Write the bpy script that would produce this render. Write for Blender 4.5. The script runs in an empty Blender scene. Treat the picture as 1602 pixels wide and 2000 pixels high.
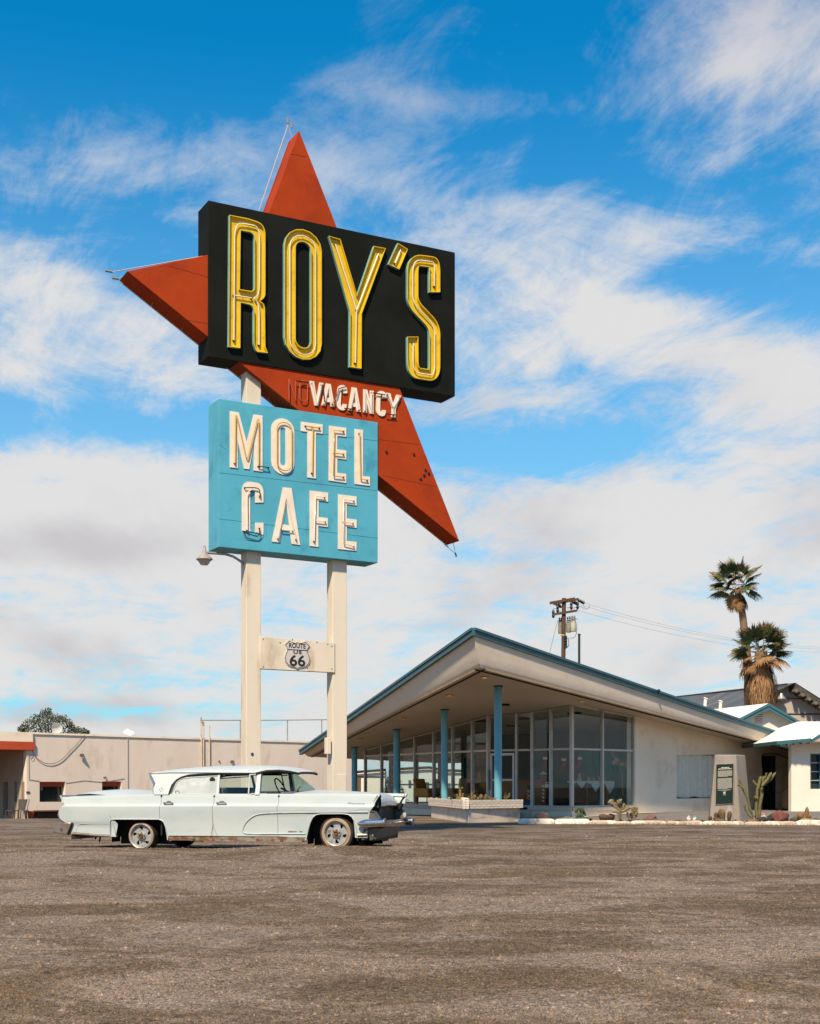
import bpy, bmesh, math, random
import numpy as np
from mathutils import Vector, Matrix, noise as mnoise
from mathutils.geometry import tessellate_polygon

random.seed(7)
rnd = random.Random(11)
R = math.radians
scene = bpy.context.scene
COL = scene.collection

# ------------------------------------------------------------------ camera
F, CX, HY, CH = 2600.0, 801.0, 1538.0, 1.1      # focal length, centre column, horizon row (photo pixels), eye height
cam_d = bpy.data.cameras.new("camera")
cam = bpy.data.objects.new("camera", cam_d)
COL.objects.link(cam)
cam.location = (0, 0, CH)
cam.rotation_euler = (R(90), 0, 0)
cam_d.sensor_fit = 'HORIZONTAL'
cam_d.sensor_width = 36
cam_d.lens = F / 1602 * 36
cam_d.shift_y = (HY - 1000) / 1602
cam_d.clip_start = 0.1
cam_d.clip_end = 9000
scene.camera = cam

# ------------------------------------------------------------------ light
SUN_EL, SUN_AZ = R(49), R(17)                   # elevation, degrees to the left of straight behind the camera
to_sun = Vector((-math.sin(SUN_AZ) * math.cos(SUN_EL), -math.cos(SUN_AZ) * math.cos(SUN_EL), math.sin(SUN_EL)))
sd = bpy.data.lights.new("sun", 'SUN')
sd.energy = 5.0
sd.angle = R(3.5)
sd.color = (1.0, 0.83, 0.60)
so = bpy.data.objects.new("sun", sd)
so.rotation_euler = to_sun.to_track_quat('Z', 'Y').to_euler()
so.location = (-20, -20, 30)
COL.objects.link(so)

world = bpy.data.worlds.new("World")
scene.world = world
world.use_nodes = True
NT = world.node_tree
NT.nodes.clear()


def nd(nt, t, **kw):
    n = nt.nodes.new(t)
    for k, v in kw.items():
        setattr(n, k, v)
    return n


def mth(nt, op, a, b=None, c=None, clamp=False):
    n = nt.nodes.new('ShaderNodeMath')
    n.operation = op
    n.use_clamp = clamp
    for i, v in enumerate((a, b, c)):
        if v is None:
            continue
        if isinstance(v, (int, float)):
            n.inputs[i].default_value = v
        else:
            nt.links.new(v, n.inputs[i])
    return n.outputs[0]


def mixc(nt, fac, a, b, mode='MIX'):
    n = nt.nodes.new('ShaderNodeMix')
    n.data_type = 'RGBA'
    n.blend_type = mode
    n.clamp_factor = True
    for s, v in ((n.inputs[0], fac), (n.inputs[6], a), (n.inputs[7], b)):
        if isinstance(v, (int, float)):
            s.default_value = v
        elif isinstance(v, (tuple, list)):
            s.default_value = (*v[:3], 1)
        else:
            nt.links.new(v, s)
    return n.outputs[2]


def smooth(nt, x, lo, hi):
    n = nt.nodes.new('ShaderNodeMapRange')
    n.interpolation_type = 'SMOOTHSTEP'
    nt.links.new(x, n.inputs[0])
    n.inputs[1].default_value = lo
    n.inputs[2].default_value = hi
    return n.outputs[0]


def build_world():
    nt = NT
    out = nd(nt, 'ShaderNodeOutputWorld')
    bg = nd(nt, 'ShaderNodeBackground')
    bg.inputs[1].default_value = 0.069
    nt.links.new(bg.outputs[0], out.inputs[0])
    sky = nd(nt, 'ShaderNodeTexSky', sky_type='NISHITA')
    sky.sun_disc = False
    sky.sun_elevation = SUN_EL
    sky.sun_rotation = math.atan2(to_sun.x, to_sun.y)
    sky.air_density = 1.0
    sky.dust_density = 0.3
    sky.ozone_density = 3.0
    tc = nd(nt, 'ShaderNodeTexCoord')
    sep = nd(nt, 'ShaderNodeSeparateXYZ')
    nrm = nd(nt, 'ShaderNodeVectorMath', operation='NORMALIZE')
    nt.links.new(tc.outputs['Generated'], nrm.inputs[0])
    nt.links.new(nrm.outputs[0], sep.inputs[0])
    X, Y, Z = sep.outputs
    az = mth(nt, 'MULTIPLY', mth(nt, 'ARCTAN2', X, Y), 57.2958)
    el = mth(nt, 'MULTIPLY', mth(nt, 'ARCSINE', Z), 57.2958)
    # flat cloud-deck coordinates
    zz = mth(nt, 'ADD', mth(nt, 'MAXIMUM', Z, 0.0), 0.16)
    cx = mth(nt, 'DIVIDE', X, zz)
    cy = mth(nt, 'DIVIDE', Y, zz)
    cmb = nd(nt, 'ShaderNodeCombineXYZ')
    nt.links.new(cx, cmb.inputs[0])
    nt.links.new(cy, cmb.inputs[1])

    def fbm(scale, detail, rough, rot=0.0, sc=(1, 1, 1), off=(0, 0, 0), dist=0.0):
        mp = nd(nt, 'ShaderNodeMapping')
        mp.vector_type = 'TEXTURE'
        mp.inputs['Location'].default_value = off
        mp.inputs['Rotation'].default_value = (0, 0, R(rot))
        mp.inputs['Scale'].default_value = sc
        nt.links.new(cmb.outputs[0], mp.inputs[0])
        n = nd(nt, 'ShaderNodeTexNoise')
        n.inputs['Scale'].default_value = scale
        n.inputs['Detail'].default_value = detail
        n.inputs['Roughness'].default_value = rough
        n.inputs['Distortion'].default_value = dist
        nt.links.new(mp.outputs[0], n.inputs[0])
        return n.outputs[0]
    puffy = fbm(3.4, 14, 0.64, off=(3.1, 1.7, 0), dist=0.55)
    streak = fbm(2.6, 12, 0.66, rot=118, sc=(3.0, 1, 1), off=(0.4, 2.2, 0), dist=0.5)
    fine = fbm(10.0, 12, 0.74, rot=112, sc=(2.0, 1, 1), off=(5, 2, 0), dist=0.7)
    shade = fbm(1.9, 6, 0.55, rot=90, sc=(2.2, 1, 1), off=(7.3, 4.1, 0))

    def blob(px, py, sx, sy, amp, rot=0):
        a0 = math.degrees(math.atan((px - CX) / F))
        u, v = (px - CX) / F, (HY - py) / F
        e0 = math.degrees(math.asin(v / math.sqrt(1 + u * u + v * v)))
        k = 57.2958 / F
        da = mth(nt, 'SUBTRACT', az, a0)
        de = mth(nt, 'SUBTRACT', el, e0)
        c, s = math.cos(R(rot)), math.sin(R(rot))
        p = mth(nt, 'ADD', mth(nt, 'MULTIPLY', da, c / (sx * k)), mth(nt, 'MULTIPLY', de, s / (sx * k)))
        q = mth(nt, 'ADD', mth(nt, 'MULTIPLY', da, -s / (sy * k)), mth(nt, 'MULTIPLY', de, c / (sy * k)))
        r2 = mth(nt, 'ADD', mth(nt, 'MULTIPLY', p, p), mth(nt, 'MULTIPLY', q, q))
        g = mth(nt, 'EXPONENT', mth(nt, 'MULTIPLY', r2, -1.0))
        return mth(nt, 'MULTIPLY', g, amp)
    blobs = [
        (1520, 60, 230, 100, .31), (1390, 160, 180, 50, .16, 8), (1400, 300, 170, 60, .17),
        (240, 300, 240, 60, .07, -4), (90, 210, 150, 40, .06), (860, 195, 260, 30, .17, -4), (690, 330, 120, 60, .10),
        (110, 570, 230, 80, .22, -18), (330, 690, 220, 80, .20, -25), (60, 690, 200, 70, .14),
        (120, 825, 330, 36, -.27), (420, 850, 60, 50, -.2),
        (130, 1000, 340, 95, .34), (1030, 520, 300, 110, .19, -24), (1180, 620, 330, 100, .22, -22), (960, 700, 250, 60, .12),
        (1500, 560, 170, 50, -.24, -10), (1540, 730, 170, 90, .22, -12),
        (1080, 880, 330, 44, -.22, -4), (1500, 900, 140, 60, .08),
        (1300, 1010, 420, 60, .18), (1150, 430, 300, 50, .06, -15),
        (960, 120, 330, 80, -.08), (330, 90, 400, 90, -.12), (1150, 300, 120, 80, -.06),
        (460, 1330, 260, 25, -.16), (100, 1385, 260, 16, -.20), (1480, 1150, 150, 18, -.12), (1060, 1085, 180, 18, -.14),
        (590, 1200, 130, 22, -.10),
    ]
    bias = None
    for b in blobs:
        o = blob(*b)
        bias = o if bias is None else mth(nt, 'ADD', bias, o)
    low = smooth(nt, el, 19.0, 8.5)          # more cloud towards the horizon
    mid = smooth(nt, el, 27.0, 19.0)
    base = mth(nt, 'ADD', mth(nt, 'MULTIPLY', low, 0.31), mth(nt, 'ADD', mth(nt, 'MULTIPLY', mid, 0.04), mth(nt, 'MULTIPLY', smooth(nt, el, 34.0, 48.0), 0.22)))  # last term: unseen overhead cloud, added to make the fill light less blue
    nz = mth(nt, 'ADD', mth(nt, 'MULTIPLY', puffy, 0.46), mth(nt, 'ADD', mth(nt, 'MULTIPLY', streak, 0.30), mth(nt, 'MULTIPLY', fine, 0.24)))
    # widen the noise contrast
    nz = mth(nt, 'ADD', mth(nt, 'MULTIPLY', mth(nt, 'SUBTRACT', nz, 0.5), 2.1), 0.5)
    dens = mth(nt, 'ADD', mth(nt, 'ADD', nz, base), bias)
    cov = smooth(nt, dens, 0.49, 0.90)
    thin = mth(nt, 'SUBTRACT', 1.0, mth(nt, 'MULTIPLY', smooth(nt, el, 20.0, 27.0), mth(nt, 'SUBTRACT', 0.48, blob(1480, 110, 260, 170, .44))))
    cov = mth(nt, 'MULTIPLY', mth(nt, 'MULTIPLY', cov, 0.97), thin)
    # blue of the clear sky: the physical sky, tinted like the film stock
    blue = mixc(nt, 1.0, sky.outputs[0], SKY_TINT, 'MULTIPLY')
    hz = smooth(nt, el, 30.0, 2.0)
    blue = mixc(nt, mth(nt, 'MULTIPLY', hz, 0.62), blue, (4.9, 7.0, 8.0))
    shf = smooth(nt, mth(nt, 'ADD', shade, mth(nt, 'ADD', blob(120, 1075, 330, 50, .22), mth(nt, 'ADD', blob(80, 1385, 150, 30, .3), blob(800, 1225, 140, 14, .14)))), 0.50, 0.78)
    cc = mixc(nt, shf, (7.8, 7.65, 7.55), (6.1, 5.8, 5.95))
    cc = mixc(nt, smooth(nt, el, 24.0, 34.0), cc, (5.6, 5.4, 6.1))
    fin = mixc(nt, cov, blue, cc)
    nt.links.new(fin, bg.inputs[0])


SKY_TINT = (0.02, 1.30, 1.74)
build_world()

vs = scene.view_settings
vs.view_transform = 'Standard'
vs.look = 'None'
vs.exposure = 0.52
vs.gamma = 1.0
try:
    vs.use_curve_mapping = False
except Exception:
    pass
scene.render.film_transparent = False
scene.cycles.max_bounces = 6
scene.cycles.transparent_max_bounces = 12
scene.cycles.glossy_bounces = 3
scene.cycles.caustics_reflective = False
scene.cycles.caustics_refractive = False


# ------------------------------------------------------------------ geometry helpers
def U(px, py, Y):
    return Vector(((px - CX) / F * Y, Y, CH + (HY - py) / F * Y))


def sstep(a, b, x):
    t = max(0.0, min(1.0, (x - a) / (b - a)))
    return t * t * (3 - 2 * t)


def G(x, y):
    """height of the ground"""
    g = -0.33 * sstep(46, 58, y) * sstep(1, -8, x)
    g += 0.15 * sstep(44, 49, y) * sstep(4, 8, x)
    g += 0.07 * math.exp(-((x + 3.0) / 4.6) ** 4) * math.exp(-((y - 22.0) / 1.9) ** 4)
    g += 0.075 * math.exp(-((x + .9) / 1.9) ** 4) * math.exp(-((y - 21.8) / 1.1) ** 4)
    return g


class VP:
    """vertical plane through p along the horizontal direction d; at() turns a photo position into a point on it"""
    def __init__(self, p, d):
        self.p = Vector((p[0], p[1], 0))
        self.d = Vector((d[0], d[1], 0)).normalized()
        self.n = Vector((-self.d.y, self.d.x, 0))
        if self.n.y < 0:
            self.n = -self.n

    def at(self, px, py, o=0.0):
        a = (px - CX) / F
        Y = (self.p.dot(self.n) - o) / (self.n.x * a + self.n.y)
        return U(px, py, Y)

    def s(self, v):
        return (v - self.p).dot(self.d)

    def sz(self, px, py, o=0.0):
        v = self.at(px, py, o)
        return ((v - self.p).dot(self.d), v.z)

    def f(self, s, z, o):
        v = self.p + self.d * s - self.n * o
        return Vector((v.x, v.y, z))


def thing(name, label, cat, loc=(0, 0, 0), rz=0.0, group=None):
    o = bpy.data.objects.new(name, None)
    COL.objects.link(o)
    o.location = loc
    o.rotation_euler = (0, 0, rz)
    o.empty_display_size = 0.3
    o['label'] = label
    o['category'] = cat
    if group:
        o['group'] = group
    return o


def root_loc(o):
    v = Vector((0, 0, 0))
    while o is not None:
        v = v + Vector(o.location)
        o = o.parent
    return v


class MB:
    def __init__(self):
        self.v, self.f, self.m = [], [], []

    def add(self, vs_, fs, m=0):
        b = len(self.v)
        self.v += [tuple(x) for x in vs_]
        for q in fs:
            self.f.append(tuple(b + i for i in q))
            self.m.append(m)
        return self

    def quad(self, a, b, c, d, m=0):
        return self.add([a, b, c, d], [(0, 1, 2, 3)], m)

    def hexa(self, p, m=0):
        """p: 4 bottom + 4 top corners"""
        return self.add(p, [(3, 2, 1, 0), (4, 5, 6, 7), (0, 1, 5, 4), (1, 2, 6, 5), (2, 3, 7, 6), (3, 0, 4, 7)], m)

    def box(self, c, s, rz=0.0, m=0, rot=None):
        hx, hy, hz = s[0] / 2, s[1] / 2, s[2] / 2
        M_ = rot if rot is not None else Matrix.Rotation(rz, 3, 'Z')
        c = Vector(c)
        pts = [c + M_ @ Vector(q) for q in ((-hx, -hy, -hz), (hx, -hy, -hz), (hx, hy, -hz), (-hx, hy, -hz),
                                             (-hx, -hy, hz), (hx, -hy, hz), (hx, hy, hz), (-hx, hy, hz))]
        return self.hexa(pts, m)

    def wallbox(self, a, b, z0, z1, th, m=0, side=1):
        """upright slab from plan point a to b, thickness th to the far side of the camera"""
        a, b = Vector((a[0], a[1], 0)), Vector((b[0], b[1], 0))
        d = (b - a).normalized()
        n = Vector((-d.y, d.x, 0))
        if n.y < 0:
            n = -n
        n = n * side * th
        pts = [a, b, b + n, a + n]
        return self.hexa([Vector((p.x, p.y, z0)) for p in pts] + [Vector((p.x, p.y, z1)) for p in pts], m)

    def tube(self, path, r, n=8, m=0, closed=False, cap=True):
        P = [Vector(p) for p in path]
        N = len(P)
        rs = r if isinstance(r, (list, tuple)) else [r] * N
        T = []
        for i in range(N):
            a = P[(i - 1) % N] if (closed or i > 0) else P[i]
            b = P[(i + 1) % N] if (closed or i < N - 1) else P[i]
            t = (b - a)
            T.append(t.normalized() if t.length > 1e-9 else Vector((0, 0, 1)))
        up = Vector((0, 0, 1)) if abs(T[0].z) < 0.9 else Vector((1, 0, 0))
        x = T[0].cross(up).normalized()
        vs_ = []
        for i in range(N):
            x = (x - T[i] * x.dot(T[i]))
            x = x.normalized() if x.length > 1e-6 else T[i].orthogonal().normalized()
            y = T[i].cross(x)
            for k in range(n):
                a = 2 * math.pi * k / n
                vs_.append(P[i] + (x * math.cos(a) + y * math.sin(a)) * rs[i])
        fs = []
        M_ = N if closed else N - 1
        for i in range(M_):
            for k in range(n):
                a, b = i * n + k, i * n + (k + 1) % n
                c, d = ((i + 1) % N) * n + (k + 1) % n, ((i + 1) % N) * n + k
                fs.append((a, b, c, d))
        if cap and not closed:
            fs.append(tuple(range(n))[::-1])
            fs.append(tuple((N - 1) * n + k for k in range(n)))
        return self.add(vs_, fs, m)

    def lathe(self, prof, c, n=16, m=0, rot=None, cap=True):
        """prof: (r, h) pairs; axis Z unless rot"""
        M_ = rot if rot is not None else Matrix.Identity(3)
        c = Vector(c)
        vs_, fs = [], []
        for (r, h) in prof:
            for k in range(n):
                a = 2 * math.pi * k / n
                vs_.append(c + M_ @ Vector((r * math.cos(a), r * math.sin(a), h)))
        for i in range(len(prof) - 1):
            for k in range(n):
                fs.append((i * n + k, i * n + (k + 1) % n, (i + 1) * n + (k + 1) % n, (i + 1) * n + k))
        if cap:
            if prof[0][0] > 1e-6:
                fs.append(tuple(range(n))[::-1])
            if prof[-1][0] > 1e-6:
                fs.append(tuple((len(prof) - 1) * n + k for k in range(n)))
        return self.add(vs_, fs, m)

    def prism(self, contours, f, o0, o1, m=0, ms=None, mb=None, back=True):
        """contours: [outer, hole, ...] of 2-D points; f(s, z, o) -> 3-D; front face at o1, back at o0"""
        ms = m if ms is None else ms
        mb = m if mb is None else mb
        tri = tessellate_polygon([[Vector((p[0], p[1], 0)) for p in c] for c in contours])
        flat = [p for c in contours for p in c]
        self.add([f(p[0], p[1], o1) for p in flat], tri, m)
        if back:
            self.add([f(p[0], p[1], o0) for p in flat], [t[::-1] for t in tri], mb)
        for c in contours:
            n = len(c)
            vs_ = [f(p[0], p[1], o0) for p in c] + [f(p[0], p[1], o1) for p in c]
            self.add(vs_, [(i, (i + 1) % n, n + (i + 1) % n, n + i) for i in range(n)], ms)
        return self

    def blob(self, c, s, seed=0, amp=0.25, sub=2, m=0, fr=1.6, flat=None):
        bm = bmesh.new()
        bmesh.ops.create_icosphere(bm, subdivisions=sub, radius=1.0)
        off = Vector((seed * 3.7, seed * 1.3, seed * 7.1))
        c = Vector(c)
        vs_ = []
        for v in bm.verts:
            k = 1 + amp * mnoise.noise(v.co * fr + off) * 2
            p = Vector((v.co.x * s[0] * k, v.co.y * s[1] * k, v.co.z * s[2] * k))
            vs_.append(c + p)
        fs = [tuple(v.index for v in f_.verts) for f_ in bm.faces]
        bm.free()
        return self.add(vs_, fs, m)

    def build(self, name, mats, parent=None, smooth=None, local=False, kind=None, bevel=0.0, recalc=True, label=None):
        me = bpy.data.meshes.new(name)
        off = Vector((0, 0, 0))
        if parent is not None and not local:
            off = root_loc(parent)
        me.from_pydata([(x[0] - off.x, x[1] - off.y, x[2] - off.z) for x in self.v], [], self.f)
        if not isinstance(mats, (list, tuple)):
            mats = [mats]
        for mt in mats:
            me.materials.append(mt)
        me.polygons.foreach_set('material_index', self.m)
        if recalc:
            bm = bmesh.new()
            bm.from_mesh(me)
            bmesh.ops.remove_doubles(bm, verts=bm.verts, dist=1e-5)
            bmesh.ops.recalc_face_normals(bm, faces=bm.faces)
            bm.to_mesh(me)
            bm.free()
        if smooth:
            me.polygons.foreach_set('use_smooth', [True] * len(me.polygons))
            me.update()
            me.set_sharp_from_angle(angle=R(smooth))
        me.update()
        o = bpy.data.objects.new(name, me)
        COL.objects.link(o)
        if parent is not None:
            o.parent = parent
        if kind:
            o['kind'] = kind
        if label:
            o['label'] = label
        if bevel > 0:
            b = o.modifiers.new('bevel', 'BEVEL')
            b.width = bevel
            b.segments = 2
            b.limit_method = 'ANGLE'
            b.angle_limit = R(40)
        return o


def tag(o, label, cat, group=None, kind=None):
    o['label'] = label
    o['category'] = cat
    if group:
        o['group'] = group
    if kind:
        o['kind'] = kind
    return o


def fillet(poly, rad, n=5):
    """round the corners of a 2-D polygon; rad: number or list per corner"""
    N = len(poly)
    rs = rad if isinstance(rad, (list, tuple)) else [rad] * N
    out = []
    for i in range(N):
        p = Vector(poly[i]).to_2d() if len(poly[i]) > 2 else Vector(poly[i])
        a = Vector(poly[i - 1][:2])
        b = Vector(poly[(i + 1) % N][:2])
        r = rs[i]
        if r <= 0:
            out.append((p.x, p.y))
            continue
        da, db = a - p, b - p
        ra = min(r, da.length * 0.49)
        rb = min(r, db.length * 0.49)
        A = p + da.normalized() * ra
        B = p + db.normalized() * rb
        for k in range(n + 1):
            t = k / n
            q = A * (1 - t) ** 2 + p * 2 * t * (1 - t) + B * t * t
            out.append((q.x, q.y))
    return out


def fillet_path(path, rad, n=5):
    out = [tuple(path[0])]
    for i in range(1, len(path) - 1):
        p, a, b = Vector(path[i]), Vector(path[i - 1]), Vector(path[i + 1])
        r = rad[i] if isinstance(rad, (list, tuple)) else rad
        if r <= 0:
            out.append(tuple(p))
            continue
        da, db = a - p, b - p
        A = p + da.normalized() * min(r, da.length * .49)
        B = p + db.normalized() * min(r, db.length * .49)
        for k in range(n + 1):
            t = k / n
            out.append(tuple(A * (1 - t) ** 2 + p * 2 * t * (1 - t) + B * t * t))
    out.append(tuple(path[-1]))
    return out


def stroke(path, w, caps=(None, None)):
    """outline of a thick open path (2-D), width w"""
    P = [Vector(p) for p in path]
    L, Rr = [], []
    for i in range(len(P)):
        if i == 0:
            t = (P[1] - P[0]).normalized()
        elif i == len(P) - 1:
            t = (P[-1] - P[-2]).normalized()
        else:
            t1, t2 = (P[i] - P[i - 1]).normalized(), (P[i + 1] - P[i]).normalized()
            t = (t1 + t2).normalized()
        n = Vector((-t.y, t.x))
        k = 1.0
        if 0 < i < len(P) - 1:
            k = 1 / max(0.5, n.dot(Vector((-t1.y, t1.x))))
        L.append(tuple(P[i] + n * w / 2 * k))
        Rr.append(tuple(P[i] - n * w / 2 * k))
    return L + Rr[::-1]


def interp(tab, x):
    if x <= tab[0][0]:
        return tab[0][1]
    for (a, b), (c, d) in zip(tab, tab[1:]):
        if x <= c:
            return b + (d - b) * (x - a) / (c - a) if c > a else d
    return tab[-1][1]


def text_polys(s, size=1.0, shear=0.0, spacing=1.0, bold=0.0):
    """triangulated text as (verts2d, faces), origin at the centre"""
    cu = bpy.data.curves.new('txt', 'FONT')
    cu.body = s
    cu.size = size
    cu.align_x = 'CENTER'
    cu.align_y = 'CENTER'
    cu.shear = shear
    cu.space_character = spacing
    cu.offset = bold
    cu.resolution_u = 3
    o = bpy.data.objects.new('txt', cu)
    COL.objects.link(o)
    bpy.context.view_layer.update()
    me = o.to_mesh()
    vs_ = [(v.co.x, v.co.y) for v in me.vertices]
    fs = [tuple(p.vertices) for p in me.polygons]
    o.to_mesh_clear()
    bpy.data.objects.remove(o)
    bpy.data.curves.remove(cu)
    return vs_, fs


# ------------------------------------------------------------------ materials
def srgb(r, g, b):
    f = lambda c: (c / 255 / 12.92) if c / 255 <= .04045 else ((c / 255 + .055) / 1.055) ** 2.4
    return (f(r), f(g), f(b))


def M(name, col, rough=0.7, metal=0.0, col2=None, vs=1.5, vlo=0.35, vhi=0.7, col3=None, vs3=0.3, bump=0.0, bs=60.0,
      bump2=0.0, bs2=6.0, spec=0.4, stretch=(1, 1, 1), fine=0.0, fs=150.0, emit=None, estr=0.0, coat=0.0):
    mt = bpy.data.materials.new(name)
    mt.use_nodes = True
    nt = mt.node_tree
    b = nt.nodes['Principled BSDF']
    b.inputs['Base Color'].default_value = (*col, 1)
    b.inputs['Roughness'].default_value = rough
    b.inputs['Metallic'].default_value = metal
    b.inputs['Specular IOR Level'].default_value = spec
    if coat:
        b.inputs['Coat Weight'].default_value = coat
        b.inputs['Coat Roughness'].default_value = 0.15
    if emit:
        b.inputs['Emission Color'].default_value = (*emit, 1)
        b.inputs['Emission Strength'].default_value = estr
    tc = nd(nt, 'ShaderNodeTexCoord')
    mp = nd(nt, 'ShaderNodeMapping')
    mp.inputs['Scale'].default_value = stretch
    nt.links.new(tc.outputs['Object'], mp.inputs[0])

    def nz(scale, detail=5, rough_=.6, stretched=True):
        n = nd(nt, 'ShaderNodeTexNoise')
        n.inputs['Scale'].default_value = scale
        n.inputs['Detail'].default_value = detail
        n.inputs['Roughness'].default_value = rough_
        nt.links.new((mp if stretched else tc).outputs[0 if stretched else 'Object'], n.inputs[0])
        return n.outputs[0]
    c = None
    if col2:
        c = mixc(nt, smooth(nt, nz(vs), vlo, vhi), col, col2)
    if col3:
        c = mixc(nt, smooth(nt, nz(vs3, 7, .65), .52, .72), c if c is not None else col, col3)
    if fine:
        k = mth(nt, 'ADD', mth(nt, 'MULTIPLY', nz(fs, 2, .5, False), fine * 2), 1 - fine)
        mx = nd(nt, 'ShaderNodeCombineXYZ')
        for i in range(3):
            nt.links.new(k, mx.inputs[i])
        c = mixc(nt, 1.0, c if c is not None else col, mx.outputs[0], 'MULTIPLY')
    if c is not None:
        nt.links.new(c, b.inputs['Base Color'])
    prev = None
    for (st, sc, dist) in ((bump2, bs2, .02), (bump, bs, .004)):
        if st:
            bp = nd(nt, 'ShaderNodeBump')
            bp.inputs['Strength'].default_value = st
            bp.inputs['Distance'].default_value = dist
            nt.links.new(nz(sc, 3, .6, False), bp.inputs['Height'])
            if prev:
                nt.links.new(prev.outputs[0], bp.inputs['Normal'])
            prev = bp
    if prev:
        nt.links.new(prev.outputs[0], b.inputs['Normal'])
    return mt


def glass_mat(name, tint, refl=0.08, rough=0.02, edge=0.75):
    mt = bpy.data.materials.new(name)
    mt.use_nodes = True
    nt = mt.node_tree
    nt.nodes.clear()
    out = nd(nt, 'ShaderNodeOutputMaterial')
    tr = nd(nt, 'ShaderNodeBsdfTransparent')
    tr.inputs[0].default_value = (*tint, 1)
    gl = nd(nt, 'ShaderNodeBsdfGlossy')
    gl.inputs['Roughness'].default_value = rough
    gl.inputs[0].default_value = (.95, .98, 1, 1)
    lw = nd(nt, 'ShaderNodeLayerWeight')
    lw.inputs[0].default_value = 0.35
    fac = mth(nt, 'ADD', mth(nt, 'MULTIPLY', mth(nt, 'POWER', lw.outputs['Facing'], 3.0), edge), refl)
    mx = nd(nt, 'ShaderNodeMixShader')
    nt.links.new(fac, mx.inputs[0])
    nt.links.new(tr.outputs[0], mx.inputs[1])
    nt.links.new(gl.outputs[0], mx.inputs[2])
    nt.links.new(mx.outputs[0], out.inputs[0])
    return mt

STUCCO = M('stucco_cream', (.56, .485, .40), .9, col2=(.50, .425, .345), vs=.7, col3=(.47, .385, .31), vs3=1.6, bump=.35, bs=45, bump2=.5, bs2=3.5, fine=.10, fs=60)
STUCCO_W = M('stucco_pale', (.86, .745, .59), .9, col2=(.81, .69, .54), vs=.6, col3=(.68, .55, .40), vs3=.9, bump=.4, bs=40, bump2=.25, bs2=3, fine=.08, fs=60)
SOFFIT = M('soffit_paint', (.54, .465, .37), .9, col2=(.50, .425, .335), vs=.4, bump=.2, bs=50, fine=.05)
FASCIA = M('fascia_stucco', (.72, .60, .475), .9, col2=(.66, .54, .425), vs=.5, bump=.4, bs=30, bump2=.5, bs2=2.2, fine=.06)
TEAL = M('teal_trim', (.036, .118, .145), .5, col2=(.030, .098, .122), vs=2, fine=.08)
TEAL_L = M('teal_column', (.13, .37, .45), .5, col2=(.11, .33, .41), vs=2, bump=.1, bs=80)
ALU = M('aluminium_frame', (.52, .50, .48), .45, metal=.3, col2=(.44, .42, .40), vs=3)
WHITE = M('white_paint', (.70, .67, .62), .6, col2=(.60, .56, .50), vs=4, fine=.06)
DARK = M('dark_recess', (.012, .011, .010), .8)
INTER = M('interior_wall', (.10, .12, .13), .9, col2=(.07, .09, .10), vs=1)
FLOOR = M('interior_floor', (.16, .13, .10), .5)
GLASS = glass_mat('window_glass', (.90, .95, .95), .022, .01, .35)
WGLASS = glass_mat('curtained_glass', (.95, .97, .97), .01, .02, .05)
GLASS_D = glass_mat('dark_glass', (.30, .36, .38), .10)
BLACK = M('black_paint', (.0075, .0080, .0065), .7, col2=(.011, .012, .010), vs=1.2, spec=.08, fine=.15, bump=.1, bs=30)
ORANGE = M('orange_paint', (.35, .042, .007), .7, col2=(.30, .035, .006), vs=1.5, col3=(.25, .030, .008), vs3=.75, fine=.10, fs=50, bump=.1, bs=20, spec=.12, bump2=.25, bs2=1.5)
YELLOW = M('yellow_enamel', (.66, .455, .010), .5, col2=(.60, .40, .010), vs=3, col3=(.50, .31, .012), vs3=6, fine=.06, bump=.08, bs=20)
AQUA = M('aqua_enamel', (.15, .44, .47), .5, col2=(.12, .38, .42), vs=3)
LBLUE = M('light_blue_paint', (.082, .365, .49), .55, col2=(.068, .315, .43), vs=1.1, col3=(.048, .245, .37), vs3=1.6, fine=.08, fs=50, bump2=.2, bs2=1.6, spec=.3)
LETTER = M('cream_letter', (.76, .67, .56), .6, col2=(.68, .59, .49), vs=5, fine=.06)
POLE = M('cream_pole', (.66, .58, .475), .7, col2=(.60, .515, .415), vs=1.4, col3=(.47, .37, .26), vs3=2.8, stretch=(1, 1, .3), fine=.08, bump=.15, bs=30)
TUBE_W = M('unlit_neon_glass', (.72, .64, .56), .2)
TUBE_Y = M('yellow_neon_glass', (.62, .34, .012), .2)
TUBE_P = M('pink_neon_glass', (.42, .12, .07), .3)
BKINS = M('black_insulator', (.015, .014, .013), .4)
CHROME = M('chrome', (.62, .61, .60), .16, metal=1.0, col2=(.40, .37, .35), vs=9, vlo=.45, vhi=.8)
CHROME_D = M('tarnished_chrome', (.46, .41, .37), .32, metal=.9, col2=(.36, .27, .2), vs=5)
CHROME_B = M('bumper_chrome', (.26, .26, .27), .2, metal=1.0, col2=(.15, .14, .14), vs=6)
STEEL = M('galvanised_steel', (.42, .42, .41), .45, metal=.7, col2=(.3, .3, .29), vs=5)
WOOD = M('pole_wood', (.085, .045, .024), .85, col2=(.05, .026, .014), vs=5, stretch=(1, 1, .15), bump=.3, bs=30)
BRICK = M('painted_brick', (.72, .62, .52), .85, col2=(.62, .52, .42), vs=7, col3=(.34, .23, .16), vs3=4.5, bump=.5, bs=40, fine=.12)
CONC = M('painted_concrete', (.64, .53, .43), .9, col2=(.57, .465, .375), vs=2, col3=(.34, .29, .25), vs3=1.3, bump=.3, bs=30, fine=.1)
MONU = M('monument_concrete', (.27, .235, .205), .9, col2=(.20, .17, .145), vs=2.4, col3=(.33, .29, .26), vs3=2.5, stretch=(1, 1, .28), bump=.5, bs=35, fine=.12)
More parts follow.
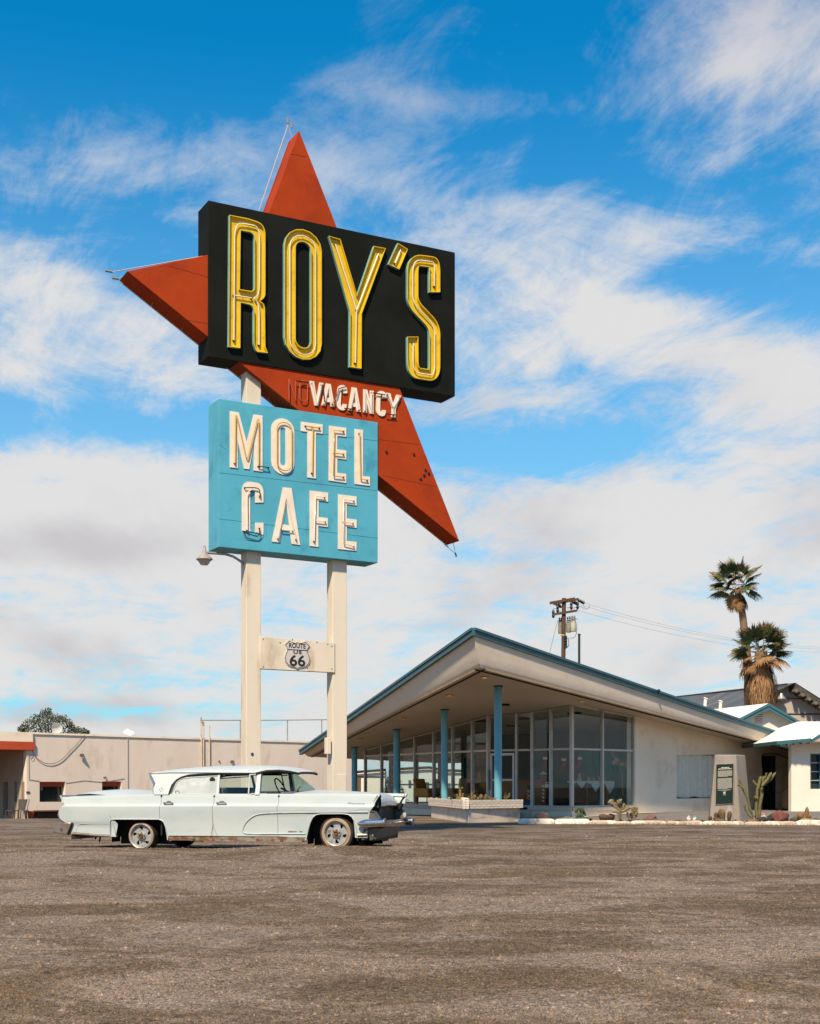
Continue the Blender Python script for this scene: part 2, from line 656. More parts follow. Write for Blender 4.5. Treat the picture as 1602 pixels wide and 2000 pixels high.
ASPH = M('apron_asphalt', (.165, .145, .13), .95, col2=(.135, .12, .11), vs=.9, bump=.4, bs=50, fine=.3, fs=35)
APRON = M('concrete_apron', (.40, .33, .26), .95, col2=(.33, .26, .2), vs=1.5, bump=.3, bs=40, fine=.15, fs=35)


# ------------------------------------------------------------------ ground
def ground_colour(nt, tc):
    """patches of fine brown dirt and pinkish grey gravel"""
    def nz(sc, scale, det=6, ro=.6, dist=0.0, rot=0.0):
        mp = nd(nt, 'ShaderNodeMapping')
        mp.inputs['Scale'].default_value = sc
        mp.inputs['Rotation'].default_value = (0, 0, R(rot))
        nt.links.new(tc.outputs['Object'], mp.inputs[0])
        n = nd(nt, 'ShaderNodeTexNoise')
        n.inputs['Scale'].default_value = scale
        n.inputs['Detail'].default_value = det
        n.inputs['Roughness'].default_value = ro
        n.inputs['Distortion'].default_value = dist
        nt.links.new(mp.outputs[0], n.inputs[0])
        return n.outputs[0]
    big = nz((.6, .75, 1), .75, 7, .60, 1.0, 12)
    tracks = nz((.35, .62, 1), 1.1, 6, .58, 1.0, 8)
    patch = nz((.9, .9, 1), 2.2, 6, .62, .8)
    sml = nz((1, 1, 1), 12, 6, .7)
    c = mixc(nt, smooth(nt, big, .42, .58), (.178, .142, .118), (.108, .081, .057))
    c = mixc(nt, mth(nt, 'MULTIPLY', smooth(nt, tracks, .48, .68), .62), c, (.066, .048, .032))
    c = mixc(nt, mth(nt, 'MULTIPLY', smooth(nt, patch, .52, .68), .65), c, (.200, .160, .136))
    c = mixc(nt, mth(nt, 'MULTIPLY', smooth(nt, sml, .48, .72), .28), c, (.056, .043, .031))
    return c, nz, sml


def ground_material():
    mt = bpy.data.materials.new('gravel_ground')
    mt.use_nodes = True
    nt = mt.node_tree
    b = nt.nodes['Principled BSDF']
    b.inputs['Roughness'].default_value = 0.95
    b.inputs['Specular IOR Level'].default_value = 0.1
    tc = nd(nt, 'ShaderNodeTexCoord')
    c, nz, sml = ground_colour(nt, tc)
    for sc, st in ((30, .75), (75, .65)):
        v = nd(nt, 'ShaderNodeTexVoronoi')
        v.inputs['Scale'].default_value = sc
        nt.links.new(tc.outputs['Object'], v.inputs['Vector'])
        sp = nd(nt, 'ShaderNodeSeparateColor')
        nt.links.new(v.outputs['Color'], sp.inputs[0])
        lum = mth(nt, 'ADD', mth(nt, 'MULTIPLY', sp.outputs[0], 1.3), .36)
        cm = nd(nt, 'ShaderNodeCombineXYZ')
        nt.links.new(lum, cm.inputs[0])
        nt.links.new(mth(nt, 'MULTIPLY', lum, mth(nt, 'ADD', mth(nt, 'MULTIPLY', sp.outputs[1], .12), .93)), cm.inputs[1])
        nt.links.new(mth(nt, 'MULTIPLY', lum, mth(nt, 'ADD', mth(nt, 'MULTIPLY', sp.outputs[1], .45), .76)), cm.inputs[2])
        c = mixc(nt, st, c, mixc(nt, 1.0, c, cm.outputs[0], 'MULTIPLY'))
    nt.links.new(c, b.inputs['Base Color'])
    v2 = nd(nt, 'ShaderNodeTexVoronoi')
    v2.inputs['Scale'].default_value = 46
    nt.links.new(tc.outputs['Object'], v2.inputs['Vector'])
    prev = None
    for (src, st, ds) in ((nz((1, 1, 1), 3.5, 6, .6), .45, .04), (sml, .5, .012), (v2.outputs['Distance'], -1.0, .014)):
        bp = nd(nt, 'ShaderNodeBump')
        bp.invert = st < 0
        bp.inputs['Strength'].default_value = abs(st)
        bp.inputs['Distance'].default_value = ds
        nt.links.new(src, bp.inputs['Height'])
        if prev:
            nt.links.new(prev.outputs[0], bp.inputs['Normal'])
        prev = bp
    nt.links.new(prev.outputs[0], b.inputs['Normal'])
    return mt


def pebble_material():
    """stones take the colour of the patch they lie on, each with a tone of its own (a per-stone attribute)"""
    mt = bpy.data.materials.new('pebbles')
    mt.use_nodes = True
    nt = mt.node_tree
    b = nt.nodes['Principled BSDF']
    b.inputs['Roughness'].default_value = 0.9
    b.inputs['Specular IOR Level'].default_value = 0.15
    tc = nd(nt, 'ShaderNodeTexCoord')
    c, nz, sml = ground_colour(nt, tc)
    at = nd(nt, 'ShaderNodeAttribute')
    at.attribute_name = 'tone'
    c = mixc(nt, 1.0, c, at.outputs['Color'], 'MULTIPLY')
    nt.links.new(c, b.inputs['Base Color'])
    return mt


def build_ground():
    ys = [-300, -120, -50, -20, -8, -2]
    y = 1.0
    while y < 26:
        ys.append(y)
        y += 0.055 + y * .0045
    while y < 90:
        ys.append(y)
        y += .8
    while y < 5000:
        ys.append(y)
        y *= 1.25
    ys.append(5200)
    xs = []
    x = 0.0
    st = .09
    while x < 3600:
        xs.append(x)
        x += st
        if x > 5:
            st *= 1.045
    xs = [-q for q in xs[:0:-1]] + xs
    vs_ = []
    for yy in ys:
        for xx in xs:
            z = G(xx, yy)
            if 0 < yy < 40 and abs(xx) < 25:
                w = 1.0 - sstep(30, 40, yy)
                z += w * (.018 * mnoise.noise((xx * .22, yy * .9, 0)) + .010 * mnoise.noise((xx * .9, yy * 2.1, 4)) + .006 * mnoise.noise((xx * 4, yy * 4, 9)))
            vs_.append((xx, yy, z))
    nx = len(xs)
    fs = []
    for j in range(len(ys) - 1):
        for i in range(nx - 1):
            a = j * nx + i
            fs.append((a, a + 1, a + nx + 1, a + nx))
    me = bpy.data.meshes.new('ground')
    me.from_pydata(vs_, [], fs)
    me.polygons.foreach_set('use_smooth', [True] * len(fs))
    me.materials.append(ground_material())
    o = bpy.data.objects.new('ground', me)
    COL.objects.link(o)
    o['kind'] = 'structure'


build_ground()


def build_hills():
    # unseen hills behind the camera, added so the lobby's glass reflects a dark band
    vs_, fs = [], []
    N, K = 160, 6
    for i in range(N + 1):
        a = math.pi + math.pi * (i / N)          # from -X round through -Y to +X
        a = math.pi * 1.0 + math.pi * i / N
        for k in range(K + 1):
            u = k / K
            r_ = 900 + 500 * u
            h = (70 + 60 * mnoise.noise((math.cos(a) * 3, math.sin(a) * 3, 2)) + 30 * mnoise.noise((math.cos(a) * 11, math.sin(a) * 11, 5))) * math.sin(u * math.pi * .5) ** 1.5
            h += 12 * mnoise.noise((math.cos(a) * 30, math.sin(a) * 30, u * 5)) * u
            h *= min(1, math.sin(math.pi * i / N) * 4)
            vs_.append((math.cos(a) * r_, math.sin(a) * r_ - 30, max(-.5, h) - .5))
    for i in range(N):
        for k in range(K):
            p = i * (K + 1) + k
            fs.append((p, p + K + 1, p + K + 2, p + 1))
    mb = MB()
    mb.add(vs_, fs)
    o = mb.build('hills', [M('desert_hill', (.085, .062, .045), .95, col2=(.055, .042, .032), vs=.01, vs3=.02, col3=(.11, .08, .055))], smooth=80)
    o['kind'] = 'structure'


build_hills()


def gz(xx, yy):
    z = G(xx, yy)
    if 0 < yy < 40 and abs(xx) < 25:
        w = 1.0 - sstep(30, 40, yy)
        z += w * (.018 * mnoise.noise((xx * .22, yy * .9, 0)) + .010 * mnoise.noise((xx * .9, yy * 2.1, 4)) + .006 * mnoise.noise((xx * 4, yy * 4, 9)))
    return z


def build_gravel():
    rs = np.random.RandomState(5)
    N = 560000
    u = rs.rand(N)
    Y = 5.3 * (30.0 / 5.3) ** (u ** 1.1)
    X = (rs.rand(N) * 2 - 1) * (Y * .325 + .4)
    # loose in drifts, thin elsewhere
    k = np.zeros(N)
    for (a, b, p, w) in ((.5, 1.9, .3, 1), (1.3, 3.1, 2.0, .8), (-.8, 2.4, 1.0, .8), (2.2, 5.1, 4.0, .6), (.25, 4.3, .5, .9), (3.9, 1.1, .7, .4)):
        k += w * np.sin(X * a + Y * b + p + 1.3 * np.sin(X * .7 + Y * .5 + p))
    keep = rs.rand(N) < np.clip(.62 + .16 * k, .22, 1.0)
    X, Y = X[keep], Y[keep]
    N = len(X)
    # ground height: the mound by the car plus the same relief as the sheet
    Z = np.array([gz(a, b) for a, b in zip(X[::1], Y[::1])])
    size = (.0022 + .0034 * rs.rand(N) ** 1.5 + .010 * rs.rand(N) ** 26) * (1 + .035 * np.maximum(0, Y - 8))
    base = np.array([(1, 0, -.2), (0, 1, -.2), (-1, 0, -.2), (0, -1, -.2), (0, 0, 1)], float)
    tri = np.array([(0, 1, 4), (1, 2, 4), (2, 3, 4), (3, 0, 4)])
    V = np.repeat(base[None], N, 0)
    V = V + (rs.rand(N, 5, 3) - .5) * np.array([.9, .9, .35])
    ang = rs.rand(N) * 6.28
    ca, sa = np.cos(ang)[:, None], np.sin(ang)[:, None]
    vx, vy, vz = V[..., 0] * (1 + rs.rand(N, 1) * .6), V[..., 1], V[..., 2] * (.7 + .5 * rs.rand(N, 1))
    V = np.stack([vx * ca - vy * sa, vx * sa + vy * ca, vz], -1) * size[:, None, None]
    V[..., 0] += X[:, None]
    V[..., 1] += Y[:, None]
    V[..., 2] += Z[:, None]
    faces = (tri[None] + (np.arange(N) * 5)[:, None, None]).reshape(-1, 3)
    me = bpy.data.meshes.new('gravel')
    me.vertices.add(N * 5)
    me.vertices.foreach_set('co', V.astype(np.float32).ravel())
    me.loops.add(N * 12)
    me.polygons.add(N * 4)
    me.loops.foreach_set('vertex_index', faces.astype(np.int32).ravel())
    me.polygons.foreach_set('loop_start', (np.arange(N * 4) * 3).astype(np.int32))
    me.update(calc_edges=True)
    tones = np.array([(1.0, 1.0, 1.0), (1.45, 1.38, 1.30), (.52, .56, .62), (1.5, 1.25, .95), (.75, .70, .62), (2.0, 1.95, 1.85), (1.15, .95, .85)])
    ti = rs.choice(7, N, p=[.24, .22, .17, .12, .16, .03, .06])
    tone = tones[ti] * (.8 + .4 * rs.rand(N, 1))
    col = np.ones((N, 5, 4), np.float32)
    col[:, :, :3] = tone[:, None, :]
    at = me.color_attributes.new('tone', 'FLOAT_COLOR', 'POINT')
    at.data.foreach_set('color', col.ravel())
    me.materials.append(pebble_material())
    o = bpy.data.objects.new('gravel', me)
    COL.objects.link(o)
    tag(o, 'loose brown and grey gravel scattered over the foreground lot', 'gravel', kind='stuff')


build_gravel()

# ------------------------------------------------------------------ the tall roadside sign
YAW = math.atan(F / 4780.0)
SP0 = ((580 - CX) / F * 28.6, 28.6)
SIGN = VP(SP0, (math.cos(YAW), math.sin(YAW)))


def SZ(pts, o=0.0):
    return [SIGN.sz(x, y, o) for x, y in pts]


z3 = lambda X, Y: (200 + X * .25993, 220 + Y * .26)
z4 = lambda X, Y: (500 + X * .3, 220 + Y * .3)
z5 = lambda X, Y: (380 + X * .33708, 720 + Y * .33708)
TH = 0.63


def ZL(zf, pts):
    return [zf(*p) for p in pts]


def neon(mb, pts, o, r=.012, m=0, rad=0, closed=False):
    """pts in photo pixels"""
    p2 = SZ(pts, o)
    if rad:
        p2 = fillet_path(p2, rad, 6)
    path = [SIGN.f(s, z, o) for s, z in p2]
    mb.tube(path, r, 6, m, closed=closed)
    return path


def build_sign():
    base = SIGN.at(580, 1640)
    rt = thing('roadside_sign', 'towering roadside sign with red arrow star, black board and blue board on two posts', 'sign', (base.x, base.y, 0))
    # red star: a concave four-cornered arrow in one slab, its face just behind the boards' faces
    st = SZ([(584.3, 254.5), (897.5, 1057), (248.6, 529.4), (502, 478)], -.03)
    mb = MB()
    mb.prism([st], SIGN.f, -TH + .03, -.03, 0)
    star = mb.build('star_panel', [ORANGE], rt, bevel=.006)
    sm = MB()
    # sheet seams on the star's face
    for a, b in (((406, 541), (330, 519)), ((406, 632), (362, 624)), ((566, 300), (598, 306)), ((740, 858), (818, 868)), ((745, 928), (850, 950))):
        sm.tube([SIGN.at(*a, o=-.029), SIGN.at(*b, o=-.029)], .004, 4)
    sm.build('sheet_seam', [M('red_seam', (.16, .03, .012), .8)], star, kind='stuff')
    bh = MB()
    for (x, y) in ((1112, 483), (1270, 496), (1338, 588), (1357, 608), (1330, 618), (1310, 640)):
        c = SIGN.at(*z5(x, y), o=-.03)
        bh.lathe([(.028, 0), (.03, .02), (.0, .025)], c, 8, rot=Matrix((SIGN.d, Vector((0, 0, 1)), -SIGN.n)).transposed())
    bh.build('bolt', [BKINS], star, kind='stuff')
    # edge neon runs with stand-offs and tip insulators
    en = MB()
    lo_a, lo_b = SIGN.f(*st[2], -.53), SIGN.f(*st[1], -.53)
    off = Vector((0, 0, -.05))
    en.tube([lo_a + off, lo_b + off], .010, 6)
    for k in range(1, 12):
        p = lo_a.lerp(lo_b, k / 12)
        en.tube([p + off, p + (SIGN.n * -.12) + Vector((0, 0, -.01))], .006, 4)
    tl, tr = SIGN.f(*st[2], -.35), SIGN.f(*st[3], -.35)
    up = Vector((0, 0, .05))
    en.tube([tl + up - SIGN.d * .22, tr + up], .010, 6)
    ta, tb = SIGN.f(*st[0], -.40), SIGN.f(*st[3], -.40)
    lf = SIGN.d * -.10 + Vector((0, 0, .03))
    en.tube([ta + lf + Vector((.0, 0, .22)), tb + lf], .010, 6)
    en.tube([ta + lf + Vector((.0, 0, .22)), ta], .006, 4)
    en.tube([tl + up - SIGN.d * .22, tl - SIGN.d * .12 - SIGN.n * -.0 + Vector((0, 0, -.08)), tl], .006, 4)
    tip = SIGN.f(*st[1], -.3)
    en.tube([tip, tip + SIGN.d * .05 + Vector((0, 0, -.24)), tip - SIGN.d * .25 + Vector((0, 0, -.05))], .008, 4)
    en.build('edge_tubing', [M('edge_tube', (.50, .40, .34), .3)], star)
    ins = MB()
    for c, dd in ((ta + lf + Vector((.0, 0, .26)), Vector((0, 0, .13))), (ta + lf + Vector((.09, 0, .16)), Vector((0, 0, .11))),
                  (tl + up - SIGN.d * .22, -SIGN.d * .14), (tl - SIGN.d * .08 + Vector((0, 0, -.07)), -SIGN.d * .14),
                  (tip + SIGN.d * .05 + Vector((0, 0, -.22)), SIGN.d * .03 + Vector((0, 0, -.1)))):
        ins.tube([c, c + dd], .022, 6)
    ins.build('insulator', [M('clay_insulator', (.25, .2, .14), .5)], star, kind='stuff')

    # black name board
    bb = SZ([(407, 391), (889, 493), (889, 774), (407, 696)])
    mb = MB()
    mb.prism([bb], SIGN.f, -TH, 0, 0)
    board = mb.build('name_board', [BLACK], rt, bevel=.008)

    RIM, FACE, WALL = .085, .022, .018
    mats = [YELLOW, AQUA]

    def channel(name, contours_px, tubes=(), o=RIM):
        """open tray letter: yellow face, teal outside walls; contours traced at the rim"""
        cs = [SZ(c, o) for c in contours_px]
        mb = MB()
        mb.prism(cs, SIGN.f, .002, FACE, 0, ms=0, back=False)
        for ci, c in enumerate(cs):
            n = len(c)
            area = sum(c[i][0] * c[(i + 1) % n][1] - c[(i + 1) % n][0] * c[i][1] for i in range(n))
            sgn = 1 if (area > 0) == (ci == 0) else -1   # towards the inside of the stroke
            inn = []
            for i in range(n):
                a, p, b = Vector(c[i - 1]), Vector(c[i]), Vector(c[(i + 1) % n])
                t1 = (p - a).normalized() if (p - a).length > 1e-6 else (b - p).normalized()
                t2 = (b - p).normalized() if (b - p).length > 1e-6 else t1
                t = (t1 + t2).normalized() if (t1 + t2).length > 1e-6 else t1
                nrm_ = Vector((-t.y, t.x)) * sgn
                inn.append(tuple(p + nrm_ * WALL))
            for i in range(n):
                j = (i + 1) % n
                A, B, a, b = c[i], c[j], inn[i], inn[j]
                mb.quad(SIGN.f(*A, .003), SIGN.f(*B, .003), SIGN.f(*B, RIM), SIGN.f(*A, RIM), 1)
                mb.quad(SIGN.f(*a, FACE - .01), SIGN.f(*b, FACE - .01), SIGN.f(*b, RIM), SIGN.f(*a, RIM), 0)
                mb.quad(SIGN.f(*A, RIM), SIGN.f(*B, RIM), SIGN.f(*b, RIM), SIGN.f(*a, RIM), 0)
        mb.build('letter', mats, board, recalc=False)
        for (pts, rad, closed) in tubes:
            tb_ = MB()
            path = neon(tb_, pts, .065, .014, 0, rad, closed)
            if not closed:
                for e in (path[0], path[-1]):
                    tb_.tube([e, e + SIGN.n * .05], [.022, .026], 6, 1)
            L = len(path)
            for k in range(0, L, max(1, L // 4)):
                tb_.tube([path[k], path[k] + SIGN.n * .045], .006, 4, 0)
            tb_.build('neon_tube', [TUBE_W, BKINS], board, smooth=60, recalc=False)

    # R
    outer = fillet(ZL(z3, [(955, 767), (1100, 793), (1226, 838), (1226, 1385), (1186, 1415), (1222, 1440), (1226, 1762), (1245, 1805), (1158, 1795), (1137, 1735), (1137, 1446), (1040, 1425), (1037, 1768), (948, 1757)]),
                   [0, 14, 22, 9, 1.5, 12, 3, 0, 4, 4, 11, 0, 0, 0], 7)
    hole = fillet(ZL(z3, [(1040, 882), (1142, 902), (1142, 1343), (1034, 1325)]), [1, 11, 9, 0], 6)
    channel('R', [outer, hole],
            [(ZL(z3, [(990, 1710), (996, 826), (1100, 838), (1182, 858), (1181, 1372), (1128, 1394), (1178, 1424), (1178, 1745)]), .30, False),
             (ZL(z3, [(990, 1372), (1060, 1383), (1122, 1393)]), 0, False)])

    def stadium(zf, c, hw, hh, slope, n=9, k=1.0):
        pts = []
        for i in range(2 * n):
            if i < n:
                a = math.pi * i / (n - 1)
                dx, dy = hw * math.cos(a), -(hh - hw * k) - hw * k * math.sin(a)
            else:
                a = math.pi * (i - n) / (n - 1)
                dx, dy = -hw * math.cos(a), (hh - hw * k) + hw * k * math.sin(a)
            x, y = c[0] + dx, c[1] + dy
            pts.append(zf(x, y + slope * dx))
        return pts
    channel('O', [stadium(z4, (307, 1182), 122, 424, .19), stadium(z4, (308, 1184), 49, 345, .19)],
            [(stadium(z4, (305, 1188), 84, 388, .18), 0, True)])
    yo = ZL(z4, [(475, 801), (551, 823), (660, 1188), (768, 867), (846, 882), (690, 1308), (688, 1666), (610, 1655), (612, 1292)])
    channel('Y', [yo], [(ZL(z4, [(515, 853), (655, 1285), (648, 1630)]), 0, False), (ZL(z4, [(798, 918), (657, 1285)]), 0, False)])
    channel('ap', [ZL(z4, [(925, 848), (990, 888), (935, 1020), (862, 985)])], [(ZL(z4, [(943, 892), (906, 980)]), 0, False)])
    sc = [(1165, 1168), (1165, 975), (1130, 968), (1022, 955), (1022, 1240), (1165, 1390), (1165, 1712), (1100, 1702), (1024, 1690), (1022, 1458)]
    sp_ = fillet_path(ZL(z4, sc), [0, 22, 5, 24, 16, 18, 22, 5, 22, 0], 7)
    channel('S', [stroke(sp_, 21.5)], [(fillet_path(ZL(z4, [(1163, 1130)] + sc[1:9] + [(1024, 1500)]), [0, 22, 5, 24, 16, 18, 22, 5, 22, 0], 7), 0, False)])

    # pale blue MOTEL CAFE board
    mbp = SZ([(427.5, 778.5), (738, 825), (738, 1099.5), (427.5, 1068)])
    mb = MB()
    mb.prism([mbp], SIGN.f, -TH + .004, .004, 0)
    blue = mb.build('motel_board', [LBLUE], rt, bevel=.008)
    sm = MB()
    for a, b in (((428, 923), (738, 958)), ((428, 1013), (738, 1051)), ((495, 800), (495, 842)), ((600, 1008), (600, 1034)), ((668, 868), (678, 877)),
                 ((428, 868), (442, 878)), ((520, 1024), (520, 1046)), ((560, 838), (738, 861))):
        sm.tube([SIGN.at(*a, o=.006), SIGN.at(*b, o=.006)], .0035, 4)
    sm.build('sheet_seam', [M('blue_seam', (.05, .25, .33), .8)], blue, kind='stuff')

    def flat(parent, name, contours_px, o=.022, mat=LETTER):
        cs = [SZ(c, o) for c in contours_px]
        mb = MB()
        mb.prism(cs, SIGN.f, .006, o, 0, back=False)
        return mb.build('letter', [mat], parent, bevel=0, recalc=False)
    flat(blue, 'M', [ZL(z5, [(205, 245), (257, 253), (303, 428), (343, 265), (395, 272), (395, 597), (343, 590), (346, 425), (318, 583), (287, 579), (250, 415), (252, 577), (205, 571)])])
    flat(blue, 'O', [stadium(z5, (512, 451), 67, 163, .14), stadium(z5, (513, 451), 15, 110, .14)])
    flat(blue, 'T', [ZL(z5, [(617, 307), (743, 323), (743, 377), (704, 372), (704, 637), (655, 630), (655, 366), (617, 361)])])
    flat(blue, 'E', [ZL(z5, [(780, 330), (880, 343), (880, 395), (828, 389), (828, 468), (880, 475), (880, 527), (828, 520), (828, 603), (880, 610), (880, 662), (778, 648)])])
    flat(blue, 'L', [ZL(z5, [(928, 349), (977, 355), (977, 622), (1017, 627), (1017, 679), (928, 668)])])
    cpath = fillet_path(ZL(z5, [(376, 776), (376, 688), (337, 682), (299, 677), (299, 963), (337, 969), (376, 975), (376, 893)]), [0, 13, 3, 13, 13, 3, 13, 0], 6)
    flat(blue, 'C', [stroke(cpath, 16.4)])
    flat(blue, 'A', [ZL(z5, [(513, 687), (563, 693), (613, 1022), (563, 1015), (553, 942), (505, 936), (496, 1008), (449, 1002)]), ZL(z5, [(534, 775), (549, 908), (513, 903)])])
    flat(blue, 'F', [ZL(z5, [(668, 706), (775, 719), (775, 771), (720, 764), (720, 860), (773, 866), (773, 918), (718, 911), (718, 1033), (668, 1027)])])
    flat(blue, 'E', [ZL(z5, [(833, 728), (940, 741), (940, 793), (883, 785), (883, 868), (940, 875), (940, 923), (883, 915), (883, 998), (940, 1004), (938, 1056), (832, 1045)])])
    ytubes = [([(235, 548), (238, 268), (245, 275), (300, 518), (308, 520), (364, 294), (373, 294), (372, 565)], .05, 0),
              ([(645, 332), (725, 343)], 0, 0), ([(686, 341), (682, 605)], 0, 0),
              ([(865, 362), (810, 356), (806, 622), (865, 628)], 0, 0), ([(810, 489), (865, 495)], 0, 0),
              ([(957, 378), (962, 638), (1003, 646)], 0, 0)]
    for pts, rad, cl in ytubes:
        t = MB()
        path = neon(t, ZL(z5, pts), .06, .012, 0, rad)
        for e in (path[0], path[-1]):
            t.tube([e, e + SIGN.n * .045], .020, 6, 1)
        t.build('neon_tube', [TUBE_Y, BKINS], blue, smooth=60, recalc=False)
    t = MB()
    neon(t, stadium(z5, (521, 450), 43, 140, .13), .06, .012, 0, 0, True)
    t.build('neon_tube', [TUBE_Y], blue, smooth=60, recalc=False)
    wt = [([(380, 742), (378, 695), (340, 688), (292, 690)], .12, 1), ([(378, 925), (375, 975), (335, 965), (292, 950)], .12, 1),
          ([(306, 935), (305, 715), (335, 700)], .1, 0), ([(485, 985), (528, 735), (590, 990)], 0, 0), ([(505, 932), (570, 938)], 0, 0),
          ([(755, 745), (702, 738), (694, 1000)], 0, 0), ([(702, 880), (760, 886)], 0, 0),
          ([(925, 765), (866, 757), (866, 1015), (925, 1030)], 0, 0), ([(866, 890), (920, 895)], 0, 0), ([(372, 565), (430, 573)], 0, 1)]
    for pts, rad, mi in wt:
        t = MB()
        path = neon(t, ZL(z5, pts), .06, .011, mi, rad)
        for e in (path[0], path[-1]):
            t.tube([e, e + SIGN.n * .045], .016, 6, 1)
        t.build('neon_tube', [TUBE_W, BKINS], blue, smooth=60, recalc=False)

    # VACANCY on the star
    oV = .002
    Wc = lambda pts: ZL(z5, pts)

    def vletter(contours):
        cs = [SZ(c, oV) for c in contours]
        mb = MB()
        mb.prism(cs, SIGN.f, -.028, oV, 0, back=False)
        mb.build('letter', [LETTER], star, recalc=False)
    vletter([Wc([(667, 70), (693, 74), (709, 168), (725, 80), (748, 83), (718, 215), (697, 212)])])
    vletter([Wc([(763, 85), (790, 89), (813, 221), (790, 218), (786, 195), (765, 192), (761, 215), (738, 211)]), Wc([(776, 122), (783, 170), (768, 168)])])
    vletter([stroke(fillet_path(Wc([(875, 142), (873, 108), (842, 104), (835, 222), (868, 234), (871, 205)]), [0, 6, 7, 7, 6, 0], 5), 7.6)])
    vletter([Wc([(913, 107), (940, 111), (965, 250), (941, 247), (936, 222), (916, 219), (912, 243), (892, 239)]), Wc([(927, 147), (934, 199), (919, 197)])])
    vletter([Wc([(980, 119), (1002, 122), (1018, 190), (1018, 126), (1039, 129), (1038, 262), (1016, 259), (1000, 195), (1000, 256), (979, 252)])])
    vletter([stroke(fillet_path(Wc([(1101, 172), (1100, 143), (1068, 138), (1064, 255), (1096, 268), (1099, 240)]), [0, 6, 7, 7, 6, 0], 5), 7.6)])
    vletter([Wc([(1110, 139), (1136, 143), (1152, 205), (1172, 150), (1199, 155), (1167, 232), (1165, 284), (1142, 281), (1145, 225)])])
    # dark block-out pieces and clear tubes over the letters
    dk = [[(741, 92), (755, 195)], [(800, 205), (825, 160), (838, 115), (878, 104)], [(960, 235), (958, 242)], [(1035, 140), (1105, 152)],
          [(1108, 262), (1165, 268)], [(868, 230), (912, 234)], [(660, 80), (590, 70)]]
    for pts in dk:
        t = MB()
        neon(t, Wc(pts), .035, .012, 0, 0)
        t.build('neon_tube', [BKINS], star, smooth=60, recalc=False)
    cl = [[(683, 85), (708, 205), (735, 95)], [(752, 205), (776, 95), (800, 205)], [(905, 235), (927, 118), (953, 240)],
          [(990, 245), (990, 132), (1028, 250), (1028, 138)], [(1122, 150), (1150, 222), (1188, 160)], [(1153, 225), (1153, 270)]]
    for pts in cl:
        t = MB()
        path = neon(t, Wc(pts), .035, .009, 0, 0)
        for e in (path[0], path[-1]):
            t.tube([e, e + SIGN.n * .04], .015, 6, 1)
        t.build('neon_tube', [TUBE_W, BKINS], star, smooth=60, recalc=False)
    for pts in ([(548, 180), (547, 60)], [(549, 62), (586, 183), (587, 72)]):
        t = MB()
        neon(t, Wc(pts), .02, .010, 0, 0)
        t.build('neon_tube', [TUBE_P], star, smooth=60, recalc=False)
    t = MB()
    neon(t, stadium(z5, (633, 130), 22, 60, .12), .02, .010, 0, 0, True)
    t.build('neon_tube', [TUBE_P], star, smooth=60, recalc=False)

    # posts and crossbar
    O = -.16
    for (xa, xb, y0, y1, nm) in ((481, 510, 700, 1700, 'post'), (650, 678, 1090, 1700, 'post')):
        a, b = SIGN.at(xa, 1300, O), SIGN.at(xb, 1300, O)
        d = .31
        zt = SIGN.at(xa, y0, O).z
        mb = MB()
        mb.hexa([Vector((p.x, p.y, -.3)) for p in (a, b, b + SIGN.n * d, a + SIGN.n * d)] + [Vector((p.x, p.y, zt)) for p in (a, b, b + SIGN.n * d, a + SIGN.n * d)])
        po = mb.build('post', [POLE], rt, bevel=.012)
        if xa > 600:
            jb = MB()
            c = SIGN.at(645, 1457, O - .05) - SIGN.d * .06
            jb.box(c, (.10, .14, .36), math.atan2(SIGN.d.y, SIGN.d.x))
            jb.build('junction_box', [POLE], po, bevel=.01)
            hp = MB()
            hp.prism([SZ([(651, 1513), (676, 1513), (676, 1552), (651, 1552)], O + .012)], SIGN.f, O, O + .012)
            hp.build('access_panel', [POLE], po, bevel=.003)
        else:
            hp = MB()
            c = SIGN.at(492.5, 1473, O)
            hp.lathe([(.03, 0), (.034, .012), (0, .014)], c, 12, rot=Matrix((SIGN.d, Vector((0, 0, 1)), -SIGN.n)).transposed())
            hp.build('sticker', [M('navy_sticker', (.03, .05, .15), .5)], po)
    cb = SZ([(508.5, 1243.5), (654, 1255), (654, 1313.5), (508.5, 1306)], O + .03)
    mb = MB()
    mb.prism([cb], SIGN.f, O - .14, O + .03, 0)
    bar = mb.build('crossbar', [POLE], rt, bevel=.006)
    fl = MB()
    for x, y in ((514, 1248), (514, 1302), (547, 1255), (619, 1254), (640, 1258), (648, 1262), (648, 1306), (571, 1249), (600, 1305)):
        fl.lathe([(.012, 0), (.012, .01), (0, .014)], SIGN.at(x, y, O + .03), 6, rot=Matrix((SIGN.d, Vector((0, 0, 1)), -SIGN.n)).transposed())
    fl.build('bolt', [M('rusty_bolt', (.16, .07, .03), .8)], bar, kind='stuff')
    # highway shield
    z6 = lambda X, Y: (380 + X * .23004, 1040 + Y * .23)
    half = [(873, 930), (850, 935), (825, 928), (805, 915), (780, 940), (768, 953), (785, 975), (789, 1000), (775, 1030), (766, 1065), (770, 1100), (790, 1128), (820, 1143), (850, 1148), (873, 1160)]
    full = half + [(1746 - x + 2, y + (873 - x) * -.06 * -1) for x, y in half[::-1][1:-1]]
    shp = [z6(x, y + (x - 873) * .04) for x, y in full]
    o1 = O + .05
    mb = MB()
    mb.prism([SZ(shp, o1)], SIGN.f, O + .032, o1, 0)
    sh = mb.build('highway_shield', [M('shield_white', (.52, .48, .46), .5, fine=.05), ], bar, bevel=0)
    cen = SIGN.at(*z6(874, 1045), o=o1)
    cs_, cz = SIGN.s(cen), cen.z
    c2 = SZ(shp, o1)
    k = .962
    ring_o = [((s - cs_) * k + cs_, (z - cz) * k + cz) for s, z in c2]
    k2 = .925
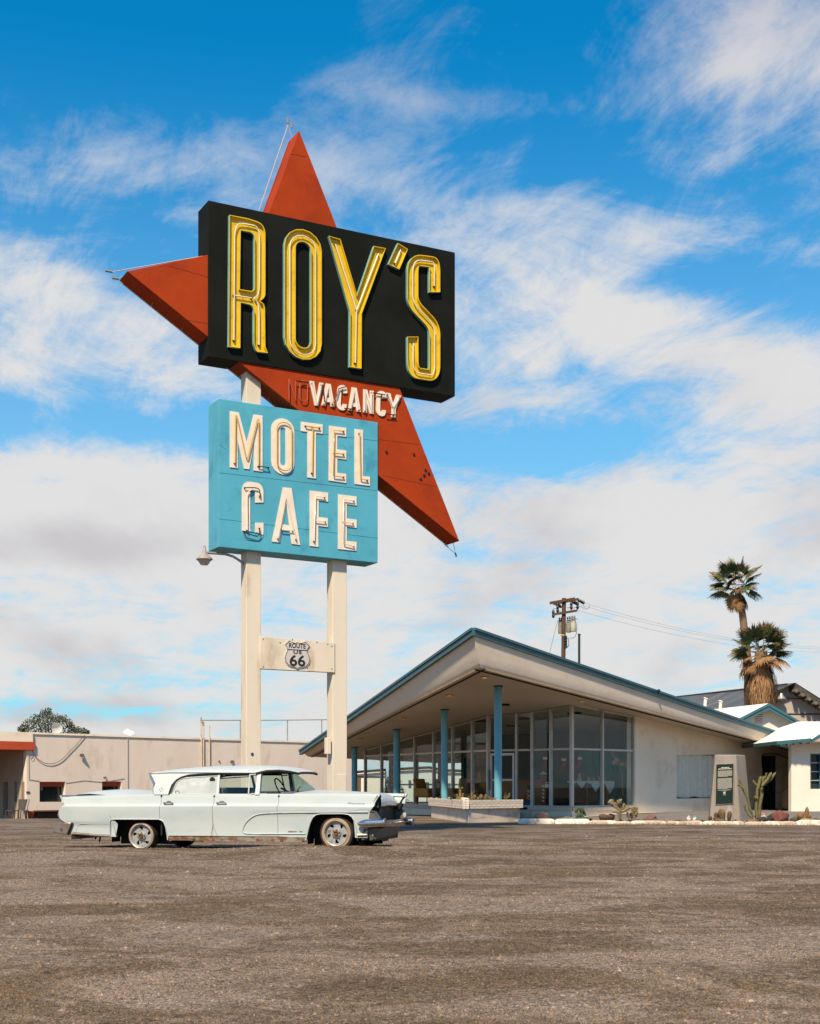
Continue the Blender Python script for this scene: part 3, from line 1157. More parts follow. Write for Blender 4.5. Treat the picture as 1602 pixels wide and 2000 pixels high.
    ring_i = [((s - cs_) * k2 + cs_, (z - cz) * k2 + cz) for s, z in c2]
    INK = M('sign_ink', (.012, .012, .012), .6)
    mb = MB()
    mb.prism([ring_o, ring_i[::-1]], SIGN.f, o1, o1 + .003, 0, back=False)
    lp = [z6(787, 990), z6(963, 999), z6(963, 1006), z6(787, 997)]
    mb.prism([SZ(lp, o1)], SIGN.f, o1, o1 + .0035, 0, back=False)
    mb.build('shield_outline', [INK], bar, recalc=False)
    pxm = (SIGN.at(600, 1280, O) - SIGN.at(599, 1280, O)).length
    for txt, (X, Y), w, h in (('ROUTE', (873, 962), 140, 40), ('US', (875, 1018), 70, 27), ('66', (874, 1088), 132, 92)):
        vv, ff = text_polys(txt, 1.0, bold=.02 if txt != 'US' else .03, spacing=1.15 if txt == 'US' else 1.0)
        xs_ = [p[0] for p in vv]
        ys_ = [p[1] for p in vv]
        W_, H_ = max(xs_) - min(xs_), max(ys_) - min(ys_)
        mx_, my_ = (max(xs_) + min(xs_)) / 2, (max(ys_) + min(ys_)) / 2
        cc = SIGN.at(*z6(X, Y), o=o1)
        s0 = SIGN.s(cc)
        kx, ky = w * .23 * pxm / W_, h * .23 * pxm * .95 / H_
        mb = MB()
        mb.add([SIGN.f(s0 + (x - mx_) * kx, cc.z + (y - my_) * ky - (x - mx_) * kx * .0, o1 + .005) for x, y in vv], ff)
        mb.build('lettering', [INK], bar, recalc=False)
    return rt


build_sign()


def build_lamp():
    c = SIGN.at(399, 1090, -.30)
    rt = thing('street_lamp', 'grey lantern lamp on a curved arm fixed to the left sign post', 'lamp', (c.x, c.y, c.z))
    z6 = lambda X, Y: SIGN.at(380 + X * .23004, 1040 + Y * .23, -.30)
    mb = MB()
    arm = [z6(430, 275), z6(385, 240), z6(330, 205), z6(265, 185), z6(190, 178), z6(110, 172)]
    mb.tube(arm, .028, 8)
    mb.build('arm', [STEEL], rt, smooth=50)
    s = (z6(150, 230) - z6(18, 230)).length / 132
    mb = MB()
    b0 = z6(84, 230)
    zz = lambda Y: (z6(84, Y).z - b0.z)
    mb.lathe([(8 * s, zz(112)), (10 * s, zz(130)), (13 * s, zz(138)), (20 * s, zz(180)), (34 * s, zz(190)), (66 * s, zz(222)), (67 * s, zz(230)), (60 * s, zz(236))], b0, 12)
    mb.build('lamp_hood', [M('lamp_grey', (.33, .30, .27), .6, col2=(.24, .2, .16), vs=8)], rt, smooth=30)
    mb = MB()
    mb.lathe([(58 * s, zz(233)), (30 * s, zz(276)), (0, zz(278))], b0, 8)
    mb.build('lamp_glass', [M('frosted_lamp_glass', (.42, .37, .33), .3)], rt, smooth=20)


build_lamp()

# ------------------------------------------------------------------ cafe lobby with the rising roof
CA = Vector((2.09, 40.0, 4.67))                  # lowest point of the prow


def cl(x, y):
    return CA.z + .0166 * (x - CA.x) - .1025 * (y - CA.y)


def cr(x, y):
    return CA.z - .0864 * (x - CA.x) - .041 * (y - CA.y)


def ceil_hit(px, py, left=True):
    gx, gy = (.0166, -.1025) if left else (-.0864, -.041)
    a, b = (px - CX) / F, (HY - py) / F
    # CH + b*Y = CA.z + gx*(a*Y-CA.x) + gy*(Y-CA.y)
    Y = (CA.z - gx * CA.x - gy * CA.y - CH) / (b - gx * a - gy)
    return U(px, py, Y)


FZ = .40                                          # interior floor / sill level


def ray_line(px, A, B):
    """plan point where the photo column px meets the plan line A-B"""
    a = (px - CX) / F
    dx, dy = B[0] - A[0], B[1] - A[1]
    t = (a * A[1] - A[0]) / (dx - a * dy)
    return (A[0] + t * dx, A[1] + t * dy)


def build_cafe():
    rt = thing('cafe_building', 'cream mid-century cafe lobby with glass walls under a soaring teal edged roof', 'building', (5.7, 47, 0))
    E = ceil_hit(602, 1478, True)
    B = ceil_hit(1546, 1464, False)
    Bx = CA.lerp(B, 1.13)
    rd = Vector((.51, .86, 0)).normalized()
    RB = CA + rd * 26.5
    RB.z = cl(RB.x, RB.y)
    BL = Vector((1.6, 64.0, 0)); BL.z = cl(BL.x, BL.y) + .05
    BR = Vector((20.2, 62.6, 0)); BR.z = cr(BR.x, BR.y)
    # ceiling
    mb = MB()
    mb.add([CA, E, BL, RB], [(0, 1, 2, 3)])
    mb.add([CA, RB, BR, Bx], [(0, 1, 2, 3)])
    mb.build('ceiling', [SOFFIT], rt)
    # fascia: outer lean from CA-E up to T0-TE
    T0 = Vector(((925 - CX) / F * 39.66, 39.66, CH + (HY - 1228) / F * 39.66))
    TE = U(586.5, 1466, 60.0)
    TB = T0.lerp(U(1540, 1438, 56.8), 1.145)
    def roofz(p, add=.34):
        return Vector((p.x, p.y, max(cl(p.x, p.y), cr(p.x, p.y)) * 1.0 + add))
    RBt = RB + Vector((0, 0, .5))
    BLt, BRt = BL + Vector((-.2, .3, .35)), BR + Vector((.2, .3, .35))
    mb = MB()
    dz = Vector((0, 0, -.10))
    rows = 4
    def band(a0, a1, b0, b1, n=24):
        """smooth stucco band, rounded into the soffit at its lower edge"""
        prof = [(0, 0), (.25, .0), (.6, .0), (.86, .0), (.96, .03), (1.0, .12)]
        vs_, fs = [], []
        outn = Vector(((a1 - a0).y, -(a1 - a0).x, 0)).normalized()
        if outn.y > 0:
            outn = -outn
        for i in range(n + 1):
            t = i / n
            top, bot = a0.lerp(a1, t), b0.lerp(b1, t)
            for (k, inn) in prof:
                p = top.lerp(bot, k) - outn * inn
                if k == 1.0:
                    p = bot - outn * inn + Vector((0, 0, -.0))
                vs_.append(p)
        m_ = len(prof)
        for i in range(n):
            for j in range(m_ - 1):
                fs.append((i * m_ + j, i * m_ + j + 1, (i + 1) * m_ + j + 1, (i + 1) * m_ + j))
        mb.add(vs_, fs)
    band(T0, TE, CA, E)
    band(T0, TB, CA, Bx)
    mb.add([TE, E, BL, BLt], [(0, 1, 2, 3)])
    mb.add([BLt, BL, RB, RBt], [(0, 1, 2, 3)])
    mb.add([RBt, RB, BR, BRt], [(0, 1, 2, 3)])
    mb.add([BRt, BR, Bx, TB], [(0, 1, 2, 3)])
    mb.build('fascia', [FASCIA], rt, smooth=50)
    mb = MB()
    mb.add([T0, TE, BLt, RBt, BRt, TB], [(0, 1, 2, 3), (0, 3, 4, 5)])
    mb.build('roof', [M('roof_gravel', (.4, .37, .33), .95, fine=.2)], rt)
    # dark tube standing for the shade of the groove inside the lower edge
    for a, b in ((CA, E), (CA, Bx)):
        d = (b - a).normalized()
        o_ = Vector((d.y, -d.x, 0)).normalized()
        if o_.y > 0:
            o_ = -o_
        mb = MB()
        mb.tube([a - o_ * .17 + Vector((0, 0, -.012)), b - o_ * .17 + Vector((0, 0, -.012))], .03, 6)
        mb.build('groove_shade', [DARK], rt)
    # two-step teal trim
    for a, b in ((T0, TE), (T0, TB)):
        d = (b - a)
        o_ = Vector((d.y, -d.x, 0)).normalized()
        if o_.y > 0:
            o_ = -o_
        mb = MB()
        for (z0, z1, w) in ((-.20, -.05, .045), (-.048, .03, .085)):
            p = [a + Vector((0, 0, z0)), b + Vector((0, 0, z0))]
            q = [a + Vector((0, 0, z1)), b + Vector((0, 0, z1))]
            mb.hexa([p[0] + o_ * w, p[1] + o_ * w, p[1] - o_ * .1, p[0] - o_ * .1, q[0] + o_ * w, q[1] + o_ * w, q[1] - o_ * .1, q[0] - o_ * .1])
        mb.build('roof_trim', [TEAL], rt)
    mb = MB()
    c = (T0.lerp(TB, .43))
    mb.blob(c + Vector((.05, -.15, .0)), (.07, .05, .07), 1, .1, 1)
    mb.build('trim_vent', [DARK], rt)

    # columns
    for px, py, r in ((973, 1340, .125), (868.5, 1386, .123), (775, 1425, .127), (692.5, 1460, .125)):
        p = ceil_hit(px, py)
        mb = MB()
        z0 = G(p.x, p.y) - .1
        mb.lathe([(r, z0), (r, p.z - .02)], (p.x, p.y, 0), 20)
        mb.lathe([(r + .03, p.z - .035), (r + .03, p.z + .05)], (p.x, p.y, 0), 20, m=1)
        mb.build('column', [TEAL_L, TEAL], rt, smooth=40)
    # downlights
    DL = M('downlight', (.8, .5, .2), .5, emit=(1.0, .42, .08), estr=1.6)
    for px, py, lf in ((947, 1323, 1), (878, 1358, 1), (789, 1402.5, 1), (704, 1443, 1), (1137, 1369, 0)):
        p = ceil_hit(px, py, bool(lf))
        mb = MB()
        mb.lathe([(.13, -.025), (.13, .02)], p, 16, m=0, cap=False)
        mb.lathe([(.115, -.012), (0, -.010)], p, 16, m=1, cap=False)
        mb.build('downlight', [M('downlight_rim', (.4, .3, .2), .5), DL], rt, recalc=False)
    p = ceil_hit(987, 1377)
    mb = MB(); mb.box(p, (.28, .5, .04)); mb.build('ceiling_vent', [DARK], rt)

    # glass walls: plan points
    P0 = ceil_hit(714, 1464)
    P1 = (2.875, 49.2)
    P2 = (4.44, 48.35)
    P3 = (5.71, 47.0)
    P4 = (8.28, 49.4)
    P0 = (P0.x, P0.y)
    wings = [([714, 746, 779, 811, 848, 885, 923.5, 954], P0, P1, 1),
             ([954, 1009.4, 1040], P1, P2, 1),
             ([1040, 1076.5, 1117], P2, P3, 1),
             ([1117, 1176, 1237], P3, P4, 0)]
    TZ = 2.46
    allpts = []
    for wi, (pxs, A, Bp, lf) in enumerate(wings):
        pl = [ray_line(px, A, Bp) for px in pxs]
        cz_ = cl if lf else cr
        A2, B2 = Vector((*pl[0], 0)), Vector((*pl[-1], 0))
        d = (B2 - A2).normalized()
        ang = math.atan2(d.y, d.x)
        n = Vector((-d.y, d.x, 0))
        for i, p in enumerate(pl):
            if i == 0 and wi > 0:
                continue
            w = .085 if pxs[i] not in (1117, 954, 1040) else .11
            mb = MB()
            zt = cz_(*p) + .01
            mb.box((p[0], p[1], (FZ - .02 + zt) / 2), (w, .13, zt - FZ + .02), ang)
            mb.build('mullion', [ALU], rt, bevel=.006)
        for i in range(len(pl) - 1):
            a, b = Vector((*pl[i], 0)), Vector((*pl[i + 1], 0))
            za, zb = cz_(*pl[i]), cz_(*pl[i + 1])
            door = (wi == 1 and i == 0)
            mb = MB()
            mb.wallbox(a + n * -.03, b + n * -.03, TZ - .035, TZ + .035, .06)
            mb.build('transom', [ALU], rt)
            # lower and upper panes with real thickness
            def pane(z0a, z0b, z1a, z1b, inset=.0):
                mb = MB()
                q = n * .012
                mb.hexa([a + Vector((0, 0, z0a)) , b + Vector((0, 0, z0b)), b + Vector((0, 0, z0b)) + q, a + Vector((0, 0, z0a)) + q,
                         a + Vector((0, 0, z1a)), b + Vector((0, 0, z1b)), b + Vector((0, 0, z1b)) + q, a + Vector((0, 0, z1a)) + q])
                mb.build('glass_pane', [GLASS], rt)
            pane(TZ, TZ, za, zb)
            # head rail under the soffit
            mb = MB()
            mb.tube([a + Vector((0, 0, za - .03)), b + Vector((0, 0, zb - .03))], .035, 4)
            mb.build('head_rail', [ALU], rt)
            if not door:
                pane(FZ, FZ, TZ, TZ)
                mb = MB()
                mb.wallbox(a + n * -.05, b + n * -.05, FZ - .02, FZ + .05, .09)
                mb.build('sill_rail', [ALU], rt)
            else:
                mb = MB()
                dz0, dz1 = .30, TZ - .10
                ai, bi = a + d * .08, b - d * .08
                for (p, q, z0, z1) in ((ai, ai + d * .075, dz0, dz1), (bi - d * .075, bi, dz0, dz1), (ai + d * .075, bi - d * .075, dz1 - .09, dz1), (ai + d * .075, bi - d * .075, dz0, dz0 + .16), (ai + d * .075, bi - d * .075, 1.34, 1.41)):
                    mb.wallbox(p - n * .04, q - n * .04, z0, z1, .07)
                fr = mb.build('door', [M('white_metal', (.66, .64, .60), .4)], rt)
                mb = MB()
                mb.wallbox(ai + d * .09, bi - d * .09, dz0 + .16, dz1 - .09, .012)
                mb.build('door_glass', [GLASS], fr)
                mb = MB()
                h = ai + d * .03 - n * .10
                mb.tube([h + Vector((0, 0, 1.0)), h + Vector((0, 0, 1.75))], .02, 6)
                mb.build('door_handle', [DARK], fr)
                mb = MB()
                for k, (z, w, hh) in enumerate(((2.0, .10, .12), (1.86, .09, .10), (1.7, .11, .10), (1.55, .08, .10))):
                    c = ai + d * .22 - n * .005
                    mb.box((c.x, c.y, z - .1), (w, .004, hh), ang)
                mb.build('door_sticker', [LETTER], fr, kind='stuff')
        # low plinth wall below the sills
        a, b = A2, B2
        if wi != 1:
            mb = MB()
            mb.wallbox(a - n * .12 - d * .1, b - n * .12 + d * .1, -.5, FZ - .02, .5)
            mb.wallbox(a - n * .16 - d * .1, b - n * .16 + d * .1, FZ - .13, FZ - .018, .5, m=1)
            mb.build('plinth', [STUCCO_W, CONC], rt)
        else:
            mb = MB()
            mb.wallbox(a - n * .3, b - n * .3, -.4, .29, .8)
            mb.build('door_step', [CONC], rt)
    # left end glass and back walls
    PE = (2.5, 62.2)
    A2, B2 = Vector((*P0, 0)), Vector((*PE, 0))
    d = (B2 - A2).normalized()
    n = Vector((-d.y, d.x, 0))
    ang = math.atan2(d.y, d.x)
    NB = 4
    for i in range(NB + 1):
        p = A2.lerp(B2, i / NB)
        if i > 0:
            mb = MB()
            mb.box((p.x, p.y, 1.5), (.12, .2, 2.6), ang)
            mb.build('mullion', [TEAL], rt)
        if i < NB:
            q = A2.lerp(B2, (i + 1) / NB)
            mb = MB()
            mb.wallbox(p, q, FZ, min(cl(p.x, p.y), cl(q.x, q.y)), .012)
            mb.build('glass_pane', [GLASS], rt)
            mb = MB()
            mb.wallbox(p, q, .1, FZ + .05, .15)
            mb.build('plinth', [STUCCO_W], rt)
    mb = MB()
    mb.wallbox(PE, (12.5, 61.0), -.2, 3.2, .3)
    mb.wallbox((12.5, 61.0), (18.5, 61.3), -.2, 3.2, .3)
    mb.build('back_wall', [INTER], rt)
    mb = MB()
    fl = [P0, P1, P2, P3, P4, (9.2, 50.7), (12.5, 60.9), PE]
    tri = tessellate_polygon([[Vector((p[0], p[1], 0)) for p in fl]])
    mb.add([Vector((p[0], p[1], FZ - .015)) for p in fl], tri)
    mb.build('floor', [FLOOR], rt)
    # solid right wall with a curtained window and a dark doorway
    Rp, Wp = P4, (15.2, 57.5)
    W = VP(Rp, (Wp[0] - Rp[0], Wp[1] - Rp[1]))
    def wz(px):
        v = W.at(px, 1500)
        return W.s(v), cr(v.x, v.y) + .02
    s0, s1 = 0.02, wz(1590)[0]
    out = [(s0, -.15), (s1, -.15), (s1, wz(1590)[1]), (s0, cr(*Rp) + .02)]
    wh = [W.sz(*p) for p in ((1322, 1560), (1400, 1559), (1400, 1474), (1322, 1475.5))]
    dh_ = [W.sz(*p) for p in ((1488.5, 1583), (1526.5, 1583), (1526.5, 1476.5), (1488.5, 1478))]
    dh_[0] = (dh_[0][0], -.149); dh_[1] = (dh_[1][0], -.149)
    dl, dr, dt = dh_[0][0], dh_[1][0], dh_[2][1]
    topz = lambda s: cr(*(W.p + W.d * s).to_2d()) + .02
    mb = MB()
    pieces = [[(s0, -.15), (dl, -.15), (dl, topz(dl)), (s0, topz(s0))], [(dl, dt), (dr, dt), (dr, topz(dr)), (dl, topz(dl))], [(dr, -.15), (s1, -.15), (s1, topz(s1)), (dr, topz(dr))]]
    mb.prism([pieces[0], wh], W.f, -.28, 0)
    mb.prism([pieces[1]], W.f, -.28, 0)
    mb.prism([pieces[2]], W.f, -.28, 0)
    wall = mb.build('wall', [STUCCO_W], rt)
    # dark sheet set back in the doorway, standing for the shade inside
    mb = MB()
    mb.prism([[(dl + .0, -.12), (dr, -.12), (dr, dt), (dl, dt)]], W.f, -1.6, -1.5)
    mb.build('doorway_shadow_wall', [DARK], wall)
    mb = MB()
    fr = .05
    for p in ([(dl - fr, -.1), (dl, -.1), (dl, dt), (dl - fr, dt)], [(dr, -.1), (dr + fr, -.1), (dr + fr, dt), (dr, dt)], [(dl - fr, dt), (dr + fr, dt), (dr + fr, dt + fr * 1.4), (dl - fr, dt + fr * 1.4)]):
        mb.prism([p], W.f, -.05, .015)
    mb.build('door_frame', [STUCCO_W], rt)
    # curtain folds in the window
    mb = MB()
    n_ = 90
    ss = [wh[0][0] + (wh[1][0] - wh[0][0]) * i / n_ for i in range(n_ + 1)]
    zb, zt = wh[0][1], wh[2][1]
    vs_, fs = [], []
    for i, s in enumerate(ss):
        t = i / n_
        for j in range(7):
            h = j / 6
            fold = (.060 * math.sin(t * 41 + .8 * math.sin(t * 9) + h * 1.2) + .025 * math.sin(t * 97 + h * 2.0)) * (1 - .25 * h)
            sag = .05 * math.sin(t * 13 + 1) * (1 - h) ** 2
            lean = -.05 * (1 - h) * math.sin(t * 3)
            vs_.append(W.f(s + lean, zb + .03 + sag + (zt - zb - .05) * h, -.12 + fold))
    for i in range(n_):
        for j in range(6):
            a = i * 7 + j
            fs.append((a, a + 7, a + 8, a + 1))
    mb.add(vs_, fs)
    mb.build('curtain', [M('grey_curtain', (.86, .78, .67), .9, col2=(.78, .70, .59), vs=5)], rt, smooth=80, recalc=False)
    mb = MB()
    mb.prism([[(wh[0][0] + .01, zb + .01), (wh[1][0] - .01, zb + .01), (wh[1][0] - .01, zt - .01), (wh[0][0] + .01, zt - .01)]], W.f, -.27, -.26)
    mb.build('window_backing', [DARK], rt)
    mb = MB()
    fw = .035
    a0, a1 = wh[0][0], wh[1][0]
    for p in ([(a0, zb), (a1, zb), (a1, zb + fw), (a0, zb + fw)], [(a0, zt - fw), (a1, zt - fw), (a1, zt), (a0, zt)], [(a0, zb + fw), (a0 + fw, zb + fw), (a0 + fw, zt - fw), (a0, zt - fw)]):
        mb.prism([p], W.f, -.06, -.02)
    mb.build('window_frame', [M('bronze_frame', (.12, .10, .08), .5)], rt)
    mb = MB()
    mb.prism([[(a0 + fw, zb + fw), (a1, zb + fw), (a1, zt - fw), (a0 + fw, zt - fw)]], W.f, -.045, -.04)
    mb.build('glass_pane', [WGLASS], rt)
    # loose cables round the doorway
    for pts, r in (([(1489, 1500), (1488, 1478), (1491, 1473), (1500, 1472.5), (1520, 1473.5), (1534, 1479), (1545, 1482)], .018),
                   ([(1507, 1480), (1508, 1500), (1507, 1525), (1512, 1543), (1520, 1549), (1530, 1545), (1538, 1536)], .010),
                   ([(1490, 1536), (1497, 1532), (1502, 1540), (1496, 1546), (1492, 1538), (1510, 1560), (1534, 1582)], .008),
                   ([(1500, 1503), (1520, 1500), (1545, 1489)], .008),
                   ([(1175, 1330), (1250, 1395), (1330, 1440), (1430, 1462), (1520, 1478)], .006)):
        pts = pts
        mb = MB()
        P = [W.at(x, y, .06 if len(pts) > 3 else .1) for x, y in pts]
        if pts[0][0] == 1175:
            continue
        mb.tube([Vector(q) for q in fillet_path([tuple(v) for v in P], .3, 4)], r, 5)
        mb.build('loose_cable', [DARK if r > .012 else M('pale_cable', (.3, .25, .18), .7)], rt)
    # interior partitions: dark behind the door, warm panelling low down
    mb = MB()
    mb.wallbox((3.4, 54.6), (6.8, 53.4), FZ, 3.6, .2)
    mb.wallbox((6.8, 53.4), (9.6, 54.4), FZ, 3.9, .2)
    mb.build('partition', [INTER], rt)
    # ceiling fixtures inside
    for px, py in ((1122, 1393), (1002, 1418), (940, 1408), (1020, 1404)):
        p = ceil_hit(px, py)
        mb = MB()
        mb.box(p + Vector((0, 0, -.01)), (.5, .6, .03))
        mb.build('ceiling_vent', [DARK], rt)
    return rt


build_cafe()


# ------------------------------------------------------------------ brick planter in front of the lobby
def build_planter():
    K0, KR, KL = Vector((1.705, 41.0, 0)), Vector((3.66, 43.05, 0)), Vector((.68, 49.0, 0))
    rt = thing('planter', 'white painted brick planter round the blue columns with plants on top', 'planter', (2.2, 43, 0))
    back = KR + (KL - K0)
    mb = MB()
    bx = [K0 + Vector((.10, .16, 0)), KR + Vector((-.1, .1, 0)), back, KL + Vector((.1, -.02, 0))]
    mb.hexa([Vector((p.x, p.y, -.2)) for p in bx] + [Vector((p.x, p.y, .435)) for p in bx])
    pl = mb.build('plinth', [CONC], rt, bevel=.02)
    mb = MB()
    for (a, b) in (((952, 1596), (925, 1599)), ((925, 1599), (912, 1594)), ((912, 1594), (903 + 20, 1589)), ((1000, 1589), (985, 1594)), ((985, 1594), (960, 1592)), ((1012, 1584), (1000, 1589))):
        PP = VP(bx[0], (bx[1] - bx[0]))
        mb.tube([PP.at(*a, o=.001), PP.at(*b, o=.001)], .0022, 4)
    mb.build('crack', [DARK], rt, kind='stuff')
    # courses
    zc0, zc1 = .437, .715
    courses = 4
    h = (zc1 - zc0) / courses
    proto = {}

    def brick(a, d, nrm, L, z, k, drop=0.0):
        key = (round(L, 3), k % 3)
        if key not in proto:
            mb = MB()
            r = random.Random(k)
            j = lambda: r.uniform(-.003, .003)
            t, dd = h - .007, .12
            mb.hexa([(0, j(), 0), (L, j(), 0), (L, dd, 0), (0, dd, 0), (0, j(), t), (L, j(), t + j()), (L, dd, t), (0, dd, t)])
            o = mb.build('brick', [BRICK], rt, local=True, bevel=0)
            proto[key] = o
        else:
            o = proto[key].copy()
            COL.objects.link(o)
            o.parent = rt
        ang = math.atan2(d.y, d.x)
        # local +y of the brick is 90 degrees left of d; must point inward
        o.location = (a.x - rt.location.x, a.y - rt.location.y, z + drop)
        o.rotation_euler = (0, 0, ang)
        return o
    rr = random.Random(3)
    for (a0, b0) in ((K0, KR), (KL, K0)):
        d = (b0 - a0)
        Ltot = d.length
        d = d.normalized()
        nb = max(1, round(Ltot / .235))
        Lb = Ltot / nb
        nL = Vector((-d.y, d.x, 0))
        for c in range(courses):
            off = (c % 2) * .5
            i = 0
            x = 0.0
            k = 0
            while x < Ltot - .01:
                L = Lb * (.5 if (x == 0 and c % 2) else 1.0)
                L = min(L, Ltot - x)
                p = a0 + d * x - nL * rr.uniform(0, .008)
                brick(p, d, nL, L - .009, zc0 + c * h, int(k * 3 + c), 0)
                x += L
                k += 1
    mb = MB()
    ins = [K0 + Vector((.03, .10, 0)), KR + Vector((-.05, .06, 0)), back, KL + Vector((.06, 0, 0))]
    mb.hexa([Vector((p.x, p.y, .436)) for p in ins] + [Vector((p.x, p.y, zc1 - .03)) for p in ins])
    mb.build('soil', [M('planter_soil', (.10, .075, .055), .95, bump=.6, bs=40, fine=.3)], rt)
    return zc1 - .03


PZ = build_planter()


# ------------------------------------------------------------------ terrain details by the cafe
def strip_sheet(name, left, right, mat, lift, n=40, m=6):
    """sheet following the ground between two plan polylines of equal length"""
    vs_, fs = [], []
    for i in range(n + 1):
        t = i / n
        a = Vector(left[0]).lerp(Vector(left[1]), t) if len(left) == 2 else None
        b = Vector(right[0]).lerp(Vector(right[1]), t)
        for j in range(m + 1):
            p = a.lerp(b, j / m)
            vs_.append((p.x, p.y, gz(p.x, p.y) + lift))
    for i in range(n):
        for j in range(m):
            k = i * (m + 1) + j
            fs.append((k, k + 1, k + m + 2, k + m + 1))
    mb = MB()
    mb.add(vs_, fs)
    o = mb.build(name, [mat], smooth=60)
    o['kind'] = 'structure'
    return o


strip_sheet('forecourt', [(3.9, 42.2), (24, 41.2)], [(5.4, 48.0), (24, 62)], ASPH, .012, 50, 16)
strip_sheet('concrete_apron', [(2.6, 43.9), (9.3, 48.7)], [(4.2, 49.4), (9.0, 50.4)], APRON, .03, 30, 8)
KA, KB = (3.27, 40.35), (13.2, 38.3)
strip_sheet('planting_bed', [(3.3, 40.5), (14.6, 38.25)], [(4.0, 42.3), (14.6, 41.5)], M('bed_soil', (.16, .12, .09), .95, col2=(.11, .085, .065), vs=3, bump=.8, bs=20, fine=.3, fs=30), .055, 40, 6)


def build_kerb():
    rt = thing('kerb', 'worn white painted kerb edging the cactus bed, chipped and broken', 'kerb', (KA[0], KA[1], 0))
    a, b = Vector((*KA, 0)), Vector((*KB, 0))
    b = a + (b - a) * 1.12
    L = (b - a).length
    d = (b - a).normalized()
    n = Vector((-d.y, d.x, 0))
    KW = M('kerb_paint', (.74, .68, .60), .85, col2=(.62, .54, .45), vs=4, col3=(.33, .25, .18), vs3=2.6, bump=.6, bs=25, fine=.15, fs=40)
    KD = M('kerb_chipped', (.66, .59, .50), .9, col2=(.42, .33, .25), vs=2.2, vlo=.42, vhi=.52, col3=(.25, .19, .14), vs3=3.5, bump=.8, bs=20, fine=.2, fs=40)
    x = 0
    k = 0
    r = random.Random(4)
    while x < L:
        seg = r.uniform(1.0, 1.5)
        worn = k > 1 and k < 7
        nn = 16
        vs_, fs = [], []
        hmax = .155 if not worn else .11
        prof = [(-.02, -.15), (-.005, .04), (.0, .10), (.03, .145), (.10, .155), (.18, .15), (.22, .10), (.22, -.15)]
        for i in range(nn + 1):
            t = i / nn
            e = 1 - .35 * (1 - min(1, min(t, 1 - t) * 9)) ** 2
            p = a + d * (x + (seg - .012) * t)
            q = mnoise.noise((p.x * 2.3, p.y * 2.3, k)) if worn else mnoise.noise((p.x, p.y, k)) * .25
            for (yy, zz) in prof:
                z = zz * e * (hmax / .155)
                if zz > .02:
                    z += q * .03
                    yy = yy + mnoise.noise((p.x * 4, zz * 9, k)) * (.025 if worn else .008)
                vs_.append(p + n * yy + Vector((0, 0, z)))
        m_ = len(prof)
        for i in range(nn):
            for j in range(m_ - 1):
                fs.append((i * m_ + j, (i + 1) * m_ + j, (i + 1) * m_ + j + 1, i * m_ + j + 1))
        fs.append(tuple(range(m_))); fs.append(tuple(nn * m_ + j for j in range(m_))[::-1])
        mb = MB()
        mb.add(vs_, fs)
        mb.build('kerb_stone', [KD if worn else KW], rt, smooth=45)
        x += seg
        k += 1


build_kerb()


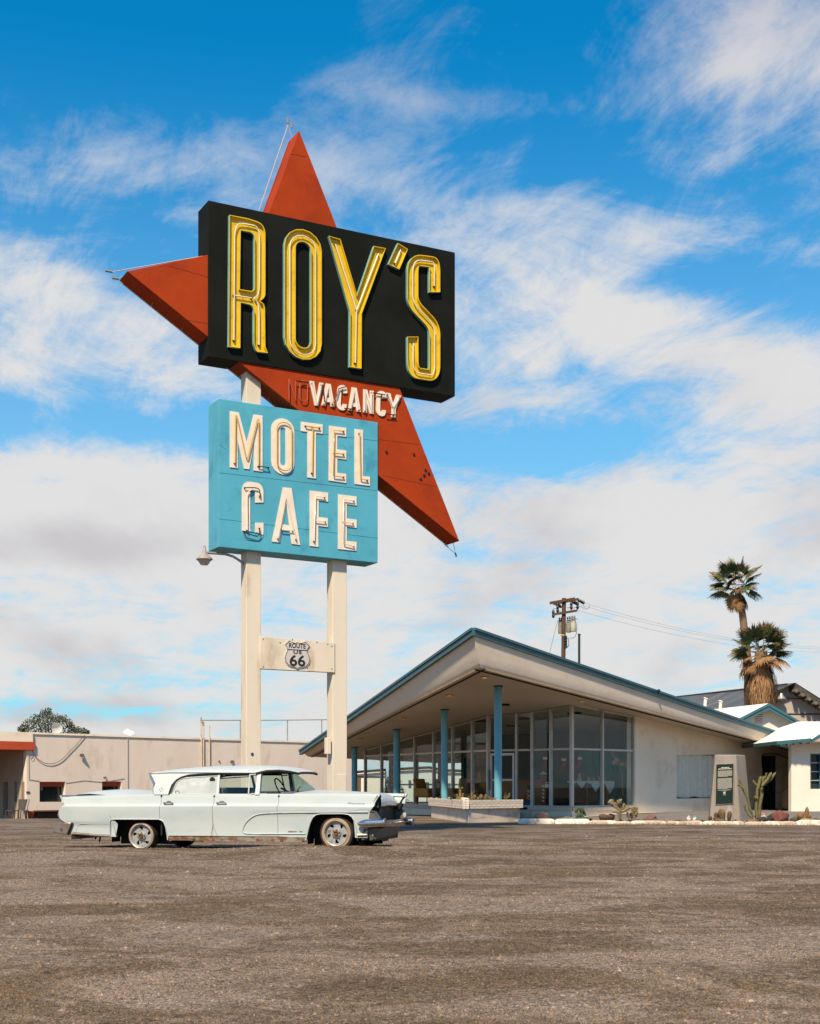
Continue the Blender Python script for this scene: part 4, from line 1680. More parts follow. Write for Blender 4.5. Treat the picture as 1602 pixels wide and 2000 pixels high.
# ------------------------------------------------------------------ stone monument
def build_monument():
    Yf = 42.3
    A, B_ = U(1385.5, 1603, Yf), U(1446, 1603, Yf - .15)
    rt = thing('stone_monument', 'tapered grey concrete monument with a dark green plaque standing in the cactus bed', 'monument', (A.x, A.y, .05))
    # base corners: front-left, front-right, back-right, back-left; top the same
    d = (B_ - A); d.z = 0; d.normalize()
    n = Vector((-d.y, d.x, 0))
    PL = VP(A, d)
    f2 = U(1468, 1600, Yf + .62)
    g = .0
    bot = [A, B_, f2, A + n * .9 + d * .02]
    topz = CH + (HY - 1474) / F * Yf
    tA, tB = U(1397, 1475, Yf + .10), U(1438, 1472.5, Yf + .03)
    tC = U(1456.5, 1473, Yf + .6)
    tD = tA + n * .55
    for q in (tA, tB, tC, tD):
        q.z = topz
    bot = [Vector((p.x, p.y, -.05)) for p in bot]
    mb = MB()
    mb.hexa(bot + [tA, tB, tC, tD])
    body = mb.build('body', [MONU], rt, bevel=.03)
    # plaque on the leaning front face
    e1 = (Vector(bot[1]) - Vector(bot[0])).normalized()
    nf = (e1.cross((tA - bot[0]).normalized())).normalized()
    if nf.y > 0:
        nf = -nf
    def onf(px, py, o=0.0):
        # ray to the face plane, then out by o
        a, b = (px - CX) / F, (HY - py) / F
        r_ = Vector((a, 1, b)); c0 = Vector((0, 0, CH))
        t = (bot[0] + nf * o - c0).dot(nf) / r_.dot(nf)
        return c0 + r_ * t
    GRN = M('plaque_green', (.006, .017, .016), .45, spec=.2)
    q = [(1398.6, 1570.5), (1431.5, 1569), (1432.7, 1492.6), (1400, 1494.2)]
    mb = MB()
    mb.hexa([onf(*p, o=.002) for p in q] + [onf(*p, o=.03) for p in q])
    mb.build('plaque', [GRN], rt)
    fr = MB()
    cs = [(1397.6, 1571.8), (1432.7, 1570.2), (1433.6, 1491.6), (1399.2, 1493.2)]
    for i in range(4):
        fr.tube([onf(*cs[i], o=.012), onf(*cs[(i + 1) % 4], o=.012)], .014, 4)
    fr.build('plaque_frame', [MONU], rt)
    INKW = M('plaque_text', (.42, .40, .35), .6)
    mb = MB()
    r = random.Random(8)

    def line(y, x0, x1, hh, words=True, slope=-.045):
        x = x0
        while x < x1:
            w = r.uniform(.9, 2.6) if hh < 1.2 else r.uniform(4, 7)
            xe = min(x + w, x1)
            yy = y + (x - 1415) * slope
            mb.add([onf(x, yy, .032), onf(xe, yy + (xe - x) * slope, .032), onf(xe, yy - hh + (xe - x) * slope, .032), onf(x, yy - hh, .032)], [(0, 1, 2, 3)])
            x = xe + (.35 if hh < 1.2 else .8)
    line(1500.2, 1409, 1424.5, 1.7)
    line(1502.7, 1403.3, 1429.6, 1.7)
    for i in range(11):
        line(1505.8 + i * 1.12, 1402.4, 1430.3 if i < 10 else 1423, .62)
    for i in range(19):
        line(1520.6 + i * 1.12, 1402, 1430 if i < 18 else 1422, .62)
    line(1543.6, 1403, 1428, .8)
    line(1544.9, 1411, 1420, .6)
    # small rider emblem
    em = [(1413, 1551.8), (1413.5, 1548.5), (1412, 1549.5), (1413, 1547.5), (1415, 1547), (1415.8, 1545.6), (1417, 1546), (1417.5, 1548), (1416.5, 1550), (1417.5, 1552.3), (1416.8, 1552.5), (1415.3, 1550.5), (1414.2, 1550.2)]
    tri = tessellate_polygon([[Vector((x, y, 0)) for x, y in em]])
    mb.add([onf(x, y, .033) for x, y in em], tri)
    mb.add([onf(1412.3, 1553.2, .033), onf(1417.8, 1553.0, .033), onf(1417.8, 1552.5, .033), onf(1412.3, 1552.7, .033)], [(0, 1, 2, 3)])
    mb.build('plaque_lettering', [INKW], rt, kind='stuff', recalc=False)


build_monument()

# ------------------------------------------------------------------ garage building on the left
GD = Vector((.716, .698, 0)).normalized()
GC = U(52, 1500, 60.0)
GP = VP((GC.x, GC.y), GD)
GS = M('garage_stucco', (.72, .61, .52), .92, col2=(.67, .56, .47), vs=.55, col3=(.60, .48, .38), vs3=1.5, stretch=(1, 1, .4), bump=.5, bs=22, bump2=.3, bs2=2.5, fine=.08, fs=40)
OBASE = M('orange_base', (.40, .06, .015), .7, col2=(.33, .05, .012), vs=2)


def build_garage():
    rt = thing('garage_building', 'long low cream stucco garage with orange canopy and window awnings', 'building', (GC.x, GC.y, -.33))
    zb = -.6
    def tz(px):
        return interp([(52, 1433), (391, 1444), (605, 1450.5), (700, 1453)], px)
    pxs = [52, 200, 391, 605, 690]
    top = [GP.sz(p, tz(p)) for p in pxs]
    s0, s1 = top[0][0], top[-1][0]
    outline = [(s0, zb), (s1, zb)] + top[::-1]
    w1 = [GP.sz(*p) for p in ((77.3, 1566.5), (127.7, 1566.5), (127.7, 1527), (77.3, 1527))]
    w2 = [GP.sz(*p) for p in ((199.5, 1562), (237.5, 1562), (237.5, 1526.5), (199.5, 1526))]
    # the wall stops above a low dark recess along its foot
    mb = MB()
    mb.prism([outline, w1, w2], GP.f, -.4, 0)
    wall = mb.build('wall', [GS], rt, bevel=0)
    for w in (w1, w2):
        (a0, zb_), (a1, _), (_, zt) = w[0], w[1], w[2]
        mb = MB()
        mb.prism([[(a0, zb_), (a1, zb_), (a1, zt), (a0, zt)]], GP.f, -.36, -.35)
        win = mb.build('window', [M('garage_glass', (.012, .016, .016), .15, spec=.5)], rt)
        mb = MB()
        mb.prism([[(a0 + .01, zt - .23), (a1 - .01, zt - .23), (a1 - .01, zt - .002), (a0 + .01, zt - .002)]], GP.f, -.34, -.16)
        mb.build('awning', [OBASE], win)
        mb = MB()
        for k in range(1, 3):
            s = a0 + (a1 - a0) * k / 3
            mb.prism([[(s - .02, zb_), (s + .02, zb_), (s + .02, zt - .24), (s - .02, zt - .24)]], GP.f, -.35, -.33)
        mb.build('glazing_bar', [DARK], win, kind='stuff')
    mb = MB()
    c_ = GP.at(81, 1540, -.33)
    mb.box(c_, (.13, .02, .18), math.atan2(GD.y, GD.x))
    mb.build('window_sticker', [M('grey_blue_sticker', (.15, .18, .3), .5)], rt)
    # parapet capping
    mb = MB()
    for i in range(len(top) - 1):
        (a, za), (b, zb2) = top[i], top[i + 1]
        q = [(a, za - .015), (b, zb2 - .015), (b, zb2 + .07), (a, za + .07)]
        mb.prism([q], GP.f, -.45, .05)
    mb.build('parapet_cap', [STUCCO_W], rt)
    # rest of the volume
    mb = MB()
    a, b = GP.f(s0, 0, -.4), GP.f(s1, 0, -.4)
    n = GP.n
    za, zb3 = top[0][1] - .3, top[-1][1] - .3
    mb.add([Vector((*a.to_2d(), za)), Vector((*b.to_2d(), zb3)), Vector((*(b + n * 9).to_2d(), zb3)), Vector((*(a + n * 9).to_2d(), za))], [(0, 1, 2, 3)])
    mb.build('flat_roof', [M('white_roof', (.7, .68, .64), .8)], rt)
    mb = MB()
    b2 = GP.f(s1, 0, -.001)
    mb.wallbox(b2 - GD * .3, b2 + n * 9 - GD * .3, -.6, top[-1][1], .3, side=-1)
    bb = GP.f(s0, 0, -.001)
    # the shaded return wall under the canopy, with its openings
    SW = VP((GC.x, GC.y), n)
    mb.build('side_wall', [GS], rt)
    d2 = n
    zt = top[0][1]
    # openings measured as distances along the return wall
    def tpx(px):
        a_ = (px - CX) / F
        # GC + n*t
        return (a_ * GC.y - GC.x) / (n.x - a_ * n.y)
    def zpx(px, py):
        t = tpx(px)
        return CH + (HY - py) / F * (GC.y + n.y * t)
    mb = MB()
    def ff(t, z, o):
        v = GC + n * t - GD * o
        return Vector((v.x, v.y, z))
    op = []
    for (xa, xb, y0, y1) in ((48, 42, 1566, 1527), (33, 27.5, 1566, 1527), (15.5, 5.5, 1593, 1528)):
        op.append([(tpx(xa), zpx(xa, y0)), (tpx(xb), zpx(xa, y0)), (tpx(xb), zpx(xa, y1)), (tpx(xa), zpx(xa, y1))])
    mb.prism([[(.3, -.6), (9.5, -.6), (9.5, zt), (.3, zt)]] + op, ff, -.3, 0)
    mb.build('shaded_wall', [M('shaded_cream', (.40, .33, .25), .9, col2=(.34, .27, .2), vs=1)], rt)  # garage cream darkened for the shade under the canopy
    for k, o in enumerate(op):
        mb = MB()
        mb.prism([o], ff, -.28, -.25)
        mb.build('window' if k < 2 else 'door', [M('dark_blue_glass', (.03, .045, .05), .2)], rt)
    # canopy: reaches out to the left, orange fascia
    mb = MB()
    z1, z0 = CH + (HY - 1448) / F * 59.6, CH + (HY - 1465) / F * 59.6
    a = GC + GD * .35 - n * .12
    b = a - GD * 9
    e, g = b + n * 9, a + n * 9
    mb.hexa([Vector((p.x, p.y, z0)) for p in (b, a, g, e)] + [Vector((p.x, p.y, z1)) for p in (b, a, g, e)])
    mb.build('canopy', [M('canopy_orange', (.50, .075, .02), .6, col2=(.42, .06, .018), vs=1), ], rt, bevel=.02)
    mb = MB()
    mb.wallbox(a - GD * .1 + n * .01, b, z1 - .01, z1 + .42, .3)
    mb.build('canopy_parapet', [STUCCO_W], rt)
    # low raised roof at the far left
    mb = MB()
    p0, p1, p2 = U(2, 1441, 62), U(12, 1430, 62), U(52, 1433, 63)
    p3 = U(-40, 1441, 66)
    mb.add([U(0, 1442, 61.9), U(12, 1429.5, 61.9), U(17, 1441, 61.9), U(60, 1432.5, 64), U(62, 1441, 64)], [(0, 1, 2), (1, 3, 4, 2)])
    mb.build('gable_roof', [M('brown_roof', (.45, .38, .30), .9)], rt)
    # orange foot and dark bench recess
    mb = MB()
    q = [GP.sz(*p) for p in ((50, 1601), (63.5, 1601), (63.5, 1584.3), (50, 1584.3))]
    q[0] = (q[0][0] + .0, -.45); q[1] = (q[1][0], -.45)
    mb.prism([q], GP.f, 0, .12)
    mb.build('orange_pier', [OBASE], rt)
    mb = MB()
    q = [GP.sz(*p) for p in ((63.8, 1600), (140, 1600), (140, 1584.5), (63.8, 1584.5))]
    mb.prism([[(q[0][0], -.4), (q[1][0], -.4), (q[1][0], q[2][1]), (q[0][0], q[0][1] * 0 + q[3][1])]], GP.f, 0, .02)
    mb.build('dark_plinth', [M('dark_brown_base', (.035, .02, .012), .8, col2=(.06, .03, .015), vs=2)], rt)
    mb = MB()
    q = GP.sz(64, 1590)[0], GP.sz(140, 1590)[0]
    mb.prism([[(q[0], .0), (q[1], .0), (q[1], .06), (q[0], .06)]], GP.f, .02, .2)
    mb.build('low_rail', [M('rusty_rail', (.12, .05, .02), .8)], rt)
    # seams, conduits, small fixtures
    for pts, r, m_ in (([(249.5, 1437), (250, 1550)], .022, 0), ([(56, 1470), (56.5, 1522), (77, 1525)], .012, 0),
                       ([(128, 1529), (165, 1524), (199, 1527), (243, 1520)], .010, 0)):
        mb = MB()
        mb.tube([GP.at(x, y, .02) for x, y in pts], r, 5)
        mb.build('conduit', [M('grey_conduit', (.36, .30, .27), .8)], rt)
    for px in (393.5, 397.5, 409):
        y1 = {393.5: 1412, 397.5: 1418, 409: 1417}[px]
        mb = MB()
        mb.tube([GP.at(px, 1560, .06), GP.at(px, y1, .06)], .035, 8)
        mb.build('vent_pipe', [M('cream_pipe', (.55, .47, .38), .7, col3=(.3, .15, .07), vs3=3)], rt)
    mb = MB()
    mb.tube([GP.at(393.5, 1413, .06), GP.at(394, 1410, .06), GP.at(397, 1410, .06), GP.at(397.5, 1418, .06)], .045, 6)
    mb.build('pipe_elbow', [M('rusty_elbow', (.4, .22, .12), .7)], rt)
    # wall floodlights
    for x, y in ((162.5, 1473.5), (455.5, 1486.5), (206.5, 1517.5)):
        c = GP.at(x, y, .12)
        mb = MB()
        mb.tube([GP.at(x, y, 0), c], .03, 6)
        s_ = .11 if x != 206.5 else .06
        mb.lathe([(.02, -.08), (s_ * .7, -.03), (s_, .07), (s_ * .9, .08), (0, .07)], c + Vector((-.03, -.05, -.02)), 10,
                 rot=Matrix.Rotation(R(115), 3, 'X'))
        mb.build('wall_lamp', [M('lamp_metal', (.22, .22, .2), .5, metal=.4)], rt, smooth=40)
    mb = MB()
    mb.lathe([(.05, 0), (.05, .05)], GP.at(428, 1487, .02), 8)
    mb.build('tap', [STEEL], rt)
    # small arrow sign by the corner
    mb = MB()
    arr = [(51.2, 1545.2), (52.6, 1546.2), (55.6, 1546.0), (55.6, 1545), (59.3, 1547.3), (55.6, 1549.6), (55.6, 1548.8), (52.6, 1548.6), (51.2, 1549.8), (52, 1547.5)]
    mb.prism([[GP.sz(x, y, .03) for x, y in arr]], GP.f, .01, .03)
    mb.build('arrow_sign', [M('dark_metal', (.04, .035, .03), .6)], rt)


build_garage()


def simple_thing(name, label, cat, loc, build, group=None):
    rt = thing(name, label, cat, loc, group=group)
    build(rt)
    return rt


# sagging cable on the garage wall
def cable_wall():
    pts = []
    for x, y in ((62, 1462), (66, 1474), (75, 1484), (86, 1490.5), (98, 1492.5), (110, 1490), (122, 1483), (134, 1470), (146, 1458), (156, 1447), (165, 1436)):
        pts.append(tuple(GP.at(x, y, .05)))
    mb = MB()
    mb.tube(fillet_path(pts, .6, 4), .014, 5)
    c = GP.at(62, 1478, .05)
    ring = [c + GD * (.08 * math.cos(t)) + Vector((0, 0, .10 * math.sin(t))) for t in np.linspace(0, 6.28, 14)]
    mb.tube(ring, .008, 4)
    o = mb.build('hanging_cable', [M('cable', (.12, .09, .08), .7)])
    tag(o, 'thin dark cable sagging in a loop across the garage wall', 'cable')


cable_wall()


def roof_rail():
    p = GP.at(393, 1440, -.8)
    rt = thing('roof_railing', 'thin grey pipe railing running along the garage roof behind the sign posts', 'railing', (p.x, p.y, p.z))
    mb = MB()
    o = -.8
    pts = [(391.5, 1407), (470, 1407), (520, 1407), (575, 1406.5), (640, 1405.8), (660, 1405.5)]
    mb.tube([GP.at(x, y, o) for x, y in pts], .028, 6)
    mb.build('top_rail', [STEEL], rt)
    for x in (393, 469.5, 561.5, 628.5):
        mb = MB()
        y0 = 1401 if x < 400 else 1406.5
        mb.tube([GP.at(x, 1452, o), GP.at(x, y0, o)], .035, 6)
        mb.build('rail_post', [STEEL], rt)


roof_rail()


def dish(name, label, px, py, r, yaw, pitch, Y):
    c = U(px, py, Y)
    rt = thing(name, label, 'antenna', (c.x, c.y, c.z - .5))
    rot = (Matrix.Rotation(R(yaw), 3, 'Z') @ Matrix.Rotation(R(pitch), 3, 'X'))
    mb = MB()
    mb.lathe([(0, 0), (r * .4, .02), (r * .75, .07), (r, .14), (r, .16), (r * .7, .09), (0, .03)], c, 20, rot=rot)
    mb.build('dish', [M('dish_grey', (.42, .41, .40), .6)], rt, smooth=40)
    mb = MB()
    mb.tube([c + Vector((0, .1, 0)), c + Vector((0, .1, -1.2))], .04, 6)
    mb.build('mast', [STEEL], rt)
    return rt


dish('satellite_dish', 'round grey satellite dish on the garage roof in front of the tree', 111.5, 1421.5, .26, 15, 100, 63.5)
c = U(251.5, 1430.5, 66)
rt = thing('flat_antenna', 'small flat white antenna tilted on the garage roof edge', 'antenna', (c.x, c.y, c.z - .3))
mb = MB()
mb.box(c, (.42, .6, .04), R(40), rot=Matrix.Rotation(R(28), 3, 'Y') @ Matrix.Rotation(R(20), 3, 'X'))
mb.build('panel', [M('antenna_white', (.7, .69, .66), .5)], rt)
mb = MB()
mb.tube([c, c + Vector((0, 0, -.6))], .025, 6)
mb.build('mast', [STEEL], rt)


def chairs_left():
    # stacked garden chairs under the canopy
    n = GP.n
    spots = [(36, 'dark garden chair tipped against the shaded garage wall', (.06, .055, .05)), (41, 'pale plastic chair leaning by the orange pier', (.30, .24, .22)),
             (24, 'small brown stool under the garage canopy', (.09, .04, .025))]
    for px, lab, colr in spots:
        Y = 59.3
        p = U(px, 1599, Y)
        z0 = G(p.x, p.y)
        rt = thing('garden_chair' if 'stool' not in lab else 'stool', lab, 'chair' if 'stool' not in lab else 'stool', (p.x, p.y, z0), R(-25))
        mt = M('chair_plastic', colr, .6)
        mb = MB()
        mb.box((0, 0, .40), (.42, .42, .04))
        mb.build('seat', [mt], rt, local=True)
        for sx in (-.18, .18):
            for sy in (-.18, .18):
                mb = MB()
                mb.tube([(sx, sy, .40), (sx * 1.15, sy * 1.15, 0)], .022, 6)
                mb.build('leg', [mt], rt, local=True)
        if 'stool' not in lab:
            mb = MB()
            mb.hexa([(-.17, .17, .42), (.17, .17, .42), (.17, .21, .42), (-.17, .21, .42), (-.24, .27, .9), (.24, .27, .9), (.24, .31, .9), (-.24, .31, .9)])
            mb.build('backrest', [mt], rt, local=True)


chairs_left()


# ------------------------------------------------------------------ houses on the right
def build_house():
    Yh = 52.0
    rt = thing('white_house', 'white house at the right edge with white roof, teal eaves and blue louvred window', 'house', (15.2, Yh, .1))
    d = Vector((.985, .17, 0)).normalized()
    c0 = U(1546, 1583, Yh)
    H = VP((c0.x, c0.y), d)
    WST = M('house_white', (.72, .66, .57), .9, col2=(.66, .59, .5), vs=.8, bump=.3, bs=40, fine=.06)
    win = [H.sz(*p) for p in ((1583, 1541), (1601, 1541), (1601, 1472), (1583, 1472))]
    a0, a1 = win[0][0], win[0][0] + 1.05
    zt_, zb_ = win[2][1], win[0][1]
    mb = MB()
    L = 6.0
    ztop = CH + (HY - 1448) / F * Yh
    mb.prism([[(0, -.2), (L, -.2), (L, ztop), (0, ztop)], [(a0, zb_), (a1, zb_), (a1, zt_), (a0, zt_)]], H.f, -.25, 0)
    mb.build('wall', [WST], rt)
    mb = MB()
    q = H.f(0, 0, -.25)
    mb.wallbox(H.f(.02, 0, -.25), H.f(.02, 0, -.25) + Vector((2.9, 8, 0)), -.2, ztop, .25, side=-1)
    mb.build('side_wall', [WST], rt)
    # window with louvres and frame
    BLF = M('blue_frame', (.05, .13, .19), .5)
    mb = MB()
    mb.prism([[(a0, zb_), (a1, zb_), (a1, zt_), (a0, zt_)]], H.f, -.2, -.19)
    w = mb.build('window', [M('louvre_dark', (.02, .035, .038), .2)], rt)
    mb = MB()
    fw = .05
    for p in ([(a0, zb_), (a0 + fw, zb_), (a0 + fw, zt_), (a0, zt_)], [(a0 + .42, zb_), (a0 + .42 + fw * 1.6, zb_), (a0 + .42 + fw * 1.6, zt_), (a0 + .42, zt_)],
              [(a0 + fw, zt_ - fw), (a1, zt_ - fw), (a1, zt_), (a0 + fw, zt_)], [(a0 - .06, zb_ - .06), (a1 + .06, zb_ - .06), (a1 + .06, zb_), (a0 - .06, zb_)]):
        mb.prism([p], H.f, -.12, -.04)
    mb.build('window_frame', [BLF], w)
    for k in range(4):
        z = zb_ + (zt_ - zb_) * (k + .97) / 4 - .02
        mb = MB()
        mb.prism([[(a0 + fw, z), (a0 + .42, z), (a0 + .42, z + .035), (a0 + fw, z + .035)]], H.f, -.16, -.10)
        mb.build('louvre', [ALU], w)
    # hipped white roof with teal edge
    WR = M('white_roofing', (.74, .71, .66), .85, col2=(.66, .63, .58), vs=1.2, bump=.3, bs=30)
    e0 = U(1517.5, 1447.5, Yh - .7)
    e1 = U(1586, 1442, Yh - .55)
    top0 = U(1558.5, 1409.5, Yh + 3.2)
    top1 = U(1680, 1409, Yh + 4.2)
    e2 = U(1680, 1424, Yh - .2)
    back0 = U(1517.5, 1447.5, Yh - .7) + Vector((-.2, 8, 0))
    mb = MB()
    th = Vector((0, 0, .05))
    mb.add([e0, e1, top1, top0], [(0, 1, 2, 3)])
    mb.add([e0, top0, back0], [(0, 1, 2)])
    e1b = U(1586, 1444, Yh - .9)
    e2b = U(1614, 1426, Yh - .9)
    mb.add([e1b, e2b, top1, e1 + Vector((0, .5, .1))], [(0, 1, 2, 3)])
    mb.build('roof', [WR], rt)
    mb = MB()
    for a, b in ((e0, e1), (e1b, e2b)):
        mb.hexa([a + Vector((0, -.03, -.14)), b + Vector((0, -.03, -.14)), b + Vector((0, .05, -.14)), a + Vector((0, .05, -.14)),
                 a + Vector((0, -.03, .0)), b + Vector((0, -.03, .0)), b + Vector((0, .05, .0)), a + Vector((0, .05, .0))])
    mb.hexa([e0 + Vector((0, -.02, -.14)), e0 + Vector((.06, 0, -.14)), back0 + Vector((.06, 0, -.14)), back0 + Vector((0, 0, -.14)),
             e0 + Vector((0, -.02, 0)), e0 + Vector((.06, 0, 0)), back0 + Vector((.06, 0, 0)), back0])
    mb.build('eave_trim', [TEAL], rt)
    mb = MB()
    mb.add([e0 + Vector((0, 0, -.08)), e1 + Vector((1.5, 0, -.08)), H.f(L, ztop - .0, 0), H.f(0, ztop - .0, 0), back0 + Vector((0, 0, -.08))], [(0, 1, 2, 3), (0, 3, 4)])
    mb.build('soffit', [WST], rt)
    for k in range(5):
        mb = MB()
        p = e0.lerp(e1, (k + .6) / 5)
        mb.box(p + Vector((0, .12, -.165)), (.05, .30, .06))
        mb.build('rafter_tail', [TEAL], rt)


build_house()


def build_gable_house():
    Y = 63.5
    rt = thing('gabled_house', 'white gabled house with teal bargeboards and roof vents behind the lobby roof', 'house', (17, Y, 0))
    WST = M('gable_white', (.66, .60, .52), .9, bump=.3, bs=40)
    WR = M('bright_roofing', (.76, .73, .67), .85, col2=(.70, .67, .61), vs=1)
    A = U(1496, 1376, Y)
    Lf, Rt = U(1436, 1407, Y), U(1576, 1422, Y)
    mb = MB()
    base = [Vector((Lf.x, Y, -.2)), Vector((Rt.x, Y, -.2))]
    mb.hexa([base[0], base[1], base[1] + Vector((0, .3, 0)), base[0] + Vector((0, .3, 0)),
             Lf, Rt, Rt + Vector((0, .3, 0)), Lf + Vector((0, .3, 0))])
    mb.add([Lf, Rt, A], [(0, 1, 2)])
    mb.build('wall', [WST], rt)
    mb = MB()
    bk = U(1383, 1386.5, Y + 14) - A
    o_ = Vector((0, -.5, .03))
    LfE, RtE = A + (Lf - A) * 1.08, A + (Rt - A) * 1.0
    mb.add([A + o_, LfE + o_, LfE + bk, A + bk], [(0, 1, 2, 3)])
    mb.add([A + o_, RtE + o_, RtE + bk, A + bk], [(0, 1, 2, 3)])
    mb.build('roof', [WR], rt)
    for a, b in ((A, LfE), (A, RtE)):
        mb = MB()
        q = Vector((0, -.5, 0))
        for (z0, z1, w) in ((-.26, -.10, .0), (-.10, .03, -.05)):
            mb.hexa([a + q + Vector((0, w, z0)), b + q + Vector((0, w, z0)), b + q + Vector((0, .1, z0)), a + q + Vector((0, .1, z0)),
                     a + q + Vector((0, w, z1)), b + q + Vector((0, w, z1)), b + q + Vector((0, .1, z1)), a + q + Vector((0, .1, z1))])
        mb.build('bargeboard', [TEAL], rt)
    P = VP((0, Y), (1, 0))
    mb = MB()
    mb.prism([[P.sz(*p) for p in ((1476, 1412), (1489, 1412), (1489, 1391.5), (1476, 1391.5))]], P.f, 0, .02)
    v = mb.build('gable_vent', [M('vent_shadow', (.10, .08, .06), .8)], rt)
    for k in range(5):
        mb = MB()
        y = 1394.2 + k * 4
        mb.prism([[P.sz(*p) for p in ((1476, y + 1.1), (1489, y + 1.1), (1489, y - 1.1), (1476, y - 1.1))]], P.f, .02, .06)
        mb.build('louvre', [WHITE], v)
    for (px, y0, y1, hat) in ((1376.5, 1385, 1365, 0), (1408, 1383, 1370.5, 1)):
        mb = MB()
        lean = .18 if not hat else .03
        a, b = U(px - 2, y0, Y + 9), U(px + (2 if not hat else 0), y1, Y + 9)
        mb.tube([a + Vector((0, 0, -.6)), b], .09, 8)
        mb.tube([b, b + Vector((.02, 0, .05))], .13, 8)
        mb.build('roof_vent', [WHITE], rt)


build_gable_house()


def build_warehouse():
    Y = 82.0
    rt = thing('warehouse', 'large grey walled shed with a weathered dark metal roof behind the palms', 'building', (24, Y, 0))
    WS = M('shed_wall', (.40, .345, .30), .9, col2=(.35, .30, .26), vs=.5, bump=.2, bs=20)
    MR = M('shed_roof', (.11, .115, .12), .6, col2=(.075, .08, .085), vs=.5, col3=(.17, .15, .14), vs3=.4, stretch=(.3, 1, 1), metal=.3)
    P = VP((0, Y), (1, 0))
    ap, rt_ = U(1540, 1337, Y), U(1640, 1400, Y)
    lf = U(1462, 1372, Y)
    mb = MB()
    mb.add([Vector((lf.x, Y, -.2)), Vector((rt_.x, Y, -.2)), rt_, ap, lf], [(0, 1, 2, 3, 4)])
    mb.build('gable_wall', [WS], rt)
    mb = MB()
    dpt = Vector((-14, 24, -0.4))
    far = U(1318, 1361.5, Y + 24)
    ridge_far = far
    o_ = Vector((.2, -.8, .05))
    lowf = U(1418, 1381.5, Y - .8)
    mb.add([ap + o_, ridge_far, U(1380, 1400, Y + 20), lowf + Vector((0, 0, -.4))], [(0, 1, 2, 3)])
    # right slope seen edge on, corrugated
    n_ = 26
    e = rt_ - ap
    for i in range(n_):
        pass
    mb.add([ap + o_, rt_ + o_, rt_ + o_ + Vector((0, 20, 0)), ap + o_ + Vector((0, 20, 0))], [(0, 1, 2, 3)])
    mb.build('roof', [MR], rt)
    # dark eave underside with purlins
    mb = MB()
    dn = Vector((0, 0, -.42))
    mb.hexa([ap + o_ + dn, rt_ + o_ + dn, rt_ + dn + Vector((0, .1, 0)), ap + dn + Vector((0, .1, 0)), ap + o_ - Vector((0, 0, .06)), rt_ + o_ - Vector((0, 0, .06)), rt_, ap])
    mb.build('roof_edge', [M('dark_eave', (.045, .04, .034), .8, col2=(.09, .08, .065), vs=2)], rt)
    for k in range(8):
        p = ap.lerp(rt_, (k + .5) / 8)
        mb = MB()
        mb.box(p + Vector((0, -.5, -.33)), (.22, 1.1, .18), rot=Matrix.Rotation(R(24), 3, 'Y'))
        mb.build('purlin', [M('purlin_wood', (.13, .11, .09), .8)], rt)
    for (a, b) in (((1320, 1361), (1538, 1336)), ((1400, 1366), (1462, 1349)), ((1345, 1376), (1462, 1361)), ((1418, 1372), (1462, 1358))):
        mb = MB()
        k0 = 24 * (1 - (a[0] - 1318) / 222)
        k1 = 24 * (1 - (b[0] - 1318) / 222)
        mb.tube([U(a[0], a[1], Y + k0 - .2), U(b[0], b[1], Y + k1 - .9)], .05, 4)
        mb.build('roof_seam', [M('seam_dark', (.05, .045, .04), .8)], rt)
    mb = MB()
    mb.tube([P.at(1530, 1394, .02), P.at(1660, 1396, .02)], .05, 4)
    mb.tube([P.at(1505, 1362, .02), P.at(1580, 1366, .02)], .03, 4)
    mb.build('wall_joint', [M('joint', (.12, .09, .08), .8)], rt, kind='stuff')
    mb = MB()
    c = P.at(1526, 1362, .5)
    mb.tube([P.at(1523, 1367, .0), P.at(1522, 1363, .4), c], .06, 6)
    mb.lathe([(.10, .25), (.16, .1), (.34, -.1), (.30, -.16), (0, -.2)], c, 12)
    mb.build('barn_lamp', [STEEL], rt, smooth=40)


build_warehouse()


